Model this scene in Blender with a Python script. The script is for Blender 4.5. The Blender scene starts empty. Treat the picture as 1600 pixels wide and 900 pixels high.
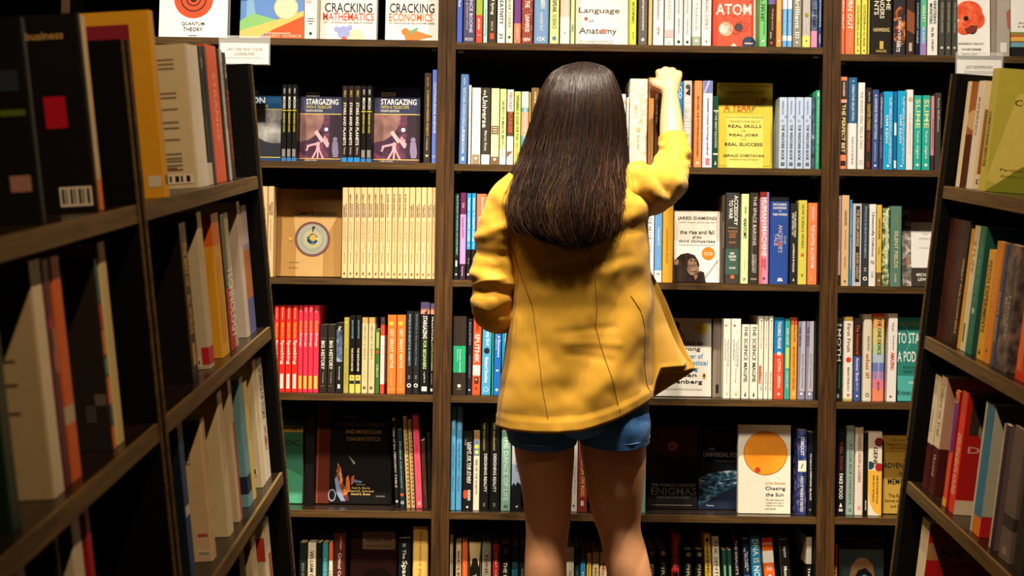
import bpy, math, random
from math import sin, cos, pi, radians, sqrt, exp
from mathutils import Vector, Matrix, noise

random.seed(7)
SC = bpy.context.scene
COL = SC.collection

# ------------------------------------------------------------------ camera
F_PX = 1900.0
PITCH, ROLL, DIST = radians(8.1), radians(0.8), 3.3
CAM = Vector((0, 0, 1.47))
AX = Vector((0, cos(PITCH), -sin(PITCH)))
UP = Vector((0, sin(PITCH), cos(PITCH)))
RT = Vector((1, 0, 0))
UP2 = UP * cos(ROLL) - RT * sin(ROLL)
RT2 = RT * cos(ROLL) + UP * sin(ROLL)
cd = bpy.data.cameras.new('camera')
cam = bpy.data.objects.new('camera', cd)
COL.objects.link(cam)
cam.matrix_world = Matrix(((RT2.x, UP2.x, -AX.x, CAM.x), (RT2.y, UP2.y, -AX.y, CAM.y), (RT2.z, UP2.z, -AX.z, CAM.z), (0, 0, 0, 1)))
cd.sensor_width = 36.0
cd.lens = F_PX / 1600 * 36.0
cd.clip_start = 0.05
cd.dof.use_dof = True
cd.dof.focus_distance = 3.1
cd.dof.aperture_fstop = 5.0
SC.camera = cam

# ------------------------------------------------------------------ light and exposure
SC.view_settings.view_transform = 'Standard'
SC.view_settings.look = 'None'
SC.view_settings.gamma = 1.0
SC.view_settings.use_curve_mapping = False
SC.view_settings.exposure = 0.0
w = bpy.data.worlds.new('world')
SC.world = w
w.use_nodes = True
w.node_tree.nodes['Background'].inputs[0].default_value = (1.0, 0.85, 0.65, 1)
w.node_tree.nodes['Background'].inputs[1].default_value = 0.006


def spot(loc, aim, power, size=70, blend=0.6, radius=0.03, color=(1.0, 0.88, 0.70)):
    l = bpy.data.lights.new('ceiling_spot', 'SPOT')
    l.energy, l.spot_size, l.spot_blend, l.shadow_soft_size, l.color = power, radians(size), blend, radius, color
    o = bpy.data.objects.new('ceiling_spot', l)
    COL.objects.link(o)
    o.location = loc
    o.rotation_euler = (Vector(aim) - Vector(loc)).to_track_quat('-Z', 'Y').to_euler()


for x in (-1.05, -0.35, 0.35, 1.05):                       # the row of track spots washing the wall bookcase
    spot((x, 2.62, 4.0), (x * 0.97, 3.17, 0.2), 575, 48, 1.0)
spot((-0.1, 1.9, 4.0), (0.12, 2.85, 0.45), 760, 34, 0.7, 0.15)   # one lower down the aisle, behind the person
spot((0.55, 0.45, 4.0), (-0.82, 2.0, 1.15), 330, 38, 0.8, color=(1.0, 0.68, 0.38))
spot((-0.35, 0.8, 4.0), (1.2, 2.05, 1.1), 460, 38, 0.8, color=(1.0, 0.68, 0.38))


# ------------------------------------------------------------------ projection of photo measurements into the place
def ray(px, py):
    return AX + RT2 * ((px - 800) / F_PX) + UP2 * ((450 - py) / F_PX)


def at_y(px, py, y):
    d = ray(px, py)
    return CAM + d * (y / d.y)


def at_plane(px, py, o, n):
    d = ray(px, py)
    return CAM + d * ((o - CAM).dot(n) / d.dot(n))


# ------------------------------------------------------------------ materials
def lin(h):
    def f(c):
        c /= 255
        return c / 12.92 if c <= 0.04045 else ((c + 0.055) / 1.055) ** 2.4
    return (f(int(h[0:2], 16)), f(int(h[2:4], 16)), f(int(h[4:6], 16)), 1)


MATS = {}


def new_mat(name):
    m = bpy.data.materials.new(name)
    m.use_nodes = True
    return m, m.node_tree.nodes, m.node_tree.links, m.node_tree.nodes['Principled BSDF']


def mat(h, rough=0.42, kind='print'):
    """printed card / paper of one colour with a faint mottling"""
    key = (h, rough, kind)
    if key in MATS:
        return MATS[key]
    if h in SPECIAL:
        m = SPECIAL[h]()
    else:
        m, N, L, b = new_mat(kind + '_' + h)
        tc = N.new('ShaderNodeTexCoord')
        nz = N.new('ShaderNodeTexNoise')
        nz.inputs['Scale'].default_value = 60
        nz.inputs['Detail'].default_value = 3
        mx = N.new('ShaderNodeMix')
        mx.data_type = 'RGBA'
        c = lin(h)
        mx.inputs[6].default_value = tuple(x * 0.93 for x in c[:3]) + (1,)
        mx.inputs[7].default_value = tuple(min(1, x * 1.05) for x in c[:3]) + (1,)
        L.new(tc.outputs['Object'], nz.inputs['Vector'])
        L.new(nz.outputs['Fac'], mx.inputs[0])
        L.new(mx.outputs[2], b.inputs['Base Color'])
        b.inputs['Roughness'].default_value = rough
        b.inputs['Specular IOR Level'].default_value = 0.35
    MATS[key] = m
    return m


def ramp_mat(name, stops, scale=20, detail=6, rough=0.45, stretch=(1, 1, 1), dist=0.0, tex='noise'):
    m, N, L, b = new_mat(name)
    tc = N.new('ShaderNodeTexCoord')
    mp = N.new('ShaderNodeMapping')
    mp.inputs['Scale'].default_value = stretch
    if tex == 'voronoi':
        t = N.new('ShaderNodeTexVoronoi')
        out = t.outputs['Distance']
    else:
        t = N.new('ShaderNodeTexNoise')
        t.inputs['Detail'].default_value = detail
        t.inputs['Distortion'].default_value = dist
        out = t.outputs['Fac']
    t.inputs['Scale'].default_value = scale
    cr = N.new('ShaderNodeValToRGB')
    el = cr.color_ramp.elements
    while len(el) < len(stops):
        el.new(0.5)
    for e, (p, h) in zip(el, stops):
        e.position, e.color = p, lin(h)
    L.new(tc.outputs['Object'], mp.inputs[0])
    L.new(mp.outputs[0], t.inputs['Vector'])
    L.new(out, cr.inputs[0])
    L.new(cr.outputs[0], b.inputs['Base Color'])
    b.inputs['Roughness'].default_value = rough
    b.inputs['Specular IOR Level'].default_value = 0.35
    return m


SPECIAL = {
    'MOON': lambda: ramp_mat('print_moon', [(0.3, '5c5a5a'), (0.5, '8f8c8a'), (0.7, 'b9b5b0')], 30),
    'PEACH': lambda: ramp_mat('print_moon_rose', [(0.3, '6a4a48'), (0.5, '8a6560'), (0.75, 'ab8278')], 28),
    'NEBULA': lambda: ramp_mat('print_nebula', [(0.3, '2a2030'), (0.5, '54324a'), (0.62, '8a4560'), (0.75, '6a6fb0')], 18, dist=1.0),
    'NIGHT': lambda: ramp_mat('print_night', [(0.35, '262840'), (0.6, '3c3b5a'), (0.75, '5a5470')], 14),
    'SUN': lambda: ramp_mat('print_sun', [(0.3, 'd07c1e'), (0.5, 'e29022'), (0.75, 'eba832')], 9),
    'EARTH': lambda: ramp_mat('print_earth', [(0.36, '0e1a2c'), (0.5, '24506e'), (0.6, '6a8a94'), (0.68, 'c9d0c8')], 55, detail=10, dist=0.6, stretch=(1, 1, 2.2)),
    'FIRE': lambda: ramp_mat('print_fire', [(0.34, '1c2434'), (0.5, '6a3420'), (0.6, 'd07a3a'), (0.74, 'f0d0a0')], 45, dist=.8),
    'SPACE': lambda: ramp_mat('print_space', [(0.35, '1a1c34'), (0.55, '3a4a8a'), (0.65, '8a6aa0'), (0.75, 'dfe4f0')], 60),
    'FUR': lambda: ramp_mat('print_fur', [(0.35, '17110e'), (0.7, '3d2a20')], 60, stretch=(1, 1, .4)),
    'FACE': lambda: ramp_mat('print_face', [(0.35, '5a4336'), (0.7, 'b48f74')], 60),
    'SPECK': lambda: ramp_mat('print_speck', [(0.45, '3a3634'), (0.58, '6a6058'), (0.7, 'b8aa9a')], 90),
    'REDPAT': lambda: ramp_mat('print_redpattern', [(0.4, '7a322c'), (0.52, '8c4038'), (0.56, 'd0795a'), (0.6, '7a322c')], 60, dist=3),
    'FLOWER': lambda: ramp_mat('print_flower', [(0.3, 'c23a1e'), (0.5, 'ea5a34'), (0.7, 'f48a62')], 40),
    'CLOUD': lambda: ramp_mat('print_cloud', [(0.35, '2a3038'), (0.55, '5a6a8a'), (0.7, 'c9d0dc')], 40),
    'CREAMPAT': lambda: ramp_mat('print_creampattern', [(0.45, 'efe9da'), (0.58, 'e2d8c0'), (0.66, 'cdbf9a')], 70),
    'LEAFPAT': lambda: ramp_mat('print_leaf', [(0.4, '3f5238'), (0.52, '8a9a6a'), (0.6, 'e2e2c0')], 80),
    'PORTRAIT': lambda: ramp_mat('print_portrait', [(0.35, '3a3430'), (0.5, '8a8078'), (0.65, 'cfc6ba')], 34, dist=2),
    'MAROONPAT': lambda: ramp_mat('print_maroon', [(0.35, '2a1410'), (0.6, '4a2018'), (0.75, '6a3a20')], 14, stretch=(2, 2, .6)),
    'GREYPAT': lambda: ramp_mat('print_greypattern', [(0.4, '3e3a3a'), (0.55, '6a5f5c'), (0.7, '98706a')], 40),
    'COMB': lambda: ramp_mat('print_comb', [(0.0, 'c0a070'), (0.48, 'd8bc8c'), (0.52, '6a5638'), (1, '5a4830')], 1.0),
}


def wood(name, a, b_, rough, scale, spec=0.25):
    m, N, L, b = new_mat(name)
    tc = N.new('ShaderNodeTexCoord')
    mp = N.new('ShaderNodeMapping')
    mp.inputs['Scale'].default_value = scale
    n1 = N.new('ShaderNodeTexNoise')
    n1.inputs['Scale'].default_value = 9
    n1.inputs['Detail'].default_value = 8
    n1.inputs['Distortion'].default_value = 0.6
    cr = N.new('ShaderNodeValToRGB')
    cr.color_ramp.elements[0].position, cr.color_ramp.elements[0].color = 0.3, lin(a)
    cr.color_ramp.elements[1].position, cr.color_ramp.elements[1].color = 0.72, lin(b_)
    bp = N.new('ShaderNodeBump')
    bp.inputs['Strength'].default_value = 0.15
    bp.inputs['Distance'].default_value = 0.002
    L.new(tc.outputs['Object'], mp.inputs[0])
    L.new(mp.outputs[0], n1.inputs['Vector'])
    L.new(n1.outputs['Fac'], cr.inputs[0])
    L.new(cr.outputs[0], b.inputs['Base Color'])
    L.new(n1.outputs['Fac'], bp.inputs['Height'])
    L.new(bp.outputs[0], b.inputs['Normal'])
    b.inputs['Roughness'].default_value = rough
    b.inputs['Specular IOR Level'].default_value = spec
    return m


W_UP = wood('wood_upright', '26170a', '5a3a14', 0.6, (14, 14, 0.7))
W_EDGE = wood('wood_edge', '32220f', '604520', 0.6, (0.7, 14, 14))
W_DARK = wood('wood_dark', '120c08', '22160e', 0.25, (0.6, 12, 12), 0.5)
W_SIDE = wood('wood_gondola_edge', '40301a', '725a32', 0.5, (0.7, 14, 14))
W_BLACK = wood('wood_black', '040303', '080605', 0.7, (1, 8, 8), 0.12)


# ------------------------------------------------------------------ mesh helpers
def link(name, me, parent=None, mw=None):
    o = bpy.data.objects.new(name, me)
    COL.objects.link(o)
    if parent is not None:
        o.parent = parent
    if mw is not None:
        o.matrix_world = mw
    return o


class MB:
    """collects faces with material slots, built as ONE mesh"""

    def __init__(s):
        s.v, s.f, s.mi, s.mats, s.smooth = [], [], [], [], False

    def slot(s, m):
        if m not in s.mats:
            s.mats.append(m)
        return s.mats.index(m)

    def poly(s, pts, m):
        b = len(s.v)
        s.v.extend(tuple(p) for p in pts)
        s.f.append(tuple(range(b, b + len(pts))))
        s.mi.append(s.slot(m))

    def mesh(s, vs, fs, m):
        b = len(s.v)
        s.v.extend(tuple(p) for p in vs)
        k = s.slot(m)
        for f in fs:
            s.f.append(tuple(b + i for i in f))
            s.mi.append(k)

    def box(s, x0, x1, y0, y1, z0, z1, m):
        vs = [(x, y, z) for x in (x0, x1) for y in (y0, y1) for z in (z0, z1)]
        s.mesh(vs, [(0, 1, 3, 2), (4, 6, 7, 5), (0, 4, 5, 1), (2, 3, 7, 6), (0, 2, 6, 4), (1, 5, 7, 3)], m)

    def build(s, name, parent=None, mw=None, smooth=False):
        me = bpy.data.meshes.new(name)
        me.from_pydata(s.v, [], s.f)
        for m in s.mats:
            me.materials.append(m)
        me.polygons.foreach_set('material_index', s.mi)
        if smooth:
            me.polygons.foreach_set('use_smooth', [True] * len(me.polygons))
        me.update()
        return link(name, me, parent, mw)


def empty(name, mw):
    o = bpy.data.objects.new(name, None)
    o.empty_display_size = 0.02
    COL.objects.link(o)
    o.matrix_world = mw
    return o


def tag(o, label, cat, group=None):
    o['label'], o['category'] = label, cat
    if group:
        o['group'] = group


# ------------------------------------------------------------------ lettering
GLY = {}


def glyphs(s):
    if s not in GLY:
        c = bpy.data.curves.new('t', 'FONT')
        c.body = s
        c.resolution_u = 2
        c.offset = 0.012
        c.fill_mode = 'FRONT'
        o = bpy.data.objects.new('t', c)
        me = bpy.data.meshes.new_from_object(o)
        vs = [v.co.copy() for v in me.vertices]
        fs = [tuple(p.vertices) for p in me.polygons]
        bpy.data.objects.remove(o)
        bpy.data.curves.remove(c)
        bpy.data.meshes.remove(me)
        if vs:
            x0, x1 = min(v.x for v in vs), max(v.x for v in vs)
            y0, y1 = min(v.y for v in vs), max(v.y for v in vs)
            vs = [((v.x - x0) / max(x1 - x0, 1e-5) - 0.5, (v.y - y0) / max(y1 - y0, 1e-5) - 0.5) for v in vs]
        GLY[s] = (vs, fs)
    return GLY[s]


class Face:
    """a printed surface: fractions 0..1 across (fx) and down (fy) on a rectangle in space"""

    def __init__(s, mb, o, ex, ez, n, w, h):
        s.mb, s.o, s.ex, s.ez, s.n, s.w, s.h, s.k = mb, Vector(o), Vector(ex), Vector(ez), Vector(n), w, h, 0

    def pt(s, fx, fy):
        return s.o + s.ex * (fx * s.w) + s.ez * ((1 - fy) * s.h) + s.n * (0.0003 + 0.00003 * s.k)

    def flat(s, pts, col):
        """a printed shape, cut off at the edges of the surface"""
        for ax, lim, sg in ((0, 0.0, 1), (0, 1.0, -1), (1, 0.0, 1), (1, 1.0, -1)):
            out = []
            for p, q in zip(pts, pts[1:] + pts[:1]):
                a, b = (p[ax] - lim) * sg, (q[ax] - lim) * sg
                if a >= 0:
                    out.append(p)
                if (a >= 0) != (b >= 0):
                    t = a / (a - b)
                    out.append((p[0] + (q[0] - p[0]) * t, p[1] + (q[1] - p[1]) * t))
            pts = out
            if len(pts) < 3:
                return
        s.mb.poly([s.pt(*p) for p in pts], mat(col))

    def draw(s, items):
        for it in items:
            s.k += 1
            k = it[0]
            if k == 't':            # text: str, colour, cx, cy, w, h (fractions of width / height)
                vs, fs = glyphs(it[1])
                c = s.pt(it[3], it[4])
                s.mb.mesh([c + s.ex * (a * it[5] * s.w) + s.ez * (b * it[6] * s.h) for a, b in vs], fs, mat(it[2]))
            elif k == 'v':          # text running down: str, colour, t0, t1, xc, hf
                vs, fs = glyphs(it[1])
                xc = it[5] if len(it) > 5 else 0.5
                hf = it[6] if len(it) > 6 else 0.52
                c = s.pt(xc, (it[3] + it[4]) / 2)
                L_, H_ = (it[4] - it[3]) * s.h, hf * s.w
                s.mb.mesh([c - s.ez * (a * L_) + s.ex * (b * H_) for a, b in vs], fs, mat(it[2]))
            elif k == 'd':          # disc: colour, cx, cy, r (of width), squash
                q = it[5] if len(it) > 5 else 1.0
                a = s.w / s.h
                s.flat([(it[2] + it[4] * cos(i * pi / 16), it[3] - it[4] * q * a * sin(i * pi / 16)) for i in range(32)], it[1])
            elif k == 'o':          # ring: colour, cx, cy, r0, r1, squash, turn
                q = it[6] if len(it) > 6 else 1.0
                a0 = it[7] if len(it) > 7 else 0.0
                n = 32

                def P(r, i):
                    x, y = r * cos(i * 2 * pi / n), r * q * sin(i * 2 * pi / n)
                    return (it[2] + x * cos(a0) - y * sin(a0), it[3] - (x * sin(a0) + y * cos(a0)) * s.w / s.h)
                for i in range(n):
                    s.flat([P(it[4], i), P(it[5], i), P(it[5], i + 1), P(it[4], i + 1)], it[1])
            elif k == 'r':          # rectangle: colour, x0, y0, x1, y1
                s.mb.poly([s.pt(it[2], it[5]), s.pt(it[4], it[5]), s.pt(it[4], it[3]), s.pt(it[2], it[3])], mat(it[1]))
            elif k == 'p':          # polygon: colour, points
                s.flat(it[2], it[1])


def print_on(root, items, o, ex, n, w, h):
    """prints ITEMS on a surface: those that lie close together become one part, far-apart ones parts of their own"""
    parts = []
    for k, it in enumerate(items):
        q = MB()
        fc = Face(q, o, ex, (0, 0, 1), n, w, h)
        fc.k = k
        fc.draw([it])
        if not q.f:
            continue
        lo = [min(v[i] for v in q.v) for i in range(3)]
        hi = [max(v[i] for v in q.v) for i in range(3)]
        text = it[0] in 'tv'
        parts.append([q, lo, hi, 0.012 if text else max(0.012, 0.4 * max(b - a for a, b in zip(lo, hi))), text])
    groups = []
    for p in parts:
        near = [g for g in groups if any(sqrt(sum(max(0.0, p[1][i] - m[2][i], m[1][i] - p[2][i]) ** 2 for i in range(3))) <= max(p[3], m[3]) for m in g)]
        merged = [p] + [m for g in near for m in g]
        groups = [g for g in groups if g not in near] + [merged]
    for g in groups:
        q = MB()
        for m in g:
            b = len(q.v)
            q.v += m[0].v
            q.f += [tuple(b + i for i in f) for f in m[0].f]
            q.mi += [q.slot(m[0].mats[i]) for i in m[0].mi]
        top = max(m[2][2] for m in g)
        q.build('lettering' if any(m[4] for m in g) else 'emblem' if top < .25 * h else 'cover_print', root)


# ------------------------------------------------------------------ the book
PAGES = '#'


def make_book(mw, T, H, D, col, label, group, bands=(), spine=(), cover=(), side=None, face=False, pages='e6dcc4', hard=False, name='book', cat='book'):
    """spine-out: x = thickness, y = into the shelf, z = up. face-out: the same book turned so that its front cover looks at -y."""
    root = empty(name, mw)
    tag(root, label, cat, group)
    c = min(0.0022 if hard else 0.0011, T * 0.2)
    r = min(T * 0.22, 0.006 if hard else 0.0025)
    h = T / 2
    ov = 0.003 if hard else 0.0006
    arc = [(-h + r - r * cos(a), r - r * sin(a)) for a in (0.0, pi / 6, pi / 3, pi / 2)]
    outl = [(-h, D)] + arc + [(-x, y) for x, y in reversed(arc)] + [(h, D)]
    inl = [(max(-h + c, min(h - c, x)), max(y, c)) for x, y in outl]
    turn = (lambda x, y, z: (y - D / 2, -x + h, z)) if face else (lambda x, y, z: (x, y, z))
    zs = sorted({0.0, H} | {H * (1 - t) for b in bands for t in b[:2]})
    zs = [z for i, z in enumerate(zs) if i == 0 or z - zs[i - 1] > 1e-5]
    cm = MB()
    n = len(outl)

    def colour(zm):
        t = 1 - zm / H
        for t0, t1, cc in bands:
            if t0 <= t <= t1:
                return cc
        return col
    for za, zb in zip(zs, zs[1:]):
        m = mat(colour((za + zb) / 2))
        for i in range(n - 1):
            a, b = outl[i], outl[i + 1]
            cm.poly([turn(*a, za), turn(*b, za), turn(*b, zb), turn(*a, zb)], m)
            a, b = inl[i], inl[i + 1]
            cm.poly([turn(*b, za), turn(*a, za), turn(*a, zb), turn(*b, zb)], m)
        for a, b in ((outl[0], inl[0]), (inl[-1], outl[-1])):
            cm.poly([turn(*a, za), turn(*a, zb), turn(*b, zb), turn(*b, za)], m)
    for z, cc in ((0.0, colour(1e-4)), (H, colour(H - 1e-4))):
        for i in range(n - 1):
            cm.poly([turn(*outl[i], z), turn(*inl[i], z), turn(*inl[i + 1], z), turn(*outl[i + 1], z)], mat(cc))
    cm.build('cover', root)
    pm = MB()
    x0, x1, y0, y1 = -h + c * 1.02, h - c * 1.02, c * 1.05, D - ov
    P = [turn(x, y, z) for x in (x0, x1) for y in (y0, y1) for z in (ov, H - ov)]
    pm.mesh(P, [(0, 1, 3, 2), (4, 6, 7, 5), (0, 4, 5, 1), (2, 3, 7, 6), (0, 2, 6, 4), (1, 5, 7, 3)], mat(pages, 0.8, 'paper'))
    pm.build('page_block', root)
    if spine and not face:
        print_on(root, spine, (-h + r * .3, 0, 0), (1, 0, 0), (0, -1, 0), T - r * .6, H)
    if cover and face:
        print_on(root, cover, (-D / 2, 0, 0), (1, 0, 0), (0, -1, 0), D, H)
    elif cover and side == 'a':     # board towards -x (left gondola)
        print_on(root, cover, (-h, D, 0), (0, -1, 0), (-1, 0, 0), D, H)
    elif cover and side:
        print_on(root, cover, (h, 0, 0), (0, 1, 0), (1, 0, 0), D, H)
    return root


ORD = ['', 'first', 'second', 'third', 'fourth', 'fifth', 'sixth', 'seventh', 'eighth', 'ninth', 'tenth', 'eleventh', 'twelfth',
       'thirteenth', 'fourteenth', 'fifteenth', 'sixteenth', 'seventeenth', 'eighteenth', 'nineteenth', 'twentieth']


def ordinal(i):
    if i <= 20:
        return ORD[i]
    if i == 30:
        return 'thirtieth'
    return ('twenty-' if i < 30 else 'thirty-') + ORD[i % 10]


# ------------------------------------------------------------------ the room
def structure(name, mb):
    o = mb.build(name)
    o['kind'] = 'structure'
    return o


M_FLOOR = wood('floor_boards', '2a1c12', '4a3220', 0.4, (10, 0.6, 10))
M_WALL = ramp_mat('dark_wall_paint', [(0.3, '17140f'), (0.7, '211c16')], 4, rough=0.8)
M_CEIL = ramp_mat('dark_ceiling_paint', [(0.3, '1c1a17'), (0.7, '26231f')], 4, rough=0.85)
for nm, b in (('floor', (-3, 3, -2.5, 4.2, -0.1, 0)), ('ceiling', (-3, 3, -2.5, 4.2, 4.2, 4.3))):
    q = MB()
    q.box(*b, M_FLOOR if nm == 'floor' else M_CEIL)
    structure(nm, q)
for nm, b in (('wall_back', (-3, 3, 3.95, 4.05, 0, 4.2)), ('wall_front', (-3, 3, -2.5, -2.4, 0, 4.2)), ('wall_left', (-3.0, -2.9, -2.4, 3.95, 0, 4.2)), ('wall_right', (2.9, 3.0, -2.4, 3.95, 0, 4.2))):
    q = MB()
    q.box(*b, M_WALL)
    structure(nm, q)

# ------------------------------------------------------------------ the wall bookcase (three bays, leaning back a little)
ORIG = CAM + AX * DIST
M_CASE = Matrix(((1, 0, 0, ORIG.x), (0, AX.y, UP.y, ORIG.y), (0, AX.z, UP.z, ORIG.z), (0, 0, 0, 1)))
S_PX = F_PX / DIST


def on_case(px, py, w=0.0):
    """photo point -> (x, height) on the bookcase, w metres behind its front"""
    d = DIST + w
    a, b = (px - 800) / F_PX * d, (450 - py) / F_PX * d
    return a * cos(ROLL) - b * sin(ROLL), a * sin(ROLL) + b * cos(ROLL)


EDGES = [(90, 450), (693, 450), (1294.5, 450), (1890, 450)]
BX = [on_case(*e)[0] for e in EDGES]
PANEL, DEPTH, TH = 0.0235, 0.27, 0.0185
V_BOT, V_TOP = -0.978, 1.09
SHELF_PY = {  # front top edge of each shelf at the middle of the bay
    'L': (61.5, 253, 434.5, 615.5, 798, 981), 'M': (70, 260, 441, 622, 804.5, 987), 'R': (85.5, 265, 448, 629, 810, 993)}
SHELF_PX = {'L': 550, 'M': 995, 'R': 1400}
SHELF_V = {b: [on_case(SHELF_PX[b], y)[1] for y in SHELF_PY[b]] for b in 'LMR'}
BAYNAME = {'L': 'left bay', 'M': 'middle bay', 'R': 'right bay'}
for i, b in enumerate('LMR'):
    x0, x1 = BX[i] + 0.0006, BX[i + 1] - 0.0006
    root = empty('bookcase', M_CASE @ Matrix.Translation(((x0 + x1) / 2, 0, V_BOT)))
    tag(root, {'L': 'dark wood wall bookcase with red and cream book sets, behind the sign CAN\'T FIND',
               'M': 'dark wood wall bookcase directly in front of the person in yellow',
               'R': 'dark wood wall bookcase under the JUST DROPPING BY sign'}[b], 'bookcase', 'bays of the wall bookcase')
    hw, HT = (x1 - x0) / 2, V_TOP - V_BOT
    for s in (-1, 1):
        q = MB()
        a, c = sorted((s * hw, s * (hw - PANEL)))
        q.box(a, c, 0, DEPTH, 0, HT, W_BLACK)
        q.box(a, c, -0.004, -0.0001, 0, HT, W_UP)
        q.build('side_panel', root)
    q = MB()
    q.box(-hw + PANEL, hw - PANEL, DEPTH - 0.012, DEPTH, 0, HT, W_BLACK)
    q.build('back_panel', root)
    for v in SHELF_V[b] + [SHELF_V[b][0] + 0.33]:
        q = MB()
        z = v - V_BOT
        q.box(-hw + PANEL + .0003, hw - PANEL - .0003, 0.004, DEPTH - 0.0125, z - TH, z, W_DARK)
        sh = q.build('shelf', root)
        q = MB()
        q.box(-hw + PANEL + .0003, hw - PANEL - .0003, -0.001, 0.004, z - TH, z, W_EDGE)
        q.build('edge_strip', sh)
        for s in (-1, 1):
            q = MB()
            x = s * (hw - PANEL - 0.012)
            q.box(x - 0.007, x + 0.007, 0.02, 0.035, z - TH - 0.004, z - TH - 0.0002, mat('8a8478', 0.3, 'metal'))
            q.build('shelf_support', sh)
    q = MB()
    q.box(-hw + PANEL, hw - PANEL, 0.02, 0.035, 0.0, 0.03, W_BLACK)
    q.build('plinth', root)

GROUPS = {}
ROWNAME = ['top', 'second', 'third', 'fourth', 'fifth', 'bottom']


def put_row(bay, row, setback, rows):
    """rows: (kind, x0, x1, ytop, colour, description, options)"""
    base = SHELF_V[bay][row] + 0.0007
    ybase_px = SHELF_PY[bay][row]
    rows = sorted(rows, key=lambda e: e[1])
    prev = None
    for k, e in enumerate(rows):
        kind, x0, x1, yt, col, desc = e[:6]
        o = e[6] if len(e) > 6 else {}
        w_ = o.get('w', setback + (0.042 if kind == 'f' else 0.0) + (random.random() * 0.004 if kind == 's' else 0))
        mid = (max(yt, -150) + ybase_px) / 2
        xa, xb = on_case(x0, mid, w_)[0], on_case(x1, mid, w_)[0]
        if kind == 'f':
            if prev is not None:
                xa = max(xa, prev + .0006)
            if k + 1 < len(rows) and rows[k + 1][0] == 's' and rows[k + 1][1] >= x1 - 1:
                xb = min(xb, on_case(rows[k + 1][1], mid, rows[k + 1][6].get('w', setback) if len(rows[k + 1]) > 6 else setback)[0] - .0006)
        bi = 'LMR'.index(bay)
        xa, xb = max(xa, BX[bi] + PANEL + .0016), min(xb, BX[bi + 1] - PANEL - .0016)
        if kind == 's' and not o.get('lean') and prev is not None and xa < prev < xb:
            xa = prev + 0.0003
        prev = xb if kind == 's' else None
        top = on_case((x0 + x1) / 2, yt, w_)[1]
        # the shelf seen at depth w_: the base stands on the same plane
        H = max(top - base, 0.05)
        label = '%s, %s from left, %s shelf, %s' % (desc, ordinal(k + 1), ROWNAME[row], BAYNAME[bay])
        grp = o.get('g') or 'books on the %s shelf of the %s' % (ROWNAME[row], BAYNAME[bay])
        lean = o.get('lean', 0.0)
        if kind == 's':
            T = max(xb - xa - 0.0009, 0.003)
            D = o.get('D', min(0.17, 0.105 + H * 0.22))
            mw = M_CASE @ Matrix.Translation(((xa + xb) / 2 - math.tan(radians(lean)) * H / 2, w_, base))
            if lean:
                sg = 1 if lean > 0 else -1
                # pivot on the lower corner that carries it
                pv = Matrix.Translation((sg * T / 2, 0, 0))
                mw = mw @ pv @ Matrix.Rotation(radians(lean), 4, 'Y') @ pv.inverted()
            make_book(mw, T, H, D, col, label, grp, o.get('b', ()), o.get('t', ()), hard=o.get('hard', False), pages=o.get('pg', 'e6dcc4'))
        else:
            D = xb - xa - 0.001
            T = o.get('T', 0.03)
            tilt = radians(o.get('tilt', 3.0))
            pv = Matrix.Translation((0, T, 0))
            mw = M_CASE @ Matrix.Translation(((xa + xb) / 2, w_, base)) @ pv @ Matrix.Rotation(-tilt, 4, 'X') @ pv.inverted()
            make_book(mw, T, H, D, col, label, grp, o.get('b', ()), (), o.get('c', ()), face=True, pages=o.get('pg', 'e6dcc4'), hard=o.get('hard', False))
# ------------------------------------------------------------------ books on the wall bookcase
V = lambda s, c, a, b, xc=0.5, hf=0.5: ('v', s, c, a, b, xc, hf)
T_ = lambda s, c, cx, cy, w, h: ('t', s, c, cx, cy, w, h)
MK = lambda c, y=0.95, r=0.22: ('d', c, 0.5, y, r)
BLK, WHT, CRM = '1c1a19', 'f2eee4', 'e8dfc8'

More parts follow.
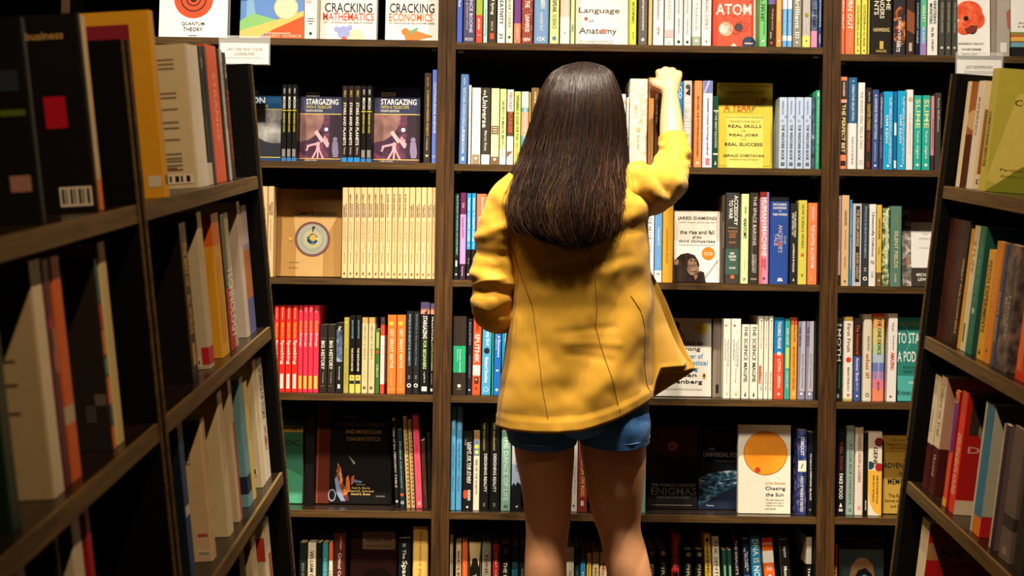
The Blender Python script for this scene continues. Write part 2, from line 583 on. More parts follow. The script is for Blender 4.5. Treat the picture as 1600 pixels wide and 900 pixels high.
# --- top shelf
put_row('L', 0, 0.010, [
    ('f', 248, 356, -92, 'f4f1ec', 'white cover with red ringed disc reading QUANTUM THEORY', {'c': [
        ('d', 'e0502c', .5, .58, .285), ('o', '2a2524', .5, .58, .09, .11), ('o', '2a2524', .5, .58, .17, .19), ('d', '2a2524', .5, .58, .05),
        T_('QUANTUM', BLK, .5, .835, .33, .04), T_('THEORY', BLK, .5, .89, .28, .04), ('r', '4a4646', .44, .95, .56, .957), T_('QUANTUM', BLK, .5, .2, .6, .07)]}),
    ('f', 375, 475, -92, '5f86c4', 'comic cover with orange slope and pale moon', {'c': [
        ('p', '3a5f9c', [(0, 0), (1, 0), (1, .5), (0, .6)]), ('p', '7fa8cc', [(.1, .6), (.2, .55), (.25, .75), (.1, .8)]),
        ('p', '86b872', [(0, .8), (.2, .72), (.55, .78), (.6, .86), (.3, .93), (0, .93)]),
        ('p', 'f0b866', [(0, .9), (.5, .8), (1, .69), (1, .78), (.4, .92), (.25, 1), (0, 1)]), ('p', 'c9562c', [(.28, 1), (.5, .89), (1, .74), (1, 1)]),
        ('d', 'e3dcae', .72, .66, .19), ('o', 'c4bc8a', .72, .66, .17, .19), T_('LARRY GONICK', 'e8b8a0', .7, .945, .56, .03), ('r', 'e8d8c8', .4, .915, .8, .922)]}),
    ('s', 476, 496, -70, 'f0ebe2', 'white paperback with red word MATHEMATICS', {'t': [V('THE', BLK, .3, .45, .7, .3), V('MATHEMATICS', 'd0563c', .25, .57, .3, .36), ('r', '4a4646', .2, .75, .8, .757), ('r', '4a4646', .2, .78, .8, .787), ('r', '4a4646', .35, .81, .65, .817), MK('2a2a2a', .93, .12)]}),
    ('f', 500, 589, -70, 'efeae1', 'white cover reading CRACKING MATHEMATICS with blue blot', {'c': [
        T_('CRACKING', '2f2c2b', .5, .60, .84, .11), T_('MATHEMATICS', 'd8492f', .5, .705, .9, .09), T_('YOU, THIS BOOK AND 4,000 YEARS OF THEORIES', '4a4543', .5, .775, .86, .022),
        ('d', '9aa3d8', .42, .885, .11), ('d', '9aa3d8', .3, .85, .05), ('d', '9aa3d8', .53, .83, .045), ('d', 'e8dfb2', .64, .94, .13), ('o', 'c9b878', .64, .94, .12, .13), ('d', 'd8655a', .43, .965, .05)]}),
    ('f', 602, 686, -70, 'efeae1', 'white cover reading CRACKING ECONOMICS with orange splash', {'c': [
        T_('CRACKING', '2f2c2b', .5, .60, .84, .11), T_('ECONOMICS', 'e8703a', .48, .705, .82, .09), T_('YOU, THIS BOOK AND 4,000 YEARS OF ECONOMIC THEORIES', '4a4543', .5, .775, .86, .022),
        ('d', 'ee8040', .38, .87, .07), ('d', 'ee8040', .45, .93, .08), ('d', 'ee8040', .6, .93, .07), ('p', 'ee8040', [(.3, .86), (.55, .85), (.9, .92), (.5, .98)]), ('p', '6aa878', [(.45, .87), (.6, .82), (.62, .83), (.5, .9)])]}),
])
put_row('M', 0, 0.010, [
    ('s', 713, 723, -58, '4f66c2', 'bright blue spine', {'t': [V('The', WHT, .42, .55)]}),
    ('s', 724.5, 743, -70, '514a6a', 'purple-grey spine with white lettering', {'t': [V('LAWRENCE BOONE', 'd8d4e8', .3, .88, .65, .3), V('the greatest story', 'b8b2cc', .45, .85, .3, .22), T_('ECCO', WHT, .5, .955, .7, .03)]}),
    ('s', 744, 754.5, -62, 'a3b23c', 'spine half olive green, half red', {'b': [(.66, 1, 'd94a38')], 't': [V('and other', WHT, .7, .84), ('r', 'f0b0a0', .2, .9, .8, .91)]}),
    ('s', 755.5, 762, -50, 'b5e0da', 'thin pale aqua spine', {'t': [V('handwriting', '5a8a86', .55, .9)]}),
    ('s', 763, 776, -64, '42392a', 'dark brown spine with white word lying', {'t': [V('the art of lying', WHT, .2, .66, .5, .5), V('MARK LEE', 'c8b89a', .74, .85, .5, .3), ('r', 'e8583c', .25, .88, .75, .95)]}),
    ('s', 777.5, 790, -66, 'eceae6', 'white spine reading CREATIVITY in black', {'t': [V('OF CREATIVITY', BLK, .3, .78, .5, .55), V('21', BLK, .88, .94, .5, .5)]}),
    ('s', 791, 802, -60, 'dfe8cc', 'pale green spine with small dark mark', {'t': [V('FINGER CODES', '6a7060', .4, .8, .5, .4), ('d', '2a2a2a', .5, .92, .2)]}),
    ('s', 803.5, 814.5, -66, '733f80', 'purple spine with salmon foot', {'b': [(.765, 1, 'ee8468')], 't': [V('CURIOSITY', 'f4d8d0', .8, .95, .5, .35)]}),
    ('s', 815.5, 833, -66, 'REDPAT', 'red-brown patterned spine with white title', {'t': [V('WRITE THE', WHT, .35, .58, .5, .45), V('UNIVERSE', WHT, .66, .86, .5, .4), T_('NEW', WHT, .5, .95, .7, .04)]}),
    ('s', 834.5, 858, -62, '7396c2', 'thick blue-grey spine with white lettering', {'hard': True, 't': [V('NUMBERS', WHT, .35, .58, .6, .3), V('OXFORD DICT', 'dce4f0', .62, .85, .5, .22), T_('OX', WHT, .5, .94, .6, .05)]}),
    ('s', 859.5, 874, -64, 'd8e39a', 'pale lime spine reading SPEAK SCIENCE', {'t': [V('DO YOU SPEAK', '3a4030', .25, .63, .5, .5), V('SCIENCE', '8a9458', .65, .82, .5, .5), ('d', '5f7f9c', .5, .93, .25)]}),
    ('s', 875.5, 891, -58, 'e6e0da', 'beige and white spine', {'b': [(0, .66, 'd4bda8')], 't': [V('SNOWING', 'f4ece4', .3, .65, .6, .3), MK('8a8480', .86, .08)]}),
    ('s', 892, 898.5, -60, 'd0e4a4', 'thin pale green spine beside the Anatomy cover', {'t': [V('TIME', '5a6a4a', .75, .85)]}),
    ('f', 899.5, 983, -55, 'efeae4', 'white cover reading Language Anatomy', {'c': [
        T_('The', '4a4442', .4, .3, .3, .06), T_('Language', '5a5250', .45, .56, .78, .085), T_('of', '5a5250', .3, .68, .1, .03), ('d', 'a8563a', .2, .655, .035), T_('Anatomy', '5a4f4c', .43, .81, .72, .10), ('d', 'd87a6a', .53, .805, .05),
        T_('An Illustrated Guide to the', '8a8280', .4, .925, .62, .024), T_('origins of Anatomical Terms', '8a8280', .4, .955, .66, .024)]}),
    ('s', 984.5, 995, -58, 'ced94a', 'lime spine with small dark letters', {'t': [V('ICONIC', '3a3f20', .48, .74, .5, .45), V('press', '8a9434', .84, .93, .5, .3)]}),
    ('s', 998, 1012, -58, '665f5c', 'grey spine with white lettering', {'t': [V('the self-empowerment', WHT, .25, .82, .5, .36), MK('dcd4cc', .93, .2)]}),
    ('s', 1013.5, 1019.5, -50, 'd8b878', 'thin tan spine'),
    ('s', 1021, 1037.5, -66, 'edebe8', 'wide white spine with grey lettering', {'t': [V('Mathematics', '9a9694', .45, .7, .5, .35), V('OXFORD', '9a9694', .78, .88, .5, .3)]}),
    ('s', 1039, 1053.5, -62, 'ebe9e6', 'white spine with pink band near foot', {'t': [V('PARADOX', 'b8b4b0', .4, .7, .5, .4), ('r', 'e8b8b4', 0, .81, 1, .9), T_('U', '4a4646', .5, .96, .3, .03)]}),
    ('s', 1055, 1067.5, -60, 'eceae6', 'white spine with small black emblem', {'t': [V('Einstein', '9a9694', .4, .62, .5, .4), V('a biography of ideas', '6a6664', .66, .86, .5, .25), MK('2a2828', .95, .2)]}),
    ('s', 1069, 1080.5, -60, 'eae8e5', 'second white spine with black emblem', {'t': [V('Einstein', '9a9694', .4, .62, .5, .4), V('a biography of ideas', '6a6664', .66, .86, .5, .25), MK('2a2828', .95, .2)]}),
    ('s', 1082, 1095.5, -64, 'e8e6e2', 'white spine with sage green foot', {'b': [(.89, 1, 'a3b098')], 't': [V('Oxford', 'a8a4a0', .5, .8, .5, .35), MK('e8e6e2', .94, .2)]}),
    ('s', 1097, 1112, -60, 'edeae6', 'white spine with faint tall lettering, left of ATOM', {'t': [V('THE BLINDING SCIENCE', 'a8a4a0', .3, .8, .5, .4), V('W', '8a8684', .92, .96, .5, .3)]}),
    ('f', 1115, 1185, -60, 'e4543c', 'red cover reading ATOM with orbit drawing', {'pg': 'efe4d0', 'c': [
        ('r', 'efe2d2', .95, 0, 1, 1), ('r', 'd8442e', 0, 0, .1, 1), ('d', 'f2a890', .3, .77, .17), ('d', 'f6d8c8', .24, .77, .1), T_('ATOM', 'f4e6d8', .48, .545, .84, .13), ('o', '9a3a30', .53, .70, .30, .315, .4, -.6), ('o', '9a3a30', .55, .735, .28, .295, .35, .1), ('o', '9a3a30', .58, .70, .26, .275, .6, 1.2),
        ('d', '4a4244', .6, .745, .1), ('p', 'f0e4d4', [(.35, 1), (.48, .93), (.62, 1)]), ('d', '34405a', .84, .93, .16), ('r', 'e8b8a8', .74, .925, .94, .94)]}),
    ('s', 1187, 1199, -62, '6fbf70', 'green spine with dark lettering', {'t': [V('LAURIE', '2f4a34', .3, .7, .35, .4), V('science and reason', '3f6a44', .5, .85, .7, .25), MK('e4f0dc', .93, .16)]}),
    ('s', 1200.5, 1212, -58, '38281f', 'dark brown spine with violet head', {'b': [(0, .49, '6a5f9a')], 't': [V('Finding stories', 'd8b098', .55, .8, .6, .3), V('Neil Strain', 'e0c0a8', .82, .9, .4, .3), MK('c9563a', .95, .2)]}),
    ('s', 1213.5, 1222, -62, 'f09a50', 'orange spine between brown and blue books', {'t': [V('curious', 'f8d8a8', .45, .7), MK('fbe8d0', .93, .2)]}),
    ('s', 1223.5, 1230.5, -60, '6aa6da', 'blue and white spine, first of a pair', {'b': [(0, .55, 'dfe8f0'), (.86, .92, 'dfe8f0')], 't': [V('why cloud', 'dce8f4', .58, .84, .5, .3)]}),
    ('s', 1231.3, 1238.3, -60, '6aa6da', 'blue and white spine, second of a pair', {'b': [(0, .55, 'dfe8f0'), (.86, .92, 'dfe8f0')], 't': [V('why cloud', 'dce8f4', .58, .84, .5, .3)]}),
    ('s', 1239.5, 1253, -60, '8d877d', 'grey spine reading Is Brilliant', {'t': [V('Is Brilliant', WHT, .3, .78, .5, .55), V('[J]', WHT, .82, .89, .5, .5), MK(WHT, .94, .13)]}),
    ('s', 1254.5, 1267, -60, 'b3aeaa', 'light grey spine with olive disc and yellow foot', {'b': [(.86, 1, 'dcd870')], 't': [('d', '8f8a3a', .5, .62, .28), V('THE BOTANIST', 'dcd8d4', .68, .82, .5, .3), MK('6a6a30', .92, .12)]}),
    ('s', 1268, 1278, -58, 'CLOUD', 'patterned white and pink spine', {'b': [(.8, 1, 'd88ab0')], 't': [V('FERMI', '2a2a2a', .55, .75, .5, .6)]}),
    ('s', 1279, 1287, -56, '26406f', 'navy spine by the upright', {'t': [V('ARTWORKING', 'c8d0dc', .4, .75, .5, .5), V('DIDEROT', WHT, .84, .95, .5, .4)]}),
])
put_row('R', 0, 0.010, [
    ('s', 1314, 1320.5, -45, 'ee744c', 'coral spine reading BURN OUT by the upright', {'t': [V('BURN OUT', WHT, .25, .7, .5, .6)]}),
    ('s', 1321.5, 1335.5, -45, 'ee744c', 'wider coral spine reading BURN OUT', {'t': [V('BURN OUT', WHT, .25, .7, .5, .55), V('the end of energy', 'f8c8b0', .74, .9, .5, .22)]}),
    ('s', 1336.5, 1345.5, -45, 'd8d45c', 'yellow spine with two lines of type', {'t': [V('GOLDEN', '8a7f30', .4, .62, .5, .5), V('how to think', '6a6530', .62, .9, .5, .35), MK('6a6530', .95, .16)]}),
    ('s', 1346.5, 1355.5, -45, 'd8d45c', 'second yellow spine with two lines of type', {'t': [V('GOLDEN', '8a7f30', .4, .62, .5, .5), V('how to think', '6a6530', .62, .9, .5, .35), MK('6a6530', .95, .16)]}),
    ('s', 1356.2, 1359.4, -40, 'c0b438', 'very thin olive yellow spine'),
    ('s', 1360.5, 1395, -50, '241f1a', 'very thick black spine with gold emblem', {'hard': True, 'D': .15, 't': [V('THE', CRM, .3, .48, .82, .2), V('RAIDERS', CRM, .3, .58, .52, .22), V('NTS', CRM, .38, .54, .24, .22), T_('HAWKING', 'd8c48a', .5, .71, .78, .045), ('r', 'c9a850', .42, .84, .6, .93), T_('RUNNING PRESS', 'c9a850', .5, .955, .5, .03)]}),
    ('s', 1396, 1415.5, -45, '2f2a34', 'dark spine with orange glowing sparks', {'t': [('p', 'FIRE', [(0, .5), (.6, .4), (1, .5), (1, .85), (.5, .9), (0, .8)]), V('UNIVERSE', 'c8d0d8', .55, .9, .5, .25), V('HARTE', WHT, .83, .96, .4, .3)]}),
    ('s', 1416.5, 1430, -45, '3b2a22', 'brown spine with copper glow', {'t': [('p', '8a4f30', [(0, .45), (1, .5), (1, .75), (0, .7)]), ('r', 'b8a898', .3, .85, .7, .95)]}),
    ('s', 1431, 1437.5, -40, '182034', 'thin dark navy spine', {'t': [V('COCKROACHY VALERIE', 'c8ccd4', .35, .85, .5, .45)]}),
    ('s', 1438.5, 1448.5, -45, '58b890', 'spine banded green, blue and violet', {'b': [(.66, .85, '5f9ed0'), (.85, 1, '9a80c0')], 't': [V('WHY?', WHT, .4, .6, .5, .6), V('ME MYSELF', WHT, .66, .86, .5, .4)]}),
    ('s', 1449.5, 1466, -45, 'ece8e2', 'white spine reading MONSTERS in black', {'t': [V("EINSTEIN'S", BLK, .35, .62, .7, .3), V('MONSTERS', BLK, .38, .62, .3, .3), V('the life', '8a8684', .66, .78, .5, .3), V('CHRIS IMPEY', '8a8684', .8, .94, .5, .22)]}),
    ('s', 1467.5, 1477, -42, '494940', 'dark olive spine, first of three', {'t': [V('THE GOLDEN LEGEND', 'b8b4a0', .35, .72, .5, .35), MK('cfcbb8', .9, .28)]}),
    ('s', 1478, 1487, -42, '494940', 'dark olive spine, second of three', {'t': [V('THE GOLDEN LEGEND', 'b8b4a0', .35, .72, .5, .35), MK('cfcbb8', .9, .28)]}),
    ('s', 1488, 1496, -42, '494940', 'dark olive spine, third of three', {'t': [V('THE GOLDEN LEGEND', 'b8b4a0', .35, .72, .5, .35), MK('cfcbb8', .9, .28)]}),
    ('f', 1497.5, 1556, -55, 'f0ebe6', 'white cover with red flower', {'c': [
        ('d', 'FLOWER', .35, .5, .42, .85), ('d', 'FLOWER', .55, .58, .3), ('d', 'FLOWER', .2, .66, .25), ('d', '5a2a20', .45, .69, .14), ('p', '7a3428', [(.2, .68), (.62, .64), (.6, .7), (.3, .74)]), ('d', '2a1a14', .26, .57, .08),
        T_('DANGERS IN "HEALTHY"', '4a4442', .42, .84, .8, .022), T_('CAUSE DISEASE', '4a4442', .42, .9, .6, .022), T_('WEIGHT GAIN', '4a4442', .36, .95, .5, .022)]}),
    ('s', 1558, 1579, -50, 'b0a59a', 'thick grey-tan spine with red smudge', {'t': [('p', 'b85a48', [(.7, .5), (1, .45), (1, .7), (.8, .66)]), ('r', 'e4ded6', .25, .84, .75, .95)]}),
    ('f', 1581, 1655, -50, 'efebe4', 'white cover with coloured stripes and black foot', {'b': [(.70, .735, '8a8a3c'), (.735, .755, 'c0563a'), (.755, .80, 'e0b048'), (.80, .815, '7a4a3a'), (.815, .865, '6aa0ae'), (.865, 1, '1c1a1a')], 'c': [T_('ANNE', '8a8684', .35, .6, .4, .02), T_('HILL', '8a8684', .35, .64, .4, .02), MK('c8c4bc', .93, .07)]}),
])
# --- second shelf
MOON = lambda: {'b': [(.95, 1, '3f78b0')], 't': [V('FIREFLY', 'c8c4c0', .05, .12, .5, .4), V('MOON', WHT, .16, .31, .5, .6), ('r', 'd8c040', 0, .33, 1, .345), V("OBSERVER'S GUIDE", 'd8cc50', .36, .62, .5, .42), ('r', '8a8684', .1, .84, .9, .94)]}
STARS = lambda: {'b': [(.94, 1, '2f86cc')], 't': [V('FIREFLY', 'c8a860', .06, .15, .5, .4), V('STARS AND PLANETS', WHT, .22, .78, .5, .52), V('Ferry', 'c8c4c0', .81, .9, .5, .45)]}
STARG = [('r', '353a58', 0, 0, 1, .355), ('r', 'NIGHT', 0, 0, .35, .35), ('r', 'NEBULA', 0, .36, 1, .95), ('p', 'PEACH', [(0, .36), (.58, .36), (.57, .45), (.5, .55), (.38, .64), (.22, .7), (0, .73)]), ('p', '362a34', [(.72, .36), (1, .36), (1, .95), (.72, .95)]), ('r', 'e8c860', 0, .352, 1, .362),
         ('d', 'd8e0ff', .64, .56, .045), ('d', '9aa4e0', .64, .56, .02), ('r', '4a3a40', 0, .955, 1, 1), ('r', 'e8b860', 0, .945, 1, .955),
         ('p', 'e8b0b8', [(.35, .60), (.42, .57), (.58, .70), (.53, .74)]), ('p', 'd8a4b0', [(.54, .70), (.58, .67), (.72, .74), (.70, .79), (.66, .80)]), ('p', 'c890a0', [(.58, .66), (.61, .645), (.70, .70), (.68, .72)]), ('p', 'd8a0ac', [(.16, .80), (.19, .77), (.45, .73), (.46, .76)]), ('p', 'd8a0ac', [(.14, .84), (.17, .82), (.2, .78), (.23, .79), (.19, .85)]), ('d', 'd8a0ac', .45, .75, .045), ('p', 'd8a0ac', [(.41, .76), (.48, .76), (.50, .84), (.46, .87), (.40, .84)]), ('p', 'd8a0ac', [(.41, .82), (.44, .83), (.34, .945), (.29, .945)]), ('p', 'd8a0ac', [(.43, .84), (.47, .84), (.46, .945), (.42, .945)]), ('p', 'd8a0ac', [(.46, .83), (.49, .82), (.60, .945), (.55, .945)]), ('d', '8a7a9c', .86, .69, .055), ('p', '8a7a9c', [(.8, .72), (.92, .72), (.95, .86), (.93, .93), (.82, .93), (.79, .84)]),
         ('r', 'e8e0d8', .14, .07, .46, .125), T_('FIREFLY', '6a6a80', .3, .1, .26, .025), T_('STARGAZING', WHT, .53, .195, .78, .075), T_('WITH A TELESCOPE', 'c8bc70', .45, .265, .62, .04), T_('FOURTH EDITION', 'e0dcd8', .34, .315, .4, .03), T_('ROBIN SCAGELL', 'c8c0c0', .28, .972, .3, .018)]
put_row('L', 1, 0.010, [
    ('f', 366, 439, 134, '1c4a7c', 'blue moon cover half hidden by bookcase end', {'c': [
        ('r', '2a2c34', 0, .3, 1, .94), ('d', 'MOON', .88, .38, .62, 1.0), ('r', '1a4a78', 0, 0, 1, .3), ('r', '2d2f38', .995, .3, 1, .9), ('r', 'd8c050', 0, .3, 1, .312), ('r', 'e8e0d8', .3, .06, .5, .12), T_('MOON', WHT, .36, .19, .56, .085), T_("OBSERVER'S GUIDE", 'd8c860', .43, .265, .56, .04), ('r', '1f3f70', 0, .95, 1, 1), ('r', 'd8c050', 0, .935, 1, .945)]}),
    ('s', 440, 447.6, 132, '141210', 'black moon guide spine, first of three', MOON()),
    ('s', 448, 455.6, 132, '141210', 'black moon guide spine, middle one of three', MOON()),
    ('s', 456, 463.6, 132, '141210', 'black moon guide spine, third of three', MOON()),
    ('f', 464.5, 533, 136, '3a3048', 'purple STARGAZING cover beside black moon guides', {'c': STARG}),
    ('s', 534, 543, 134, '2a201e', 'brown-black star guide spine, first of three', STARS()),
    ('s', 543.6, 552.6, 134, '2a201e', 'brown-black star guide spine, middle one of three', STARS()),
    ('s', 553.2, 563.4, 134, '2a201e', 'brown-black star guide spine, third of three', STARS()),
    ('s', 564, 572, 134, '141210', 'black moon guide spine after star guides', MOON()),
    ('s', 572.6, 581, 134, '141210', 'black moon guide spine against second stargazing cover', MOON()),
    ('f', 583, 656, 136, '3a3048', 'purple STARGAZING cover near gold-lettered brown spine', {'c': STARG}),
    ('s', 662, 673.4, 114, '3a3026', 'brown spine with gold lettering', {'hard': True, 't': [V('52 RANDOM WEEKEND PROJECTS', 'd8a858', .19, .7, .5, .42), V('ERIC GURR', 'c8824a', .05, .15, .5, .3), V('for building simple', 'd8c8b0', .72, .86, .5, .28), T_('W', WHT, .5, .92, .5, .03)]}),
    ('s', 675, 684, 109, '6078d0', 'bright blue spine reading CUTTING-EDGE SCIENCE', {'t': [V('CUTTING-EDGE SCIENCE', WHT, .14, .68, .6, .5), ('o', WHT, .5, .93, .2, .28)]}),
])
put_row('M', 1, 0.012, [
    ('s', 718, 731, 116, '567ab4', 'tall slate blue spine with fine white lettering', {'hard': True, 'lean': .8, 't': [V('Practical Decision', 'c8d4e8', .04, .12, .5, .3), V('FUNCTIONAL DECISION SCIENCE and', 'd8e0f0', .15, .62, .5, .42), V('PROBLEM SOLVING', WHT, .62, .88, .5, .4), ('r', WHT, .35, .92, .7, .96)]}),
    ('s', 731.8, 736, 133, 'CREAMPAT', 'thin speckled cream and black spine'),
    ('s', 737, 751, 137, 'f0ede8', 'white spine with brown block at foot', {'t': [('o', 'd8d0c8', .5, .07, .25, .28), V('visual guide', 'd8d0cc', .45, .7, .5, .2), ('r', '9a8468', .05, .87, .95, 1), MK('f0ede8', .92, .16)]}),
    ('s', 752, 766, 137, '3f3a30', 'charcoal spine reading Universe in white', {'t': [V('the', WHT, .03, .1, .35, .3), V('Universe', 'f4f0e8', .11, .52, .35, .6), V('Martin Rees', 'd8d0c4', .56, .82, .5, .3), ('r', 'e8e6e4', 0, .87, 1, 1), ('d', 'c0bcb8', .5, .92, .13)]}),
    ('s', 767, 780, 138, 'dbe2ae', 'pale green spine with brown label', {'t': [('r', '7a5a40', .04, .49, .96, .6), ('r', 'e8dcc8', .2, .51, .8, .52), ('r', 'e8dcc8', .2, .54, .8, .55), ('r', 'e8dcc8', .2, .57, .8, .58), ('r', '7a5a40', 0, .895, 1, 1), MK('f0ede4', .93, .18)]}),
    ('s', 780.8, 791, 139, 'e0e89a', 'pale lime spine reading SECRETS OF MENTAL MATH', {'b': [(.8, 1, 'eceae0')], 't': [('o', '8a9a70', .5, .06, .28, .33), V('SECRETS OF MENTAL MATH', '4a5038', .16, .73, .5, .4), V('arthur', '9a9a50', .78, .9, .5, .25)]}),
    ('s', 792, 802.4, 140, 'f0ebe6', 'white and brown spine reading FRONT RUNNER in red', {'b': [(.29, .62, '5a4438')], 't': [V('FRONT RUNNER', 'e8603c', .04, .58, .5, .62), V('Matt', WHT, .62, .71, .5, .6), ('p', '8a5a48', [(0, .82), (1, .82), (0, .9)]), ('o', '8a8a8a', .5, .93, .25, .33)]}),
    ('s', 803.2, 813.4, 143, 'd0de74', 'lime spine reading SWEARING IS GOOD FOR YOU', {'t': [V('SWEARING IS GOOD FOR YOU', '2c3020', .05, .66, .5, .5), V('EMMA BYRNE', 'e8a060', .68, .9, .5, .4)]}),
    ('s', 814, 826, 143, '5f9fae', 'teal spine with orange middle', {'b': [(0, .22, 'b8d0d4'), (.28, .6, 'd8a084')], 't': [V('SEVENTEEN EQUATIONS', 'e4e8e4', .1, .55, .5, .4), V('JULIO CIRBO', WHT, .58, .84, .5, .4)]}),
    ('s', 826.6, 829, 144, 'e8a83c', 'very thin orange spine'),
    ('s', 829.5, 842, 137, '7a6340', 'brown spine next to the hair', {'hard': True, 't': [V('ADAM SMITH', 'e8dcc0', .05, .25, .5, .3)]}),
    ('s', 843, 850, 140, 'e0b640', 'yellow spine next to the hair'),
    ('s', 960, 977.5, 147, 'efebe4', 'white spine beside the dark hair', {'t': [('r', 'c8a888', .8, .08, 1, .14)]}),
    ('s', 978.5, 982.5, 152, 'e4dfd4', 'thin white spine beside tall cream book'),
    ('s', 983.5, 1012, 123, 'CREAMPAT', 'thick cream spine with faint gold lettering', {'hard': True, 'D': .16, 't': [V('GIANTS', 'd0c8ac', .1, .42, .68, .3), V('MINDS', 'd0c8ac', .3, .45, .35, .25), ('d', 'd8c490', .5, .58, .14), V('how the', 'cdbf94', .64, .8, .5, .15)]}),
    ('s', 1013, 1022, 121, 'd0904e', 'tan-orange spine just under the hand', {'t': [V('COLLINS HARVARD', 'f0d8a8', .3, .92, .8, .25)]}),
    ('s', 1022.8, 1029, 122, '6a4c30', 'brown spine under the hand', {'t': [V('THE ART', 'e8dcc0', .3, .55, .5, .4)]}),
    ('s', 1029.8, 1039, 126, '4a342a', 'dark brown spine behind the forearm'),
    ('s', 1040, 1050, 124, 'd8c8a8', 'cream spine behind the forearm'),
    ('s', 1051, 1066.5, 127, '2386cc', 'blue spine behind the forearm', {'t': [V('CO', WHT, .06, .2, .75, .35)]}),
    ('s', 1067.5, 1081, 126, 'c5bfb8', 'grey spine reading BE FIERCE', {'t': [('d', '4a4644', .5, .07, .3), ('p', '2a2624', [(.2, .15), (.8, .08), (.8, .17)]), V('BE FIERCE', 'f4f0ec', .19, .8, .5, .55)]}),
    ('s', 1084.5, 1096.5, 126, 'ea8f54', 'orange spine with fine dark lettering', {'t': [V('BEYOND THE KEYNESIAN ENDPOINT', '5a3420', .18, .88, .5, .3), MK('f4d8c0', .95, .2)]}),
    ('s', 1098, 1113.5, 126, 'dad8ea', 'lavender-white spine with violet head', {'t': [('r', '7a80b4', 0, 0, 1, .14), ('p', 'b4b8dc', [(0, .14), (.5, 0), (.75, 0), (.2, .14)]), V('Sustainable Common Sea Design Handbook', '6a6a88', .2, .86, .5, .3), ('r', 'd87a74', .3, .89, .75, .97)]}),
    ('s', 1114, 1122.5, 150, '1a4636', 'short dark green spine', {'t': [V('OF THE GREAT EQUATIONS', 'd8e0d4', .2, .72, .5, .5), ('r', WHT, 0, .2, 1, .215), ('r', WHT, 0, .8, 1, .82), ('p', WHT, [(.3, .96), (.55, .9), (.7, .96)])]}),
    ('f', 1121, 1208, 129, 'd0bc40', 'yellow cover reading A YEAR UP', {'hard': True, 'c': [
        ('r', '9a8430', .03, .035, .97, .04), ('r', '9a8430', .03, .96, .97, .965), ('r', '9a8430', .03, .035, .035, .965), ('r', '9a8430', .965, .035, .97, .965),
        ('r', 'dcd06a', .17, .38, .83, 1), T_('TRANSFORMING AMERICA AND THE TALENT WITHIN', '6a5a20', .5, .115, .72, .014), T_('A YEAR', 'c0472c', .37, .285, .5, .09), T_('UP', 'c0472c', .8, .215, .18, .085), ('p', '8a7a3a', [(.62, .29), (.68, .25), (.7, .27), (.64, .33)]), ('r', '8a6a28', .1, .34, .64, .343), ('r', '8a6a28', .7, .268, .88, .271),  # paler panel first: the lit middle of the cover, painted as colour
        T_('HOW A PIONEERING PROGRAM', '8a7a30', .5, .4, .66, .02), T_('TEACHES YOUNG ADULTS', '8a7a30', .5, .45, .56, .02), T_('REAL SKILLS', '2a2412', .5, .505, .6, .036), T_('FOR', '8a7a30', .48, .56, .08, .015), T_('REAL JOBS', '2a2412', .48, .61, .52, .036), T_('WITH', '8a7a30', .48, .66, .09, .015), T_('REAL SUCCESS', '2a2412', .48, .715, .68, .036), T_('GERALD CHERTAVIAN', '4a4018', .48, .845, .74, .03), T_('FOUNDER AND CEO OF YEAR UP', '8a7a30', .48, .89, .52, .014)]}),
] + [('s', a, b, 152, 'bccde8', 'pale blue weather book spine, %s of four' % n, {'t': [V('WEATHER ATLAS', '6a7aa0', .05, .24, .45, .22), ('d', '8a96c0', .85, .27, .16), ('o', '5a6a8a', .4, .33, .12, .16), V('THE WEATHER BOOK', '5a6078', .38, .88, .5, .4), V('us', '3a3f50', .91, .96, .5, .5)]})
     for a, b, n in ((1217, 1230, 'first'), (1230.5, 1242.5, 'second'), (1243, 1255.5, 'third'), (1256, 1268, 'fourth'))] + [
    ('s', 1268.6, 1273.6, 152, 'CLOUD', 'thin mottled spine before the green book'),
    ('s', 1274.5, 1286, 141, '38a880', 'tall green spine by the upright', {'t': [('r', WHT, .35, .03, .65, .08), V('Twenty Steps to Climate Change', 'dcf0e4', .12, .68, .5, .35), V('Dr Holmes', 'c8d890', .72, .92, .5, .3)]}),
])
SLIME = {'t': [V('SLIME', 'f0e69a', .05, .44, .5, .62), V('how algae', 'e0f0ec', .48, .85, .5, .45), MK('d8f0ea', .93, .22)]}
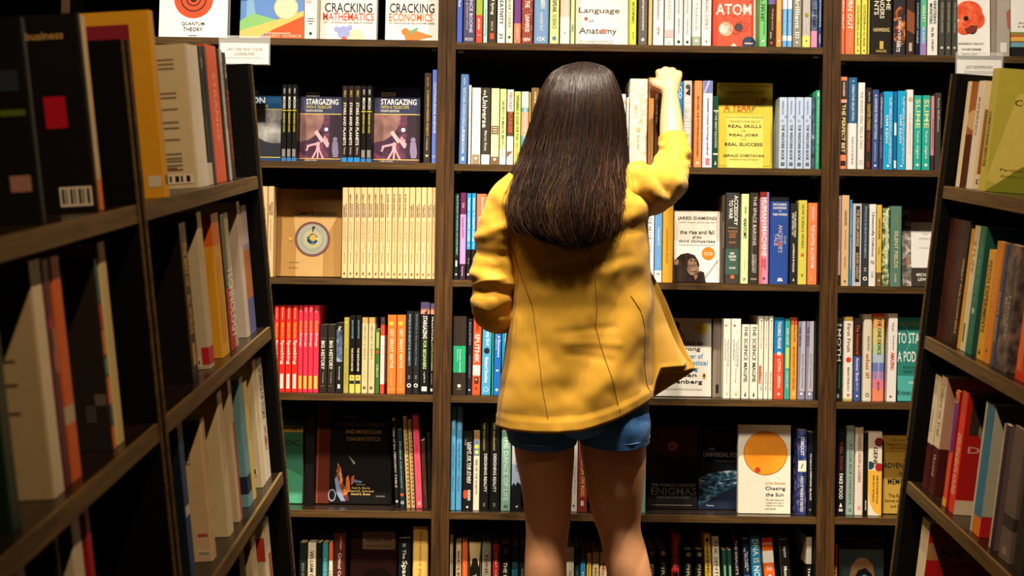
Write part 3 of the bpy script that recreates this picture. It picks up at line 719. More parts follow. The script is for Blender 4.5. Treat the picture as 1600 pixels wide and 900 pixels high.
put_row('R', 1, 0.012, [
    ('s', 1312, 1324, 120, 'e8865c', 'coral and black spine reading THE PERFECT BET', {'hard': True, 't': [('r', '342a26', .05, .04, .95, .24), V('KUCHARSKI', 'e8dcd4', .06, .21, .5, .35), ('r', 'e8a8a0', .05, .25, .95, .28), ('r', '2e2824', .05, .28, .95, .84), V('THE PERFECT BET', 'e8e0a0', .3, .82, .5, .56), ('r', '2e2824', .1, .91, .9, .96)]}),
    ('s', 1325.5, 1339.5, 121, 'ecebe8', 'spine blue above and white below', {'hard': True, 'b': [(0, .5, '2a608e')], 't': [MK('a8c8e0', .04, .12), V('CREATIVE SELECTION', 'e8f0f4', .08, .47, .5, .32), V('KEN KOCIENDA', 'a8a4a0', .65, .95, .5, .3)]}),
    ('s', 1340.5, 1351.5, 129, 'e8e5e0', 'white spine with pale grey lettering', {'t': [V('THE BODIES WILL TELL A TALE', 'b0aca8', .1, .76, .5, .42), ('o', 'a8a4a0', .5, .92, .25, .3)]}),
    ('s', 1352.5, 1362, 137, '38281e', 'dark brown spine with gold and red lettering', {'t': [V('Johnny Warner', 'd8d0c4', .05, .17, .5, .4), V('DISASTER STRIKES!', 'd8b050', .2, .52, .5, .6), V('THE MOST DANGEROUS', 'c8503a', .54, .78, .5, .4), V('PUFFIN', 'd8402c', .9, .97, .5, .35)]}),
    ('s', 1363, 1373.5, 140, '38508c', 'navy spine with white lettering', {'t': [V('A UNIVERSE FROM NOTHING', 'dce0ec', .06, .62, .5, .45), V('Lawrence Krauss', 'b8c4dc', .66, .9, .5, .35), MK('e0e4f0', .95, .2)]}),
    ('s', 1374.2, 1379.6, 146, '4a3f60', 'thin violet-grey spine', {'t': [V('STEPHEN HAWKING', 'd8d4e0', .05, .45, .5, .6), V('big questions', 'c8c0d4', .55, .85, .5, .4)]}),
    ('s', 1380.4, 1395.6, 143, '22a4da', 'bright cyan spine, first of two', {'t': [V('The BEST AMERICAN SCIENCE and NATURE WRITING 2018', 'e4f4fa', .07, .92, .72, .26), V('SAM KEAN', 'e4f4fa', .3, .66, .35, .28), MK('f0f8fc', .95, .14)]}),
    ('s', 1396.2, 1401.6, 143, '1f6fa8', 'thin darker blue spine between cyan books', {'t': [('r', 'dce8f0', .1, .4, .9, .56), ('r', 'dce8f0', .1, .88, .9, .98)]}),
    ('s', 1402.2, 1415.6, 142, '22a4da', 'bright cyan spine, second of two', {'t': [V('The BEST AMERICAN SCIENCE and NATURE WRITING 2018', 'e4f4fa', .07, .92, .72, .26), V('SAM KEAN', 'e4f4fa', .3, .66, .35, .28), MK('f0f8fc', .95, .14)]}),
    ('s', 1416.2, 1427, 140, 'efe8e6', 'white spine with beige circle', {'t': [('d', 'd8b888', .55, .12, .36), V('HEMINGWAY', 'e4d0cc', .3, .8, .5, .3)]}),
    ('s', 1428, 1440, 149, '2fb0a0', 'teal spine reading SLIME, first of two', SLIME),
    ('s', 1441, 1453.6, 149, '2fb0a0', 'teal spine reading SLIME, second of two', SLIME),
    ('s', 1454.6, 1460, 150, 'd88a9a', 'thin pink spine', {'b': [(.8, 1, '4a3038')], 't': [V('Tumbleweed', '8a3a50', .3, .7, .5, .4)]}),
    ('s', 1461, 1471, 145, '443f38', 'dark taupe spine by the bookcase end', {'hard': True, 't': [V('Anna McElwaine', 'd0ccc4', .06, .5, .5, .35)]}),
])
# --- third shelf
cb = [534, 543.5, 553, 563, 573, 583, 592.5, 602, 612, 621, 630, 639, 648.5, 657.5, 666.5, 675, 682.5]
cset = []
for i in range(16):
    title = ['UNIVERSE', 'GREAT INVENTIONS', 'GREAT INVENTIONS', 'GREAT INVENTIONS', 'GREAT INVENTIONS', 'GREAT INVENTIONS', 'GREAT INVENTIONS', 'AI AND ROBOTICS', 'AI AND ROBOTICS', 'AI AND ROBOTICS', 'AI AND ROBOTICS', 'NEWTON', 'UNIVERSE', 'UNIVERSE', 'UNIVERSE', 'ENERGY'][i]
    a0 = .2 if i in (0, 11, 12, 13, 14, 15) else .07
    t = [V(title, '4a4034', a0, .33, .3, .34)] + ([V('30-SECOND', '4a5a74', .18, .33, .7, .3)] if i not in (7, 8, 9, 10) else []) + \
        [V('The 50 most thought-provoking', '8a7a5c', .37, .68, .65, .2), V('theories in half a minute', '8a7a5c', .37, .6, .35, .2), ('r', 'c0a070', .2, .69, .8, .692), V('Robin Coe', '7a6a50', .72, .84, .5, .22), V('iy', '3a3026', .94, .97, .5, .5)]
    what = {'UNIVERSE': 'cream set spine with short title', 'NEWTON': 'cream set spine with short title', 'ENERGY': 'cream set spine by the upright', 'GREAT INVENTIONS': 'cream set spine with GREAT INVENTIONS and blue type', 'AI AND ROBOTICS': 'cream set spine with AI AND ROBOTICS'}[title]
    cset.append(('s', cb[i] + .2, cb[i + 1] - .1, 293, ['e2c08c', 'e4c594', 'dfbd88'][i % 3], what, {'t': t, 'pg': 'e0cfa8', 'D': .16, 'g': 'cream matching set on the third shelf'}))
put_row('L', 2, 0.008, [
    ('s', 408, 417.6, 291, 'e2c08c', 'cream set spine half hidden by bookcase end', {'t': [V('30 SECOND', '4a4034', .24, .46, .5, .34)], 'g': 'cream matching set on the third shelf'}),
    ('s', 418.2, 427.6, 291, 'e2c08c', 'cream set spine beside the kraft cover', {'t': [V('30 SECOND', '4a4034', .17, .32, .7, .32), V('ENERGY', '4a4034', .2, .32, .3, .32), V('The 50 most fundamental', '8a7a5c', .36, .7, .5, .2)], 'g': 'cream matching set on the third shelf'}),
    ('f', 429.5, 533.5, 296, 'a87e46', 'kraft brown cover with ringed globe reading CLIMATE', {'w': .045, 'T': .05, 'hard': True, 'c': [
        ('r', '946c38', 0, 0, .075, 1), ('p', 'c29a62', [(.25, .3), (.95, .3), (.72, .6), (.72, 1), (.3, 1), (.3, .6)]),  # the paler trapezoid is spotlight put into the cover's colour
        ('d', '6e4a46', .55, .575, .275), ('d', '9a9a8c', .55, .575, .235), ('o', '8a8c7a', .55, .575, .16, .17), ('o', 'a4a888', .55, .575, .12, .15), ('d', 'b8a878', .55, .575, .12), ('d', 'EARTH', .55, .575, .085), ('d', 'c8a040', .56, .56, .05), ('p', '3a2a24', [(.54, .43), (.6, .43), (.57, .46), (.56, .5), (.55, .5)]),
        T_('30-SECOND', 'c8702c', .4, .235, .36, .04), T_('CLIMATE', '20304a', .42, .28, .3, .04), ('r', '4a3a2a', .6, .265, .9, .27), ('r', '4a3a2a', .6, .285, .93, .29), ('r', '4a3a2a', .6, .305, .93, .31), T_('Joanna Haigh', '6a5030', .27, .84, .16, .016), T_('Thom Brown', '6a5030', .26, .9, .15, .016), ('d', 'd8a040', .21, .575, .025)]}),
] + cset)
put_row('M', 2, 0.010, [
    ('s', 709.5, 717.5, 302, '14201e', 'black spine with aqua lettering by the upright', {'t': [V('NEUROSCIENCE FOR LEARNING AND DEVELOPMENT', '7ac8bc', .02, .72, .6, .42), ('r', 'c8ccc8', .3, .78, .7, .85), MK('b8bcb8', .94, .25)]}),
    ('s', 718.5, 728, 301, 'd890cc', 'pink spine with plum ends', {'b': [(0, .25, '6a2450'), (.82, 1, '3a2038')], 't': [V('DK', 'e8a0b0', .12, .18, .5, .4), V('Essential LIGHTS', '8a4a80', .28, .52, .5, .45), V('Freeman', 'd8c0d4', .85, .96, .5, .3)]}),
    ('s', 729, 735.6, 302, '2396cc', 'blue spine with black foot, first of two', {'b': [(.65, 1, '1c1a1a')], 't': [V('THE ROAD TO SCIENTIFIC SUCCESS', 'e8f4fa', .05, .56, .5, .55), V('Vol 1', 'c8e0ec', .58, .64, .5, .4), V('Bing', 'a8a4a0', .75, .82, .5, .3), MK('d8d4d0', .94, .3)]}),
    ('s', 736.4, 743, 302, '2396cc', 'blue spine with black foot, second of two', {'b': [(.65, 1, '1c1a1a')], 't': [V('THE ROAD TO SCIENTIFIC SUCCESS', 'e8f4fa', .05, .56, .5, .55), V('Vol 2', 'c8e0ec', .58, .64, .5, .4), V('Bing', 'a8a4a0', .75, .82, .5, .3), MK('d8d4d0', .94, .3)]}),
    ('s', 744, 760, 303, 'ea7450', 'coral spine beside the yellow sleeve', {'t': [V('Simon Law', 'f8e0d4', .04, .22, .6, .28), V('WRONG', WHT, .26, .46, .7, .4), V('WHAT', WHT, .26, .42, .3, .35)]}),
    ('s', 1000, 1022, 328, 'efeae2', 'white spine reading ART OF LOGIC beside the jacket', {'t': [V('THE ART OF LOGIC', '6a6664', .1, .6, .7, .3)]}),
    ('s', 1023, 1034.6, 326, '6aa2da', 'sky blue spine with white foot', {'b': [(.84, 1, 'eceae6')], 't': [V('THE ELEMENTS', 'e0ecf8', .25, .5, .5, .35), ('r', 'b8d4f0', .48, .66, .52, .8), V('35', '4a5a70', .87, .9, .5, .4)]}),
    ('s', 1035.4, 1052, 320, 'e2aa34', 'amber spine under the sleeve', {'t': [V('THE RUNAWAY SPECIES', 'c88a24', .3, .75, .4, .25)]}),
    ('f', 1053.5, 1126, 330, 'd2cabd', 'pale cover with seated chimpanzee and orange disc', {'w': .03, 'c': [
        ('r', 'e6e1da', 0, .42, 1, 1), ('p', 'FUR', [(0, 1), (0, .74), (.06, .66), (.15, .61), (.3, .59), (.45, .62), (.53, .7), (.56, .76), (.5, .86), (.58, .84), (.66, .86), (.7, 1)]), ('d', 'FUR', .29, .74, .24, .95), ('d', 'FACE', .4, .74, .1, 1.2), ('d', 'FACE', .42, .82, .13), ('d', 'FACE', .05, .72, .055, 1.2), ('d', '2a1a12', .37, .70, .02), ('d', '2a1a12', .46, .70, .02), ('r', '3a2418', .36, .845, .5, .855),  # paler lower area paints the lit part below the shelf's shadow
        ('p', 'FACE', [(.44, .9), (.5, .86), (.52, .93), (.46, .97)]), ('d', 'ee7a20', .75, .595, .145), T_('THE THIRD', 'f8dcc0', .75, .585, .2, .018), T_('CHIMPANZEE', 'f8dcc0', .75, .61, .2, .018),
        T_('JARED DIAMOND', '4a4440', .5, .105, .86, .055), T_('author of guns, germs and steel', '6a625c', .5, .16, .8, .02), T_('the rise and fall', '4a4440', .5, .295, .76, .055), T_('of the', '4a4440', .5, .365, .2, .04), T_('third chimpanzee', '4a4440', .5, .43, .8, .055), ('r', '8a8480', .1, .475, .9, .48), ('p', 'a8a4a0', [(.68, .92), (.95, .68), (.97, .7), (.7, .94)])]}),
    ('s', 1127.6, 1132.6, 305, '4a3a2e', 'thin brown spine left of thick grey spine', {'t': [('r', '6a5a48', .2, .3, .8, .6)]}),
    ('s', 1133.4, 1156, 301, '3c3a36', 'thick dark grey spine reading ACCESSORY TO WAR', {'hard': True, 'D': .16, 'b': [(.62, .9, '3f5a50')], 't': [V('ACCESSORY', WHT, .03, .36, .74, .3), V('TO WAR', WHT, .08, .29, .34, .3), ('r', 'c8b8a0', .15, .385, .85, .39), T_('THE UNSPOKEN', 'c87a4a', .5, .43, .75, .022), T_('ALLIANCE', 'c87a4a', .5, .46, .5, .022), T_('BETWEEN', 'c87a4a', .5, .49, .5, .022), T_('MILITARY', 'c87a4a', .5, .55, .5, .022), T_('NEIL', WHT, .5, .67, .35, .024), T_('DEGRASSE', WHT, .5, .705, .6, .024), T_('TYSON', WHT, .5, .74, .45, .024), T_('AVIS LANG', WHT, .5, .83, .5, .024), ('r', 'c8683a', .38, .91, .66, .95)]}),
    ('s', 1158, 1170, 303, 'dbe6a8', 'pale green spine reading ANATOMY', {'t': [V('JONNY GRAVES', '6a7050', .14, .22, .5, .4), V('ANATOMY', '2c3024', .27, .5, .5, .5), V('bloomsbury', 'a8b080', .73, .85, .5, .2), V('b', '4a5040', .94, .97, .5, .4)]}),
    ('s', 1171.2, 1185.5, 301, '362f28', 'dark brown spine reading THE SPACE BARONS', {'hard': True, 't': [V('THE SPACE BARONS', 'd0c8ba', .04, .58, .55, .42), ('r', 'a8a090', .25, .25, .28, .8), V('CHRISTIAN', 'b8b0a0', .68, .88, .7, .24), V('DAVENPORT', 'd8d0c4', .68, .88, .4, .26), ('r', '8a8274', .1, .94, .9, .96)]}),
    ('s', 1187, 1201.5, 300, 'd488a8', 'pink spine reading HUMAN + MACHINE', {'b': [(0, .06, '8a2a24')], 't': [('p', 'ea6a50', [(0, .3), (.35, .5), (.3, 1), (0, 1)]), ('p', '8a7ab8', [(.75, 0), (1, 0), (1, 1), (.9, 1)]), V('HUMAN+MACHINE', WHT, .06, .7, .48, .6), V('DAUGHERTY', 'c83a50', .72, .85, .6, .28), V('WILSON', 'c83a50', .73, .82, .3, .25), MK('5a4a6a', .94, .15)]}),
    ('s', 1203, 1233, 308, '2c4c9a', 'very thick royal blue spine with swirling title', {'hard': True, 'D': .16, 'b': [(0, .05, '1c1c24')], 't': [T_('RICHARD', WHT, .5, .085, .74, .028), T_('DAWKINS', WHT, .5, .125, .74, .03), T_('AND', WHT, .5, .16, .18, .012), T_('YAN WONG', WHT, .5, .2, .82, .03), V("ANCESTOR'S", 'c8b8c0', .32, .64, .55, .24), V('THE', 'a8b0d0', .44, .54, .8, .14), V('TALE', 'c8b8c0', .42, .56, .3, .2), ('d', 'd8503c', .48, .535, .09), ('p', 'c8d0e0', [(.38, .97), (.45, .93), (.65, .93), (.72, .97)])]}),
    ('s', 1234.4, 1246, 318, '2a2928', 'black spine with two-line white title', {'hard': True, 't': [V('THE BIGGEST IDEAS', WHT, .1, .42, .7, .3), V('EVER DEVISED YET', WHT, .12, .4, .32, .28), V('LAWRENCE M KRAUSS', WHT, .5, .85, .5, .32), ('p', WHT, [(.4, .96), (.55, .92), (.65, .96)])]}),
    ('s', 1247.2, 1261, 313, 'd6cc58', 'yellow spine with small orange apple', {'t': [V('HOW SCIENCE WORKS', '8a8430', .05, .57, .5, .34), ('d', 'd8683a', .5, .65, .2), ('d', '4a4a20', .5, .63, .05), V('b', '6a6430', .88, .91, .5, .3)]}),
    ('s', 1262.2, 1277, 317, 'ee8450', 'orange spine reading THE MASTER ALGORITHM', {'t': [V('DOMINGOS', 'f8e0d0', .05, .22, .5, .36), V('THE MASTER ALGORITHM', WHT, .27, .8, .5, .42), V('penguin', 'f4c8a8', .88, .96, .4, .2)]}),
    ('s', 1278, 1282.6, 316, '5a2a1c', 'thin rust spine by the upright'),
])
put_row('R', 2, 0.010, [
    ('s', 1306.5, 1313.5, 306, 'd8b4c4', 'pale pink spine by the upright', {'b': [(.88, 1, '3a2e2c')], 't': [V('DEALING WITH LUNATICS', 'a85a78', .04, .6, .5, .5)]}),
    ('s', 1314.8, 1327, 305, 'deb888', 'tan spine with small brown title', {'t': [V('FANTASTIC', '7a5a3a', .17, .34, .5, .35), V('the natural history', '8a6a4a', .38, .6, .5, .2), V('Paul Farber', '8a6a4a', .68, .8, .5, .2), MK('6a5040', .95, .14)]}),
    ('s', 1327.6, 1331.4, 312, '3a94d0', 'thin blue spine', {'t': [V('COLOSSAL SUSPENSION', 'dcecf8', .1, .8, .5, .5)]}),
    ('s', 1332, 1346.5, 318, 'c6c0cc', 'lavender-grey spine with framed dark label', {'t': [('r', '2c2a28', .3, .03, .8, .95), V('THE DREAM UNIVERSE', 'd8c890', .07, .52, .55, .3), V('DAVID LINDLEY', 'd8c890', .6, .92, .55, .3)]}),
    ('s', 1347.2, 1357, 318, '3a3c40', 'charcoal spine with pale blue title', {'t': [V('PHYSICS IN 50 MILESTONE MOMENTS', '9ac0d8', .04, .66, .5, .4), V('H', 'd8d4d0', .78, .82, .5, .5), ('o', WHT, .5, .91, .2, .38)]}),
    ('s', 1357.8, 1369, 319, 'edebe8', 'white spine reading Unnaturally Delicious', {'t': [V('Unnaturally Delicious', '5a5654', .1, .64, .5, .5), ('d', '8ab0d8', .6, .71, .25), ('d', 'e88a6a', .4, .7, .2), V('LUSK', 'b8b4b0', .82, .9, .5, .35)]}),
    ('s', 1369.6, 1378, 320, 'e4bf52', 'yellow spine with brown foot', {'b': [(.83, 1, '7a5a2c')], 't': [V('CAPTIVE ALIENS', '6a4a20', .16, .42, .5, .45), V('Carlson', '8a6a30', .52, .61, .5, .35), ('p', WHT, [(.35, .94), (.5, .9), (.65, .94)])]}),
    ('s', 1378.8, 1390, 325, 'LEAFPAT', 'green leaf-patterned spine with pale label', {'t': [('r', 'dfe6b4', .4, .04, .8, .72), V('THE HIDDEN LIFE', '6a7a50', .1, .65, .6, .2)]}),
    ('s', 1391, 1409.5, 322, '5c8070', 'wide sage green spine reading SILENT FIELDS', {'hard': True, 't': [V('ROGER LOVEGROVE', '9aa878', .1, .24, .5, .2), V('SILENT FIELDS', 'e4d8a0', .31, .77, .5, .36), V('OXFORD', 'dce0d0', .84, .95, .45, .2)]}),
    ('f', 1410.5, 1462, 327, 'e9e6e2', 'white cover with old portraits along its edge', {'c': [
        ('r', 'PORTRAIT', 0, 0, .27, 1), ('r', '7a3a20', .27, 0, 1, .17), ('r', '3c3632', .27, .76, 1, 1), ('d', 'FACE', .12, .68, .1, 1.3), ('d', '4a3a30', .1, .13, .09), ('d', 'FACE', .1, .16, .06, 1.2), T_('MICHAEL', WHT, .68, .85, .5, .04), T_('LEWIN', WHT, .66, .91, .36, .04), T_('THE', 'b8b4b0', .7, .32, .16, .02), T_('UNDOING OF', 'b8b4b0', .7, .38, .4, .02), T_('A FRIENDSHIP', 'b8b4b0', .7, .5, .4, .016)]}),
])
# --- fourth shelf
SPK = lambda: {'t': [V('Penelope', 'f8dcd0', .03, .16, .5, .3), V('PENGUIN', 'f0b83c', .2, .38, .5, .5), V('Speaking', WHT, .4, .68, .5, .75), ('r', 'f4d8cc', .2, .79, .8, .96)]}
BIO = lambda: {'t': [V('Lu', 'f8d8d8', .03, .08, .5, .3), V('PENGUIN', 'f0b83c', .18, .31, .5, .5), V('Biology', 'f8e0e0', .32, .48, .5, .6), ('r', 'f0c040', .15, .81, .85, .96)]}
BIGH = lambda: {'t': [V('BIG HISTORY', 'ece6da', .24, .66, .45, .5), V('from the big bang', 'a89a84', .7, .86, .5, .25), ('r', '8a7a5a', .1, .2, .9, .204), ('r', 'a8784a', .2, .9, .7, .906)]}
put_row('L', 3, 0.022, [
    ('s', 428, 435.6, 477, 'd42a20', 'red spine half hidden by bookcase end', SPK()),
    ('s', 436.2, 445.4, 477, 'd42a20', 'red spine Speaking, first of three whole', SPK()),
    ('s', 446, 455.2, 477, 'd42a20', 'red spine Speaking, middle of three whole', SPK()),
    ('s', 455.8, 465.2, 477, 'd42a20', 'red spine reading Speaking, next to the pink spines', SPK()),
    ('s', 465.8, 473, 477, 'e6364e', 'pink-red spine reading Biology, first of four', BIO()),
    ('s', 473.6, 481, 477, 'e6364e', 'pink-red spine reading Biology, second of four', BIO()),
    ('s', 481.6, 489, 477, 'e6364e', 'pink-red spine reading Biology, third of four', BIO()),
    ('s', 489.6, 498, 477, 'e6364e', 'pink-red spine reading Biology, next to the dark spines', BIO()),
    ('s', 499, 511, 507, '2b251f', 'dark brown spine reading BIG HISTORY, first of two', BIGH()),
    ('s', 511.6, 523.6, 507, '2b251f', 'dark brown spine reading BIG HISTORY, second of two', BIGH()),
    ('s', 524.4, 536, 504, '1e1c1c', 'black spine with misty blue patch', {'t': [('r', 'CLOUD', .05, .1, .95, .56), V('The', WHT, .05, .11, .5, .4), V('Knowledge', 'c8c4c0', .63, .82, .5, .3), ('r', 'd0ccc8', .3, .88, .65, .94)]}),
    ('s', 536.8, 545, 496, 'a89c44', 'olive yellow spine', {'t': [V('science year', '7a7028', .4, .9, .5, .3), MK('d8d090', .07, .2)]}),
    ('s', 546, 554.6, 493, '14120f', 'black spine with pale yellow foot, first of two', {'b': [(.77, 1, 'd0c060')], 't': [V('DAN HOFSTADTER', '7aa0c0', .06, .3, .5, .35), V('THE EARTH MOVES', CRM, .42, .72, .5, .4), ('r', '1c2a34', 0, .84, 1, .88), MK('5a5428', .8, .15)]}),
    ('s', 555.4, 564, 493, '14120f', 'black spine with pale yellow foot, second of two', {'b': [(.77, 1, 'd0c060')], 't': [V('DAN HOFSTADTER', '7aa0c0', .06, .3, .5, .35), V('THE EARTH MOVES', CRM, .42, .72, .5, .4), ('r', '1c2a34', 0, .84, 1, .88), MK('5a5428', .8, .15)]}),
    ('s', 565, 574.6, 496, 'd2bd8e', 'cream spine reading HISTORY OF SCIENCE, first of two', {'b': [(0, .08, 'b89a5c')], 't': [V('HISTORY SCIENCE', '8a744a', .1, .56, .5, .36), V('introduction', 'b0986c', .6, .85, .5, .2), V('us', '2a2218', .91, .95, .5, .55)]}),
    ('s', 575.4, 585.6, 496, 'd2bd8e', 'cream spine reading HISTORY OF SCIENCE, second of two', {'b': [(0, .08, 'b89a5c')], 't': [V('HISTORY SCIENCE', '8a744a', .1, .56, .5, .36), V('introduction', 'b0986c', .6, .85, .5, .2), V('us', '2a2218', .91, .95, .5, .55)]}),
    ('s', 586.4, 593, 514, '3f6a2c', 'short green spine with red dot', {'t': [('r', '9ab060', .1, .05, .9, .3), ('d', 'd8502c', .5, .36, .4), V('CELLS', 'c8d8a0', .55, .75, .5, .5)]}),
    ('s', 594, 600.6, 496, 'e4d8cc', 'thin white spine with red ends', {'b': [(0, .1, '4a3a34'), (.1, .24, 'd84a34'), (.88, 1, 'd84a34')], 't': [V('Anthropology', '8a7a74', .35, .75, .5, .3), MK('2a2624', .06, .25)]}),
    ('s', 605, 619, 492, 'ee7430', 'orange spine reading GET SMART MATHS, first of two', {'t': [('d', 'e8b83c', .4, .11, .28), V('GET SMART MATHS', 'f8d8b8', .18, .68, .5, .42), V('Richard Cochrane', 'f0b890', .72, .9, .5, .18), ('r', 'f4a878', .1, .945, .9, .955)]}),
    ('s', 619.8, 633.6, 492, 'ee7430', 'orange spine reading GET SMART MATHS, second of two', {'t': [('d', 'e8b83c', .4, .11, .28), V('GET SMART MATHS', 'f8d8b8', .18, .68, .5, .42), V('Richard Cochrane', 'f0b890', .72, .9, .5, .18), ('r', 'f4a878', .1, .945, .9, .955)]}),
    ('s', 634.6, 644.8, 486, '201f1f', 'black spine with pale blue title and Q mark', {'t': [V('PHYSICS IN 50 MILESTONE MOMENTS', '8ab0c4', .04, .66, .5, .36), ('o', 'dcd8d4', .5, .9, .2, .36), V('HH', 'a8a4a0', .78, .82, .5, .3)]}),
    ('s', 645.4, 655.4, 486, '242424', 'black spine with dim title and Q mark', {'t': [V('PHYSICS in the modern times', '6a8090', .04, .66, .5, .32), ('o', 'dcd8d4', .5, .9, .2, .36), V('HH', 'a8a4a0', .78, .82, .5, .3)]}),
    ('s', 656.2, 671, 472, '151312', 'tall black spine reading STARGAZING FOR BEGINNERS', {'b': [(0, .07, '7a6aa0'), (.07, .13, 'c88a78')], 't': [('p', '2a1a2a', [(.4, .12), (.8, .08), (.75, .13)]), V('STARGAZING', WHT, .15, .4, .5, .48), V('FOR BEGINNERS', 'b8d890', .42, .73, .5, .4), V('a guide to', 'c8c4c0', .76, .88, .5, .25), ('r', 'd8d4d0', .2, .92, .8, .97)]}),
    ('s', 671.8, 681.6, 474, '151312', 'tall black spine with violet sunset head', {'b': [(0, .06, '8a7ab0'), (.06, .12, 'd89a78')], 't': [V('PRACTICAL', WHT, .15, .43, .55, .45), V('ASTRONOMER', 'a8c880', .43, .75, .55, .45), V('will gater', 'c8c4c0', .77, .9, .5, .3), ('r', 'd8d4d0', .2, .94, .8, .97)]}),
])
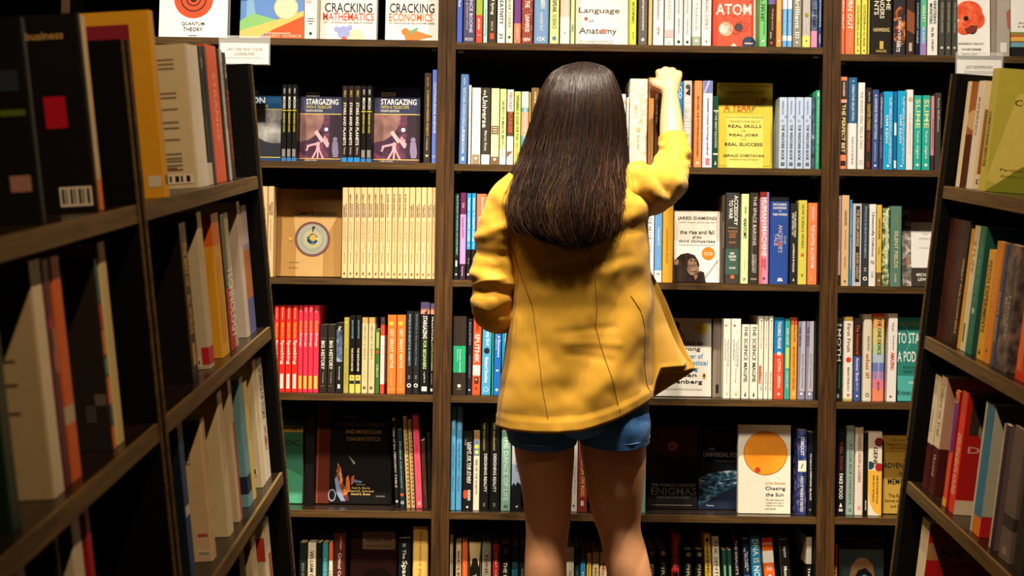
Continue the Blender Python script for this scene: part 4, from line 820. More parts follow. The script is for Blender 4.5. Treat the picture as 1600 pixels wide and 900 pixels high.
put_row('M', 3, 0.025, [
    ('s', 706.5, 729, 494, '332a22', 'thick dark brown spine with green label', {'hard': True, 't': [('r', '22a070', .02, .38, .98, .72), V('On the Ideas of Something', 'e4f4ec', .42, .72, .55, .14), V('Physical Sciences', 'c8e8d8', .42, .58, .35, .12), ('d', 'd8d0c4', .5, .89, .14), ('r', 'a89c8c', .3, .93, .7, .935)]}),
    ('s', 730.4, 737.6, 498, '1a2030', 'dark navy spine with thin lettering', {'t': [V('ECLIPSES', '8a94a8', .05, .35, .5, .35), V('ANTHONY DE MELLO', '8a94a8', .48, .78, .5, .3), MK('b8bcc8', .94, .25)]}),
    ('s', 738.6, 751.6, 492, 'e2522a', 'orange-red spine reading SPUTNIK', {'lean': .6, 't': [V('PAUL BRANSON', '8a2a18', .05, .2, .5, .4), V('SPUTNIK', 'f4e6d8', .24, .6, .5, .62), ('r', 'e8d8c4', .02, .63, .98, .76), ('r', '4a2a20', .25, .78, .8, .86), ('d', 'c8a890', .5, .81, .13), MK('8a2a18', .92, .16)]}),
    ('s', 753, 767.6, 500, '4a9ac6', 'blue spine with dark round picture', {'lean': .6, 't': [V('Growing God', 'e8f4fa', .04, .34, .55, .45), ('d', '1c2430', .5, .41, .34), V('Richard Dawkins', 'e8f4fa', .5, .84, .5, .4), ('o', 'c8e0ec', .5, .93, .24, .3)]}),
    ('s', 768.6, 771, 506, '2f9a7a', 'very thin green spine'),
    ('s', 771.8, 783, 505, '1c62b4', 'deep blue spine with white lettering', {'lean': .6, 't': [V('Deep & Elementary', 'dce8f8', .04, .48, .6, .45), V('for beginners', 'a8c8e8', .14, .38, .25, .25), ('r', WHT, .3, .65, .7, .67), MK(WHT, .93, .2)]}),
    ('s', 784, 797, 494, '2c84ae', 'teal-blue spine beside the jacket', {'t': [V('Science Projects', 'e0f0f4', .05, .4, .5, .5)]}),
    ('s', 1012, 1019.4, 590, '3aa06a', 'small green paperback below the jacket edge'),
    ('f', 1021, 1112, 498, 'd9d2c6', 'white black-and-blue lettered cover beside jacket', {'w': .05, 'T': .035, 'c': [
        T_('How Not to', '1c1a1a', .55, .315, .62, .065), T_('Be Wrong', '1c1a1a', .5, .4, .62, .065), T_('The Power of', '3a86b8', .55, .485, .62, .06), T_('Mathematical', '3a86b8', .58, .57, .72, .06), T_('Thinking', '3a86b8', .52, .655, .5, .065), T_('Jordan', '1c1a1a', .5, .735, .5, .06), T_('Ellenberg', '1c1a1a', .55, .82, .6, .065), T_('Winner of SCIENTIFIC & Economist Reader', '8a8480', .5, .91, .7, .02),
        ('d', 'e0c040', .83, .13, .11), ('r', '8a7428', .77, .12, .89, .125), ('r', '8a7428', .77, .14, .89, .145), ('d', '6a1c20', .38, .1, .075), ('p', '8a6a4a', [(.42, .14), (.45, .13), (.56, .27), (.54, .28)]), ('d', 'd8a84a', .88, .735, .035, 1.4), ('d', '2a2a2a', .88, .735, .02, 1.4)]}),
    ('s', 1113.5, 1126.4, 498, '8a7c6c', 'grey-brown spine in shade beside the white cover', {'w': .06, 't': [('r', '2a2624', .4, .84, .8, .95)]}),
    ('s', 1127.5, 1141.6, 498, 'e6dfd0', 'white spine with red rosebud mark, first of two', {'t': [('d', 'b8402c', .3, .085, .13), ('r', 'a89a8a', .48, .13, .53, .19), V('How Not to Be Wrong', '8a8478', .26, .6, .7, .2), V('Mathematical Thinking', '8aa0b4', .3, .8, .5, .16), V('Jordan Ellenberg', '8a8478', .26, .52, .25, .2), ('d', 'd8a84a', .55, .935, .17, 1.3), ('d', 'e6dfd0', .55, .935, .1, 1.3)]}),
    ('s', 1142.4, 1157.6, 498, 'e6dfd0', 'white spine with red rosebud mark, second of two', {'t': [('d', 'b8402c', .3, .085, .13), ('r', 'a89a8a', .48, .13, .53, .19), V('How Not to Be Wrong', '8a8478', .26, .6, .7, .2), V('Mathematical Thinking', '8aa0b4', .3, .8, .5, .16), V('Jordan Ellenberg', '8a8478', .26, .52, .25, .2), ('d', 'd8a84a', .55, .935, .17, 1.3), ('d', 'e6dfd0', .55, .935, .1, 1.3)]}),
    ('s', 1159, 1171, 507, 'e4ddcc', 'white spine reading THE SCIENCE MAGPIE, first of two', {'t': [V('THE SCIENCE MAGPIE', '3a3632', .02, .78, .5, .52), ('p', '2a2624', [(.35, .97), (.5, .9), (.65, .97)])]}),
    ('s', 1171.8, 1184.4, 507, 'e4ddcc', 'white spine reading THE SCIENCE MAGPIE, second of two', {'t': [V('THE SCIENCE MAGPIE', '3a3632', .02, .78, .5, .52), ('p', '2a2624', [(.35, .97), (.5, .9), (.65, .97)])]}),
    ('s', 1185.4, 1193, 494, 'e4dccc', 'narrow white spine with red patch, first of three', {'t': [('p', 'd84a38', [(0, .6), (.6, .6), (.3, .82), (0, .82)]), V('Heart of the', 'a8988a', .08, .4, .5, .35), V('BEHAVE', '8a7a70', .68, .9, .6, .35), MK('4a4440', .055, .2)]}),
    ('s', 1193.8, 1200.6, 494, 'e4dccc', 'narrow white spine with brown lettering, second of three', {'t': [V('Heart of the', 'b89a8a', .08, .4, .5, .35), V('BEHAVE', '8a7a70', .68, .9, .5, .35), MK('4a4440', .055, .2)]}),
    ('s', 1201.4, 1208, 494, 'e4dccc', 'narrow white spine with brown lettering, third of three', {'t': [V('Heart of the', 'b89a8a', .08, .4, .5, .35), V('BEHAVE', '8a7a70', .68, .9, .5, .35), MK('4a4440', .055, .2)]}),
    ('s', 1209.4, 1225, 496, 'dc4a30', 'spine half blue half red reading LISTEN, LIBERAL', {'b': [(0, .445, '1a78b4')], 't': [V('THOMAS FRANK', WHT, .05, .39, .5, .38), ('d', 'd8c8c0', .5, .445, .24), V('LISTEN, LIBERAL', 'f8dcc8', .51, .88, .5, .38), MK('f0c8b4', .94, .15)]}),
    ('s', 1226, 1234.6, 498, '3ba096', 'teal spine with yellow-green patch', {'t': [V('Hello world', 'e4f4f0', .12, .32, .5, .55), ('r', 'b8d070', .15, .36, .85, .62), V('HANNAH FRY', 'e8f4f0', .65, .87, .5, .35)]}),
    ('s', 1235.4, 1245.6, 496, 'e69a3a', 'orange spine with red head', {'b': [(0, .09, 'd4582c')], 't': [V('JOSHUA FOER', '8a4a1c', .03, .3, .5, .4), V('MOONWALKING WITH EINSTEIN', 'b8701c', .36, .88, .5, .4), ('p', WHT, [(.4, .95), (.5, .91), (.6, .95)])]}),
    ('s', 1246.8, 1258.6, 502, '85809a', 'misty violet-grey spine, first of two', {'t': [('p', 'b0acb8', [(.5, 0), (1, 0), (1, .9), (.2, .9)]), V('THE SPACE', '4a4870', .07, .32, .2, .34), V('ROCKET BILLIONAIRES', '6a665c', .42, .86, .65, .3), MK('e0e0ec', .93, .2)]}),
    ('s', 1259.4, 1271.6, 502, '85809a', 'misty violet-grey spine, second of two', {'t': [('p', 'b0acb8', [(.5, 0), (1, 0), (1, .9), (.2, .9)]), V('THE SPACE', '4a4870', .07, .32, .2, .34), V('ROCKET BILLIONAIRES', '6a665c', .42, .86, .65, .3), MK('e0e0ec', .93, .2)]}),
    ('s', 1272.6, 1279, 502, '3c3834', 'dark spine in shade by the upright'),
])
put_row('R', 3, 0.022, [
    ('s', 1303, 1317, 497, '161a18', 'black spine reading THE MOTH', {'hard': True, 't': [T_('THE', 'd8d8d4', .48, .085, .75, .03), V('MOTH', 'd8d8d4', .13, .52, .52, .5), V('OCCASIONAL', '3aa070', .56, .86, .6, .2), ('o', 'd0d0cc', .45, .95, .1, .18), ('o', 'd0d0cc', .45, .925, .08, .14)]}),
    ('s', 1318, 1333.6, 495, 'e6e0d4', 'white spine reading First Fruit with red dot', {'hard': True, 'b': [(0, .05, 'a8883c'), (.97, 1, 'c0b060')], 't': [V('First Fruit', '8a4a3c', .08, .42, .5, .42), ('d', 'd0402c', .5, .51, .31), V('MARTINEAU', '7a706a', .6, .88, .5, .26), MK('d85a48', .93, .16)]}),
    ('s', 1334.4, 1345, 497, '44569c', 'blue spine with dark head and red lettering', {'b': [(0, .46, '33211c')], 't': [V('The Intramural', 'd8502c', .08, .44, .5, .5), V('Answer Book', 'e8e4ec', .48, .77, .5, .5), V('BRUCE', 'c8d0e4', .78, .88, .5, .3), MK(WHT, .94, .16)]}),
    ('s', 1348.4, 1363, 491, 'dcd3c0', 'cream spine reading what if?', {'hard': True, 't': [V('RANDALL MUNROE', 'a89a84', .25, .42, .6, .34), V('what if?', 'b4703c', .45, .74, .5, .5), ('o', '5a5450', .5, .93, .16, .24)]}),
    ('s', 1364, 1381.6, 490, 'ea8a6a', 'rainbow spine reading THE ONE DEVICE', {'b': [(0, .04, 'd84a34'), (.04, .17, 'e8a868'), (.17, .34, 'd8cc80'), (.34, .46, 'b8cc98'), (.46, .56, 'b0c0d8'), (.56, .66, '6a7ac0'), (.66, .75, 'a880b8'), (.75, .86, 'd88098')], 't': [V('THE ONE DEVICE', '3a3a34', .05, .47, .55, .36), V('the secret history', 'e8ecf4', .5, .75, .5, .2), V('MERCHANT', '8a3a4a', .78, .88, .5, .2)]}),
    ('s', 1387, 1402, 490, 'ece6e4', 'white spine reading AMAZING in red', {'lean': .7, 't': [V('You are', 'a8a4a4', .1, .2, .5, .3), V('Everyone', 'a8a09c', .25, .42, .55, .3), V('AMAZING', 'd85a5a', .44, .64, .5, .45), V('A', '3a3634', .93, .96, .4, .35)]}),
    ('f', 1403, 1462, 497, '2a7a72', 'teal cover about starting a podcast', {'w': .026, 'c': [
        ('r', '4aa8a4', 0, .7, 1, 1), ('o', '6ab0a8', .0, .26, .32, .335, 1.3), T_('SO YOU WANT', '8a8a3c', .5, .085, .8, .05), T_('TO START', 'd8e4e0', .4, .25, .8, .13), T_('A PODCAST', 'd8e4e0', .45, .47, .9, .13), T_('FIND YOUR VOICE', '1c4a46', .5, .6, .7, .025), T_('CREATE YOUR STORY', '1c4a46', .5, .65, .7, .025), T_('COMMUNITY', 'd8ecea', .5, .78, .4, .03), T_('Kristen Meinzer', '1c3a40', .4, .9, .8, .06)]}),
])
# --- fifth shelf
put_row('L', 4, 0.045, [
    ('f', 398, 473, 638, '3a7a62', 'teal-green cover behind the bookcase end', {'tilt': 4, 'c': [('r', '2a3430', 0, 0, 1, .14), ('r', 'c8a04a', 0, .19, 1, .26), T_('WORKS', '2a2418', .72, .225, .42, .04), T_('PERIODIC', '1c3a30', .55, .37, .72, .06), ('p', '4a9a78', [(0, .7), (.5, .6), (1, .72), (1, 1), (0, 1)])]}),
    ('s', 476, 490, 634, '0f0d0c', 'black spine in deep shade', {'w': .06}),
    ('f', 493, 612, 630, '110e0d', 'large dark cover with flame picture and bronze lettering', {'w': .085, 'T': .045, 'hard': True, 'tilt': 4, 'c': [
        ('r', '5a2418', 0, 0, .18, 1), ('r', '8a5030', .015, 0, .03, 1), T_('2012', '8a7048', .45, .155, .14, .03), T_('CLINICAL CHEMISTRY', 'a88a58', .62, .225, .66, .04), T_('AND MOLECULAR', 'a88a58', .62, .295, .48, .04), T_('DIAGNOSTICS', 'a88a58', .62, .365, .44, .04),
        ('p', 'FIRE', [(.29, .60), (.33, .66), (.36, .78), (.41, .88), (.45, .97), (.34, .97), (.28, .86), (.26, .74)]), ('p', '8490b4', [(.25, .76), (.28, .73), (.31, .8), (.35, .9), (.40, .975), (.34, .975), (.28, .9)]), ('p', 'c86a3c', [(.40, .75), (.43, .72), (.45, .78), (.46, .86), (.42, .9), (.40, .84)]), ('p', 'b0563a', [(.47, .74), (.51, .72), (.50, .8), (.47, .82)]), ('o', '9aa4b8', .22, .92, .04, .05, 1.6), ('p', '5a6a8a', [(.5, .76), (.62, .78), (.6, .8), (.5, .79)]), ('p', '8a8478', [(.42, .52), (.52, .6), (.5, .62)]), T_('Edited by', 'a89470', .6, .815, .12, .014), T_('Carl A. Burtis', 'd8b878', .6, .845, .24, .02), T_('Edward R. Ashwood', 'd8b878', .6, .875, .34, .02), T_('David E. Bruns', 'd8b878', .6, .905, .25, .02), T_('SAUNDERS', '8a8478', .86, .925, .12, .014)]}),
    ('s', 614, 621, 650, '161412', 'leaning black spine with faint white title', {'lean': -3.2, 't': [('r', 'b89a5c', .2, .02, .8, .05), V('Tales of the PERIODIC TABLE', 'b8b0a4', .12, .78, .5, .5), ('o', 'e8e4dc', .5, .93, .15, .32)]}),
    ('s', 622.5, 630.5, 672, '1c2a2c', 'leaning dark teal spine with red disc', {'lean': -3.2, 't': [V('Medical Laboratory', '8ab0b4', .15, .75, .5, .4), ('d', 'd84a34', .5, .83, .38), ('o', 'dcdcd8', .5, .93, .22, .36)]}),
    ('s', 632, 638.5, 650, 'b99a64', 'leaning tan comb-bound book, first of two', {'lean': -3.2, 't': [('r', '4a3a22', .55, .04 + .045 * i, .95, .055 + .045 * i) for i in range(21)]}),
    ('s', 639.5, 645.5, 655, 'b99a64', 'leaning tan comb-bound book, second of two', {'lean': -3.2, 't': [('r', '4a3a22', .55, .04 + .045 * i, .95, .055 + .045 * i) for i in range(21)]}),
    ('s', 646.8, 657, 647, 'e85068', 'leaning bright pink spine', {'lean': -3.2, 't': [V('Principles of Bone and', 'c82c48', .2, .75, .5, .3), V('W', WHT, .93, .97, .5, .5)]}),
    ('s', 659, 666, 688, '4a2a1e', 'leaning brown spine after pink book', {'lean': -3.2, 't': [V('EQUATION', '8a5a40', .6, .8, .5, .4)]}),
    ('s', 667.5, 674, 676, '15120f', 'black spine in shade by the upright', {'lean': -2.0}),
])
put_row('M', 4, 0.030, [
    ('s', 703, 712, 635, '58a4d0', 'tall light blue spine, first of two', {'t': [V('Literary Pursuit', 'dcecf4', .04, .22, .5, .42), V('Living Life Science', '2a5a78', .36, .62, .5, .42), V('Victoria', '3a6a88', .67, .82, .5, .35)]}),
    ('s', 712.6, 721.8, 635, '58a4d0', 'tall light blue spine, second of two', {'t': [V('Literary Pursuit', 'dcecf4', .04, .22, .5, .42), V('Living Life Science', '2a5a78', .36, .62, .5, .42), V('Victoria', '3a6a88', .67, .82, .5, .35)]}),
    ('s', 723, 738.5, 674, '151414', 'black spine reading LIGHT OF THE STARS', {'hard': True, 't': [V('THE', '8a8480', .1, .18, .2, .25), V('LIGHT OF THE STARS', WHT, .14, .66, .72, .32), V('alien worlds and the fate', 'd8d4d0', .14, .65, .48, .18), V('ADAM FRANK', WHT, .74, .88, .7, .34), ('d', 'c8482c', .25, .8, .3, 1.8), MK(WHT, .96, .12)]}),
    ('s', 739.4, 749.4, 673, 'd8ceb8', 'cream spine with yellow flower', {'b': [(0, .12, '9a7a4c')], 't': [('r', '6a7a90', 0, .12, 1, .31), ('d', 'd8c83a', .5, .2, .4), ('d', 'e4dc60', .5, .27, .34), V('RISE OF THE ROBOTS', '8a8070', .36, .8, .5, .4)]}),
    ('s', 750.6, 764, 655, '131211', 'black spine reading DESIGNING REALITY, first of two', {'hard': True, 't': [V('Neil Gershenfeld', 'a89c50', .04, .34, .4, .25), V('DESIGNING REALITY', 'd8d4cc', .38, .8, .62, .4), V('BASIC', '8a8480', .92, .96, .5, .3)]}),
    ('s', 765.2, 781, 655, '131211', 'black spine reading DESIGNING REALITY, second of two', {'hard': True, 't': [V('Neil Gershenfeld', 'a89c50', .04, .34, .4, .25), V('DESIGNING REALITY', 'd8d4cc', .38, .8, .5, .36), V('BASIC', '8a8480', .92, .96, .5, .3)]}),
    ('s', 783, 798, 673, '7fa896', 'sage green spine reading THE DANCE OF LIFE', {'t': [V('THE DANCE OF LIFE', 'd0e0d4', .06, .88, .5, .5), ('r', '4a6a5c', .3, .93, .7, .96)]}),
    ('s', 799.4, 815, 676, '2a2c34', 'grey spine with dark skyline beside the leg', {'b': [(0, .4, 'c8c8cc'), (.4, .68, '9aa8c0')], 't': [V('UNDER THE SKY', '5a5a60', .1, .5, .5, .3), ('p', '15161c', [(0, .68), (.2, .64), (.4, .68), (.6, .63), (1, .67), (1, 1), (0, 1)]), ('p', WHT, [(.4, .95), (.7, .93), (.6, .96)])]}),
    ('s', 892, 902.6, 672, 'd8d4cc', 'white spine showing between the legs', {'t': [V('Cyclops', '8a8684', .45, .78, .6, .35), MK('2a2a2a', .93, .16)]}),
    ('s', 903.4, 918, 668, '8a3024', 'red spine reading LIFE ON MARS between the legs', {'t': [V('THE CASE FOR LIFE ON MARS', 'e8b868', .1, .82, .5, .5), ('r', 'dcd4d0', .3, .87, .65, .93)]}),
    ('s', 1001, 1009.6, 660, '6a9a84', 'sage spine beside the right leg'),
    ('f', 1011.5, 1090.5, 668, '15100e', 'dark cover reading ENIGMAS with copper moon', {'w': .085, 'c': [
        ('r', '4a2620', 0, 0, 1, .36), ('p', '17110f', [(0, .42), (.1, .34), (.25, .36), (.35, .42), (.45, .35), (.6, .37), (.75, .34), (.9, .38), (1, .36), (1, 1), (0, 1)]), ('d', 'c8785a', .5, .24, .09), ('d', 'a85a44', .5, .25, .05), T_("THE WORLD'S GREATEST", 'd8d4d0', .53, .71, .9, .035), T_('ENIGMAS', 'a89c98', .53, .785, .9, .09), T_('HISTORY MYSTERY', '5a5450', .53, .86, .66, .025), ('r', '8a8480', .1, .95, .9, .956)]}),
    ('f', 1091.5, 1152.5, 668, '0e1016', 'black cover with curved earth reading UNIVERSAL', {'w': .09, 'c': [
        ('p', 'EARTH', [(0, .62), (.3, .57), (.65, .535), (1, .52), (1, 1), (0, 1)]), ('p', '1a2438', [(0, .96), (1, .7), (1, 1), (0, 1)]), T_('THE', 'c8c8cc', .34, .275, .16, .03), T_('UNIVERSAL FO', 'dcdcdc', .56, .34, .86, .055), ('r', '8a8480', .4, .415, .95, .42), T_('Thames', 'a8b8c8', .3, .955, .2, .02)]}),
    ('f', 1153.5, 1236, 665, 'dcd4c2', 'cream cover with big orange sun disc', {'w': .04, 'T': .024, 'hard': True, 'tilt': 2, 'c': [
        ('d', 'SUN', .52, .318, .42), ('o', 'b8601c', .52, .318, .405, .42), ('d', 'c03a1c', .37, .51, .055), ('p', 'd88424', [(.13, .25), (.3, .12), (.5, .06), (.75, .12), (.92, .25), (.7, .27), (.5, .22), (.3, .28)]), T_('Linda Geddes', 'b88a4a', .71, .655, .38, .026), T_('Chasing', '2a2624', .71, .72, .38, .05), T_('the Sun', '2a2624', .7, .785, .34, .04), T_('The new science of', '5a5450', .7, .845, .34, .018), T_('sunlight and how it', '5a5450', .7, .88, .34, .018), T_('shapes our bodies', '5a5450', .7, .91, .34, .018), T_('and minds', '5a5450', .62, .945, .2, .018)]}),
    ('s', 1246, 1260.5, 672, 'SPACE', 'starry blue spine with cream label', {'t': [V('STARDUST', WHT, .08, .3, .5, .4), ('r', 'e0dccc', .02, .36, .98, .49), ('p', '3a3a3a', [(.35, .44), (.6, .39), (.65, .4), (.4, .46)]), V('A BOOK AT THE EDGE OF CREATION', WHT, .54, .96, .5, .34)]}),
    ('s', 1262, 1275, 675, '131418', 'black spine with thin white title', {'t': [V('THE SCIENCE OF', 'd8dce4', .26, .46, .5, .32), V('ORPHAN BLACK', WHT, .47, .83, .55, .36), ('o', 'a8acb4', .5, .94, .14, .2)]}),
])
put_row('R', 4, 0.035, [
    ('s', 1300, 1305.4, 662, '3a2c22', 'thin brown spine by the upright', {'t': [V('MONSTER', WHT, .42, .75, .5, .5)]}),
    ('s', 1307, 1321.6, 667, '121010', 'black spine reading FAKE FOOD', {'hard': True, 't': [V('REAL FOOD', '8a3a30', .18, .5, .5, .35), V('FAKE FOOD', WHT, .53, .82, .5, .46), ('p', WHT, [(.3, .91), (.5, .86), (.7, .91)]), ('r', 'c8c4c0', .25, .93, .75, .96)]}),
    ('s', 1322.6, 1334.8, 665, '8fa39a', 'grey-green spine with faint lettering', {'t': [V('A CLEAR BLUE CONSTANTS', '5a6a60', .2, .88, .5, .4), ('r', '6a7a70', .3, .93, .7, .96)]}),
    ('s', 1336, 1349.6, 668, 'dccfc4', 'pinkish cream spine reading LEARN', {'hard': True, 't': [V('LEARNING HOW to LEARN', 'a8703c', .05, .62, .5, .42), ('o', 'd86a60', .5, .92, .16, .24)]}),
    ('s', 1350.6, 1355.6, 676, '14100e', 'thin black spine before the yellow-footed book', {'t': [V('GRANADA', WHT, .82, .94, .5, .5)]}),
    ('s', 1356.6, 1378.6, 675, 'dcd4c0', 'wide cream spine with bold discs and yellow foot', {'b': [(.46, 1, 'e4b040')], 't': [('d', '7a2038', .75, .12, .33), ('d', '24405c', .1, .4, .3), ('d', 'a82428', .78, .42, .3), V('GENE', '2a2624', .18, .4, .5, .3), V('SIDDHARTHA', '5a4420', .52, .86, .66, .14), V('MUKHERJEE', '5a4420', .52, .84, .36, .14), ('p', 'e0dcd0', [(0, .7), (.1, .85), (.4, .95), (.8, 1), (0, 1)])]}),
    ('f', 1380, 1440, 682, 'b4923e', 'mustard cover reading ADVENTURES IN MEMORY', {'w': .06, 'c': [
        T_('A NEW YORKER BEST', '3a2a14', .5, .06, .6, .016), T_('THE MYSTERY AND SCIENCE', '4a3818', .5, .12, .8, .03), T_('OF OUR MINDS', '4a3818', .5, .165, .6, .03), ('r', '6a5424', .05, .2, .95, .204), T_('ADVENTURES', '1c1c24', .5, .385, .94, .07), T_('IN', '5a4a24', .5, .49, .14, .05), T_('MEMORY', '1c1c24', .45, .59, .64, .075), T_('The Science and', '3a2a14', .5, .77, .7, .04), T_('Secrets of Remembering', '3a2a14', .5, .84, .9, .04), T_('and Forgetting', '3a2a14', .5, .91, .6, .04)]}),
])
# --- bottom shelf
put_row('L', 5, 0.035, [
    ('s', 467, 479, 848, '18201c', 'dark green-black spine', {'t': [V('ZOO OF ATOMS', '8a9088', .25, .6, .5, .35)]}),
    ('s', 480, 493, 848, 'c8bfa4', 'grey-cream spine with black capitals', {'t': [V('WILLIAM GIBSON', '2a2820', .1, .62, .5, .5)]}),
    ('s', 494, 502, 848, '15110f', 'black spine with red lettering', {'t': [V('The Elephant', '8a3a28', .4, .8, .5, .4)]}),
    ('s', 503, 512, 848, '35848a', 'teal spine between black and orange', {'t': [V('INFERIOR', '8ac0c0', .2, .7, .5, .35)]}),
    ('s', 513, 519.6, 848, 'd8cdb8', 'spine orange above and cream below', {'b': [(0, .22, 'd0682c')], 't': [V('LUNCH', '5a4a34', .35, .6, .5, .4)]}),
    ('s', 520.4, 539, 833, '4f221c', 'maroon spine reading Critical Care', {'hard': True, 't': [V('Brief Paradox', 'c8a898', .04, .18, .65, .2), V('Critical Care Nursing', 'e4d0c4', .22, .75, .5, .4)]}),
    ('f', 545, 619, 829, '2c1310', 'dark maroon cover with grey title label', {'w': .06, 'hard': True, 'c': [('r', '8a7a64', .27, .03, .97, .22), T_('Reading Science', '4a4034', .62, .065, .56, .03), T_('Physics VII4', '2a2420', .62, .12, .54, .045), T_('Allan S Diamond', '4a4034', .62, .18, .5, .025), ('d', '1a0c0a', .6, .6, .35)]}),
    ('s', 621, 641, 841, '17181a', 'black spine reading The Space', {'hard': True, 't': [V('H&H', 'a8b8c0', .06, .1, .5, .3), V('The', 'dcd8cc', .13, .24, .5, .3), V('Space Book', 'ece6d8', .26, .8, .5, .55)]}),
    ('s', 644, 668.6, 823, 'ecc064', 'thick yellow spine reading Elementary Japanese', {'hard': True, 'D': .16, 't': [V('Elementary Japanese', 'c87a2c', .05, .7, .5, .28), ('r', 'd0402c', .92, .01, 1, .05), V('Volume', 'c87a2c', .72, .8, .5, .16)]}),
])
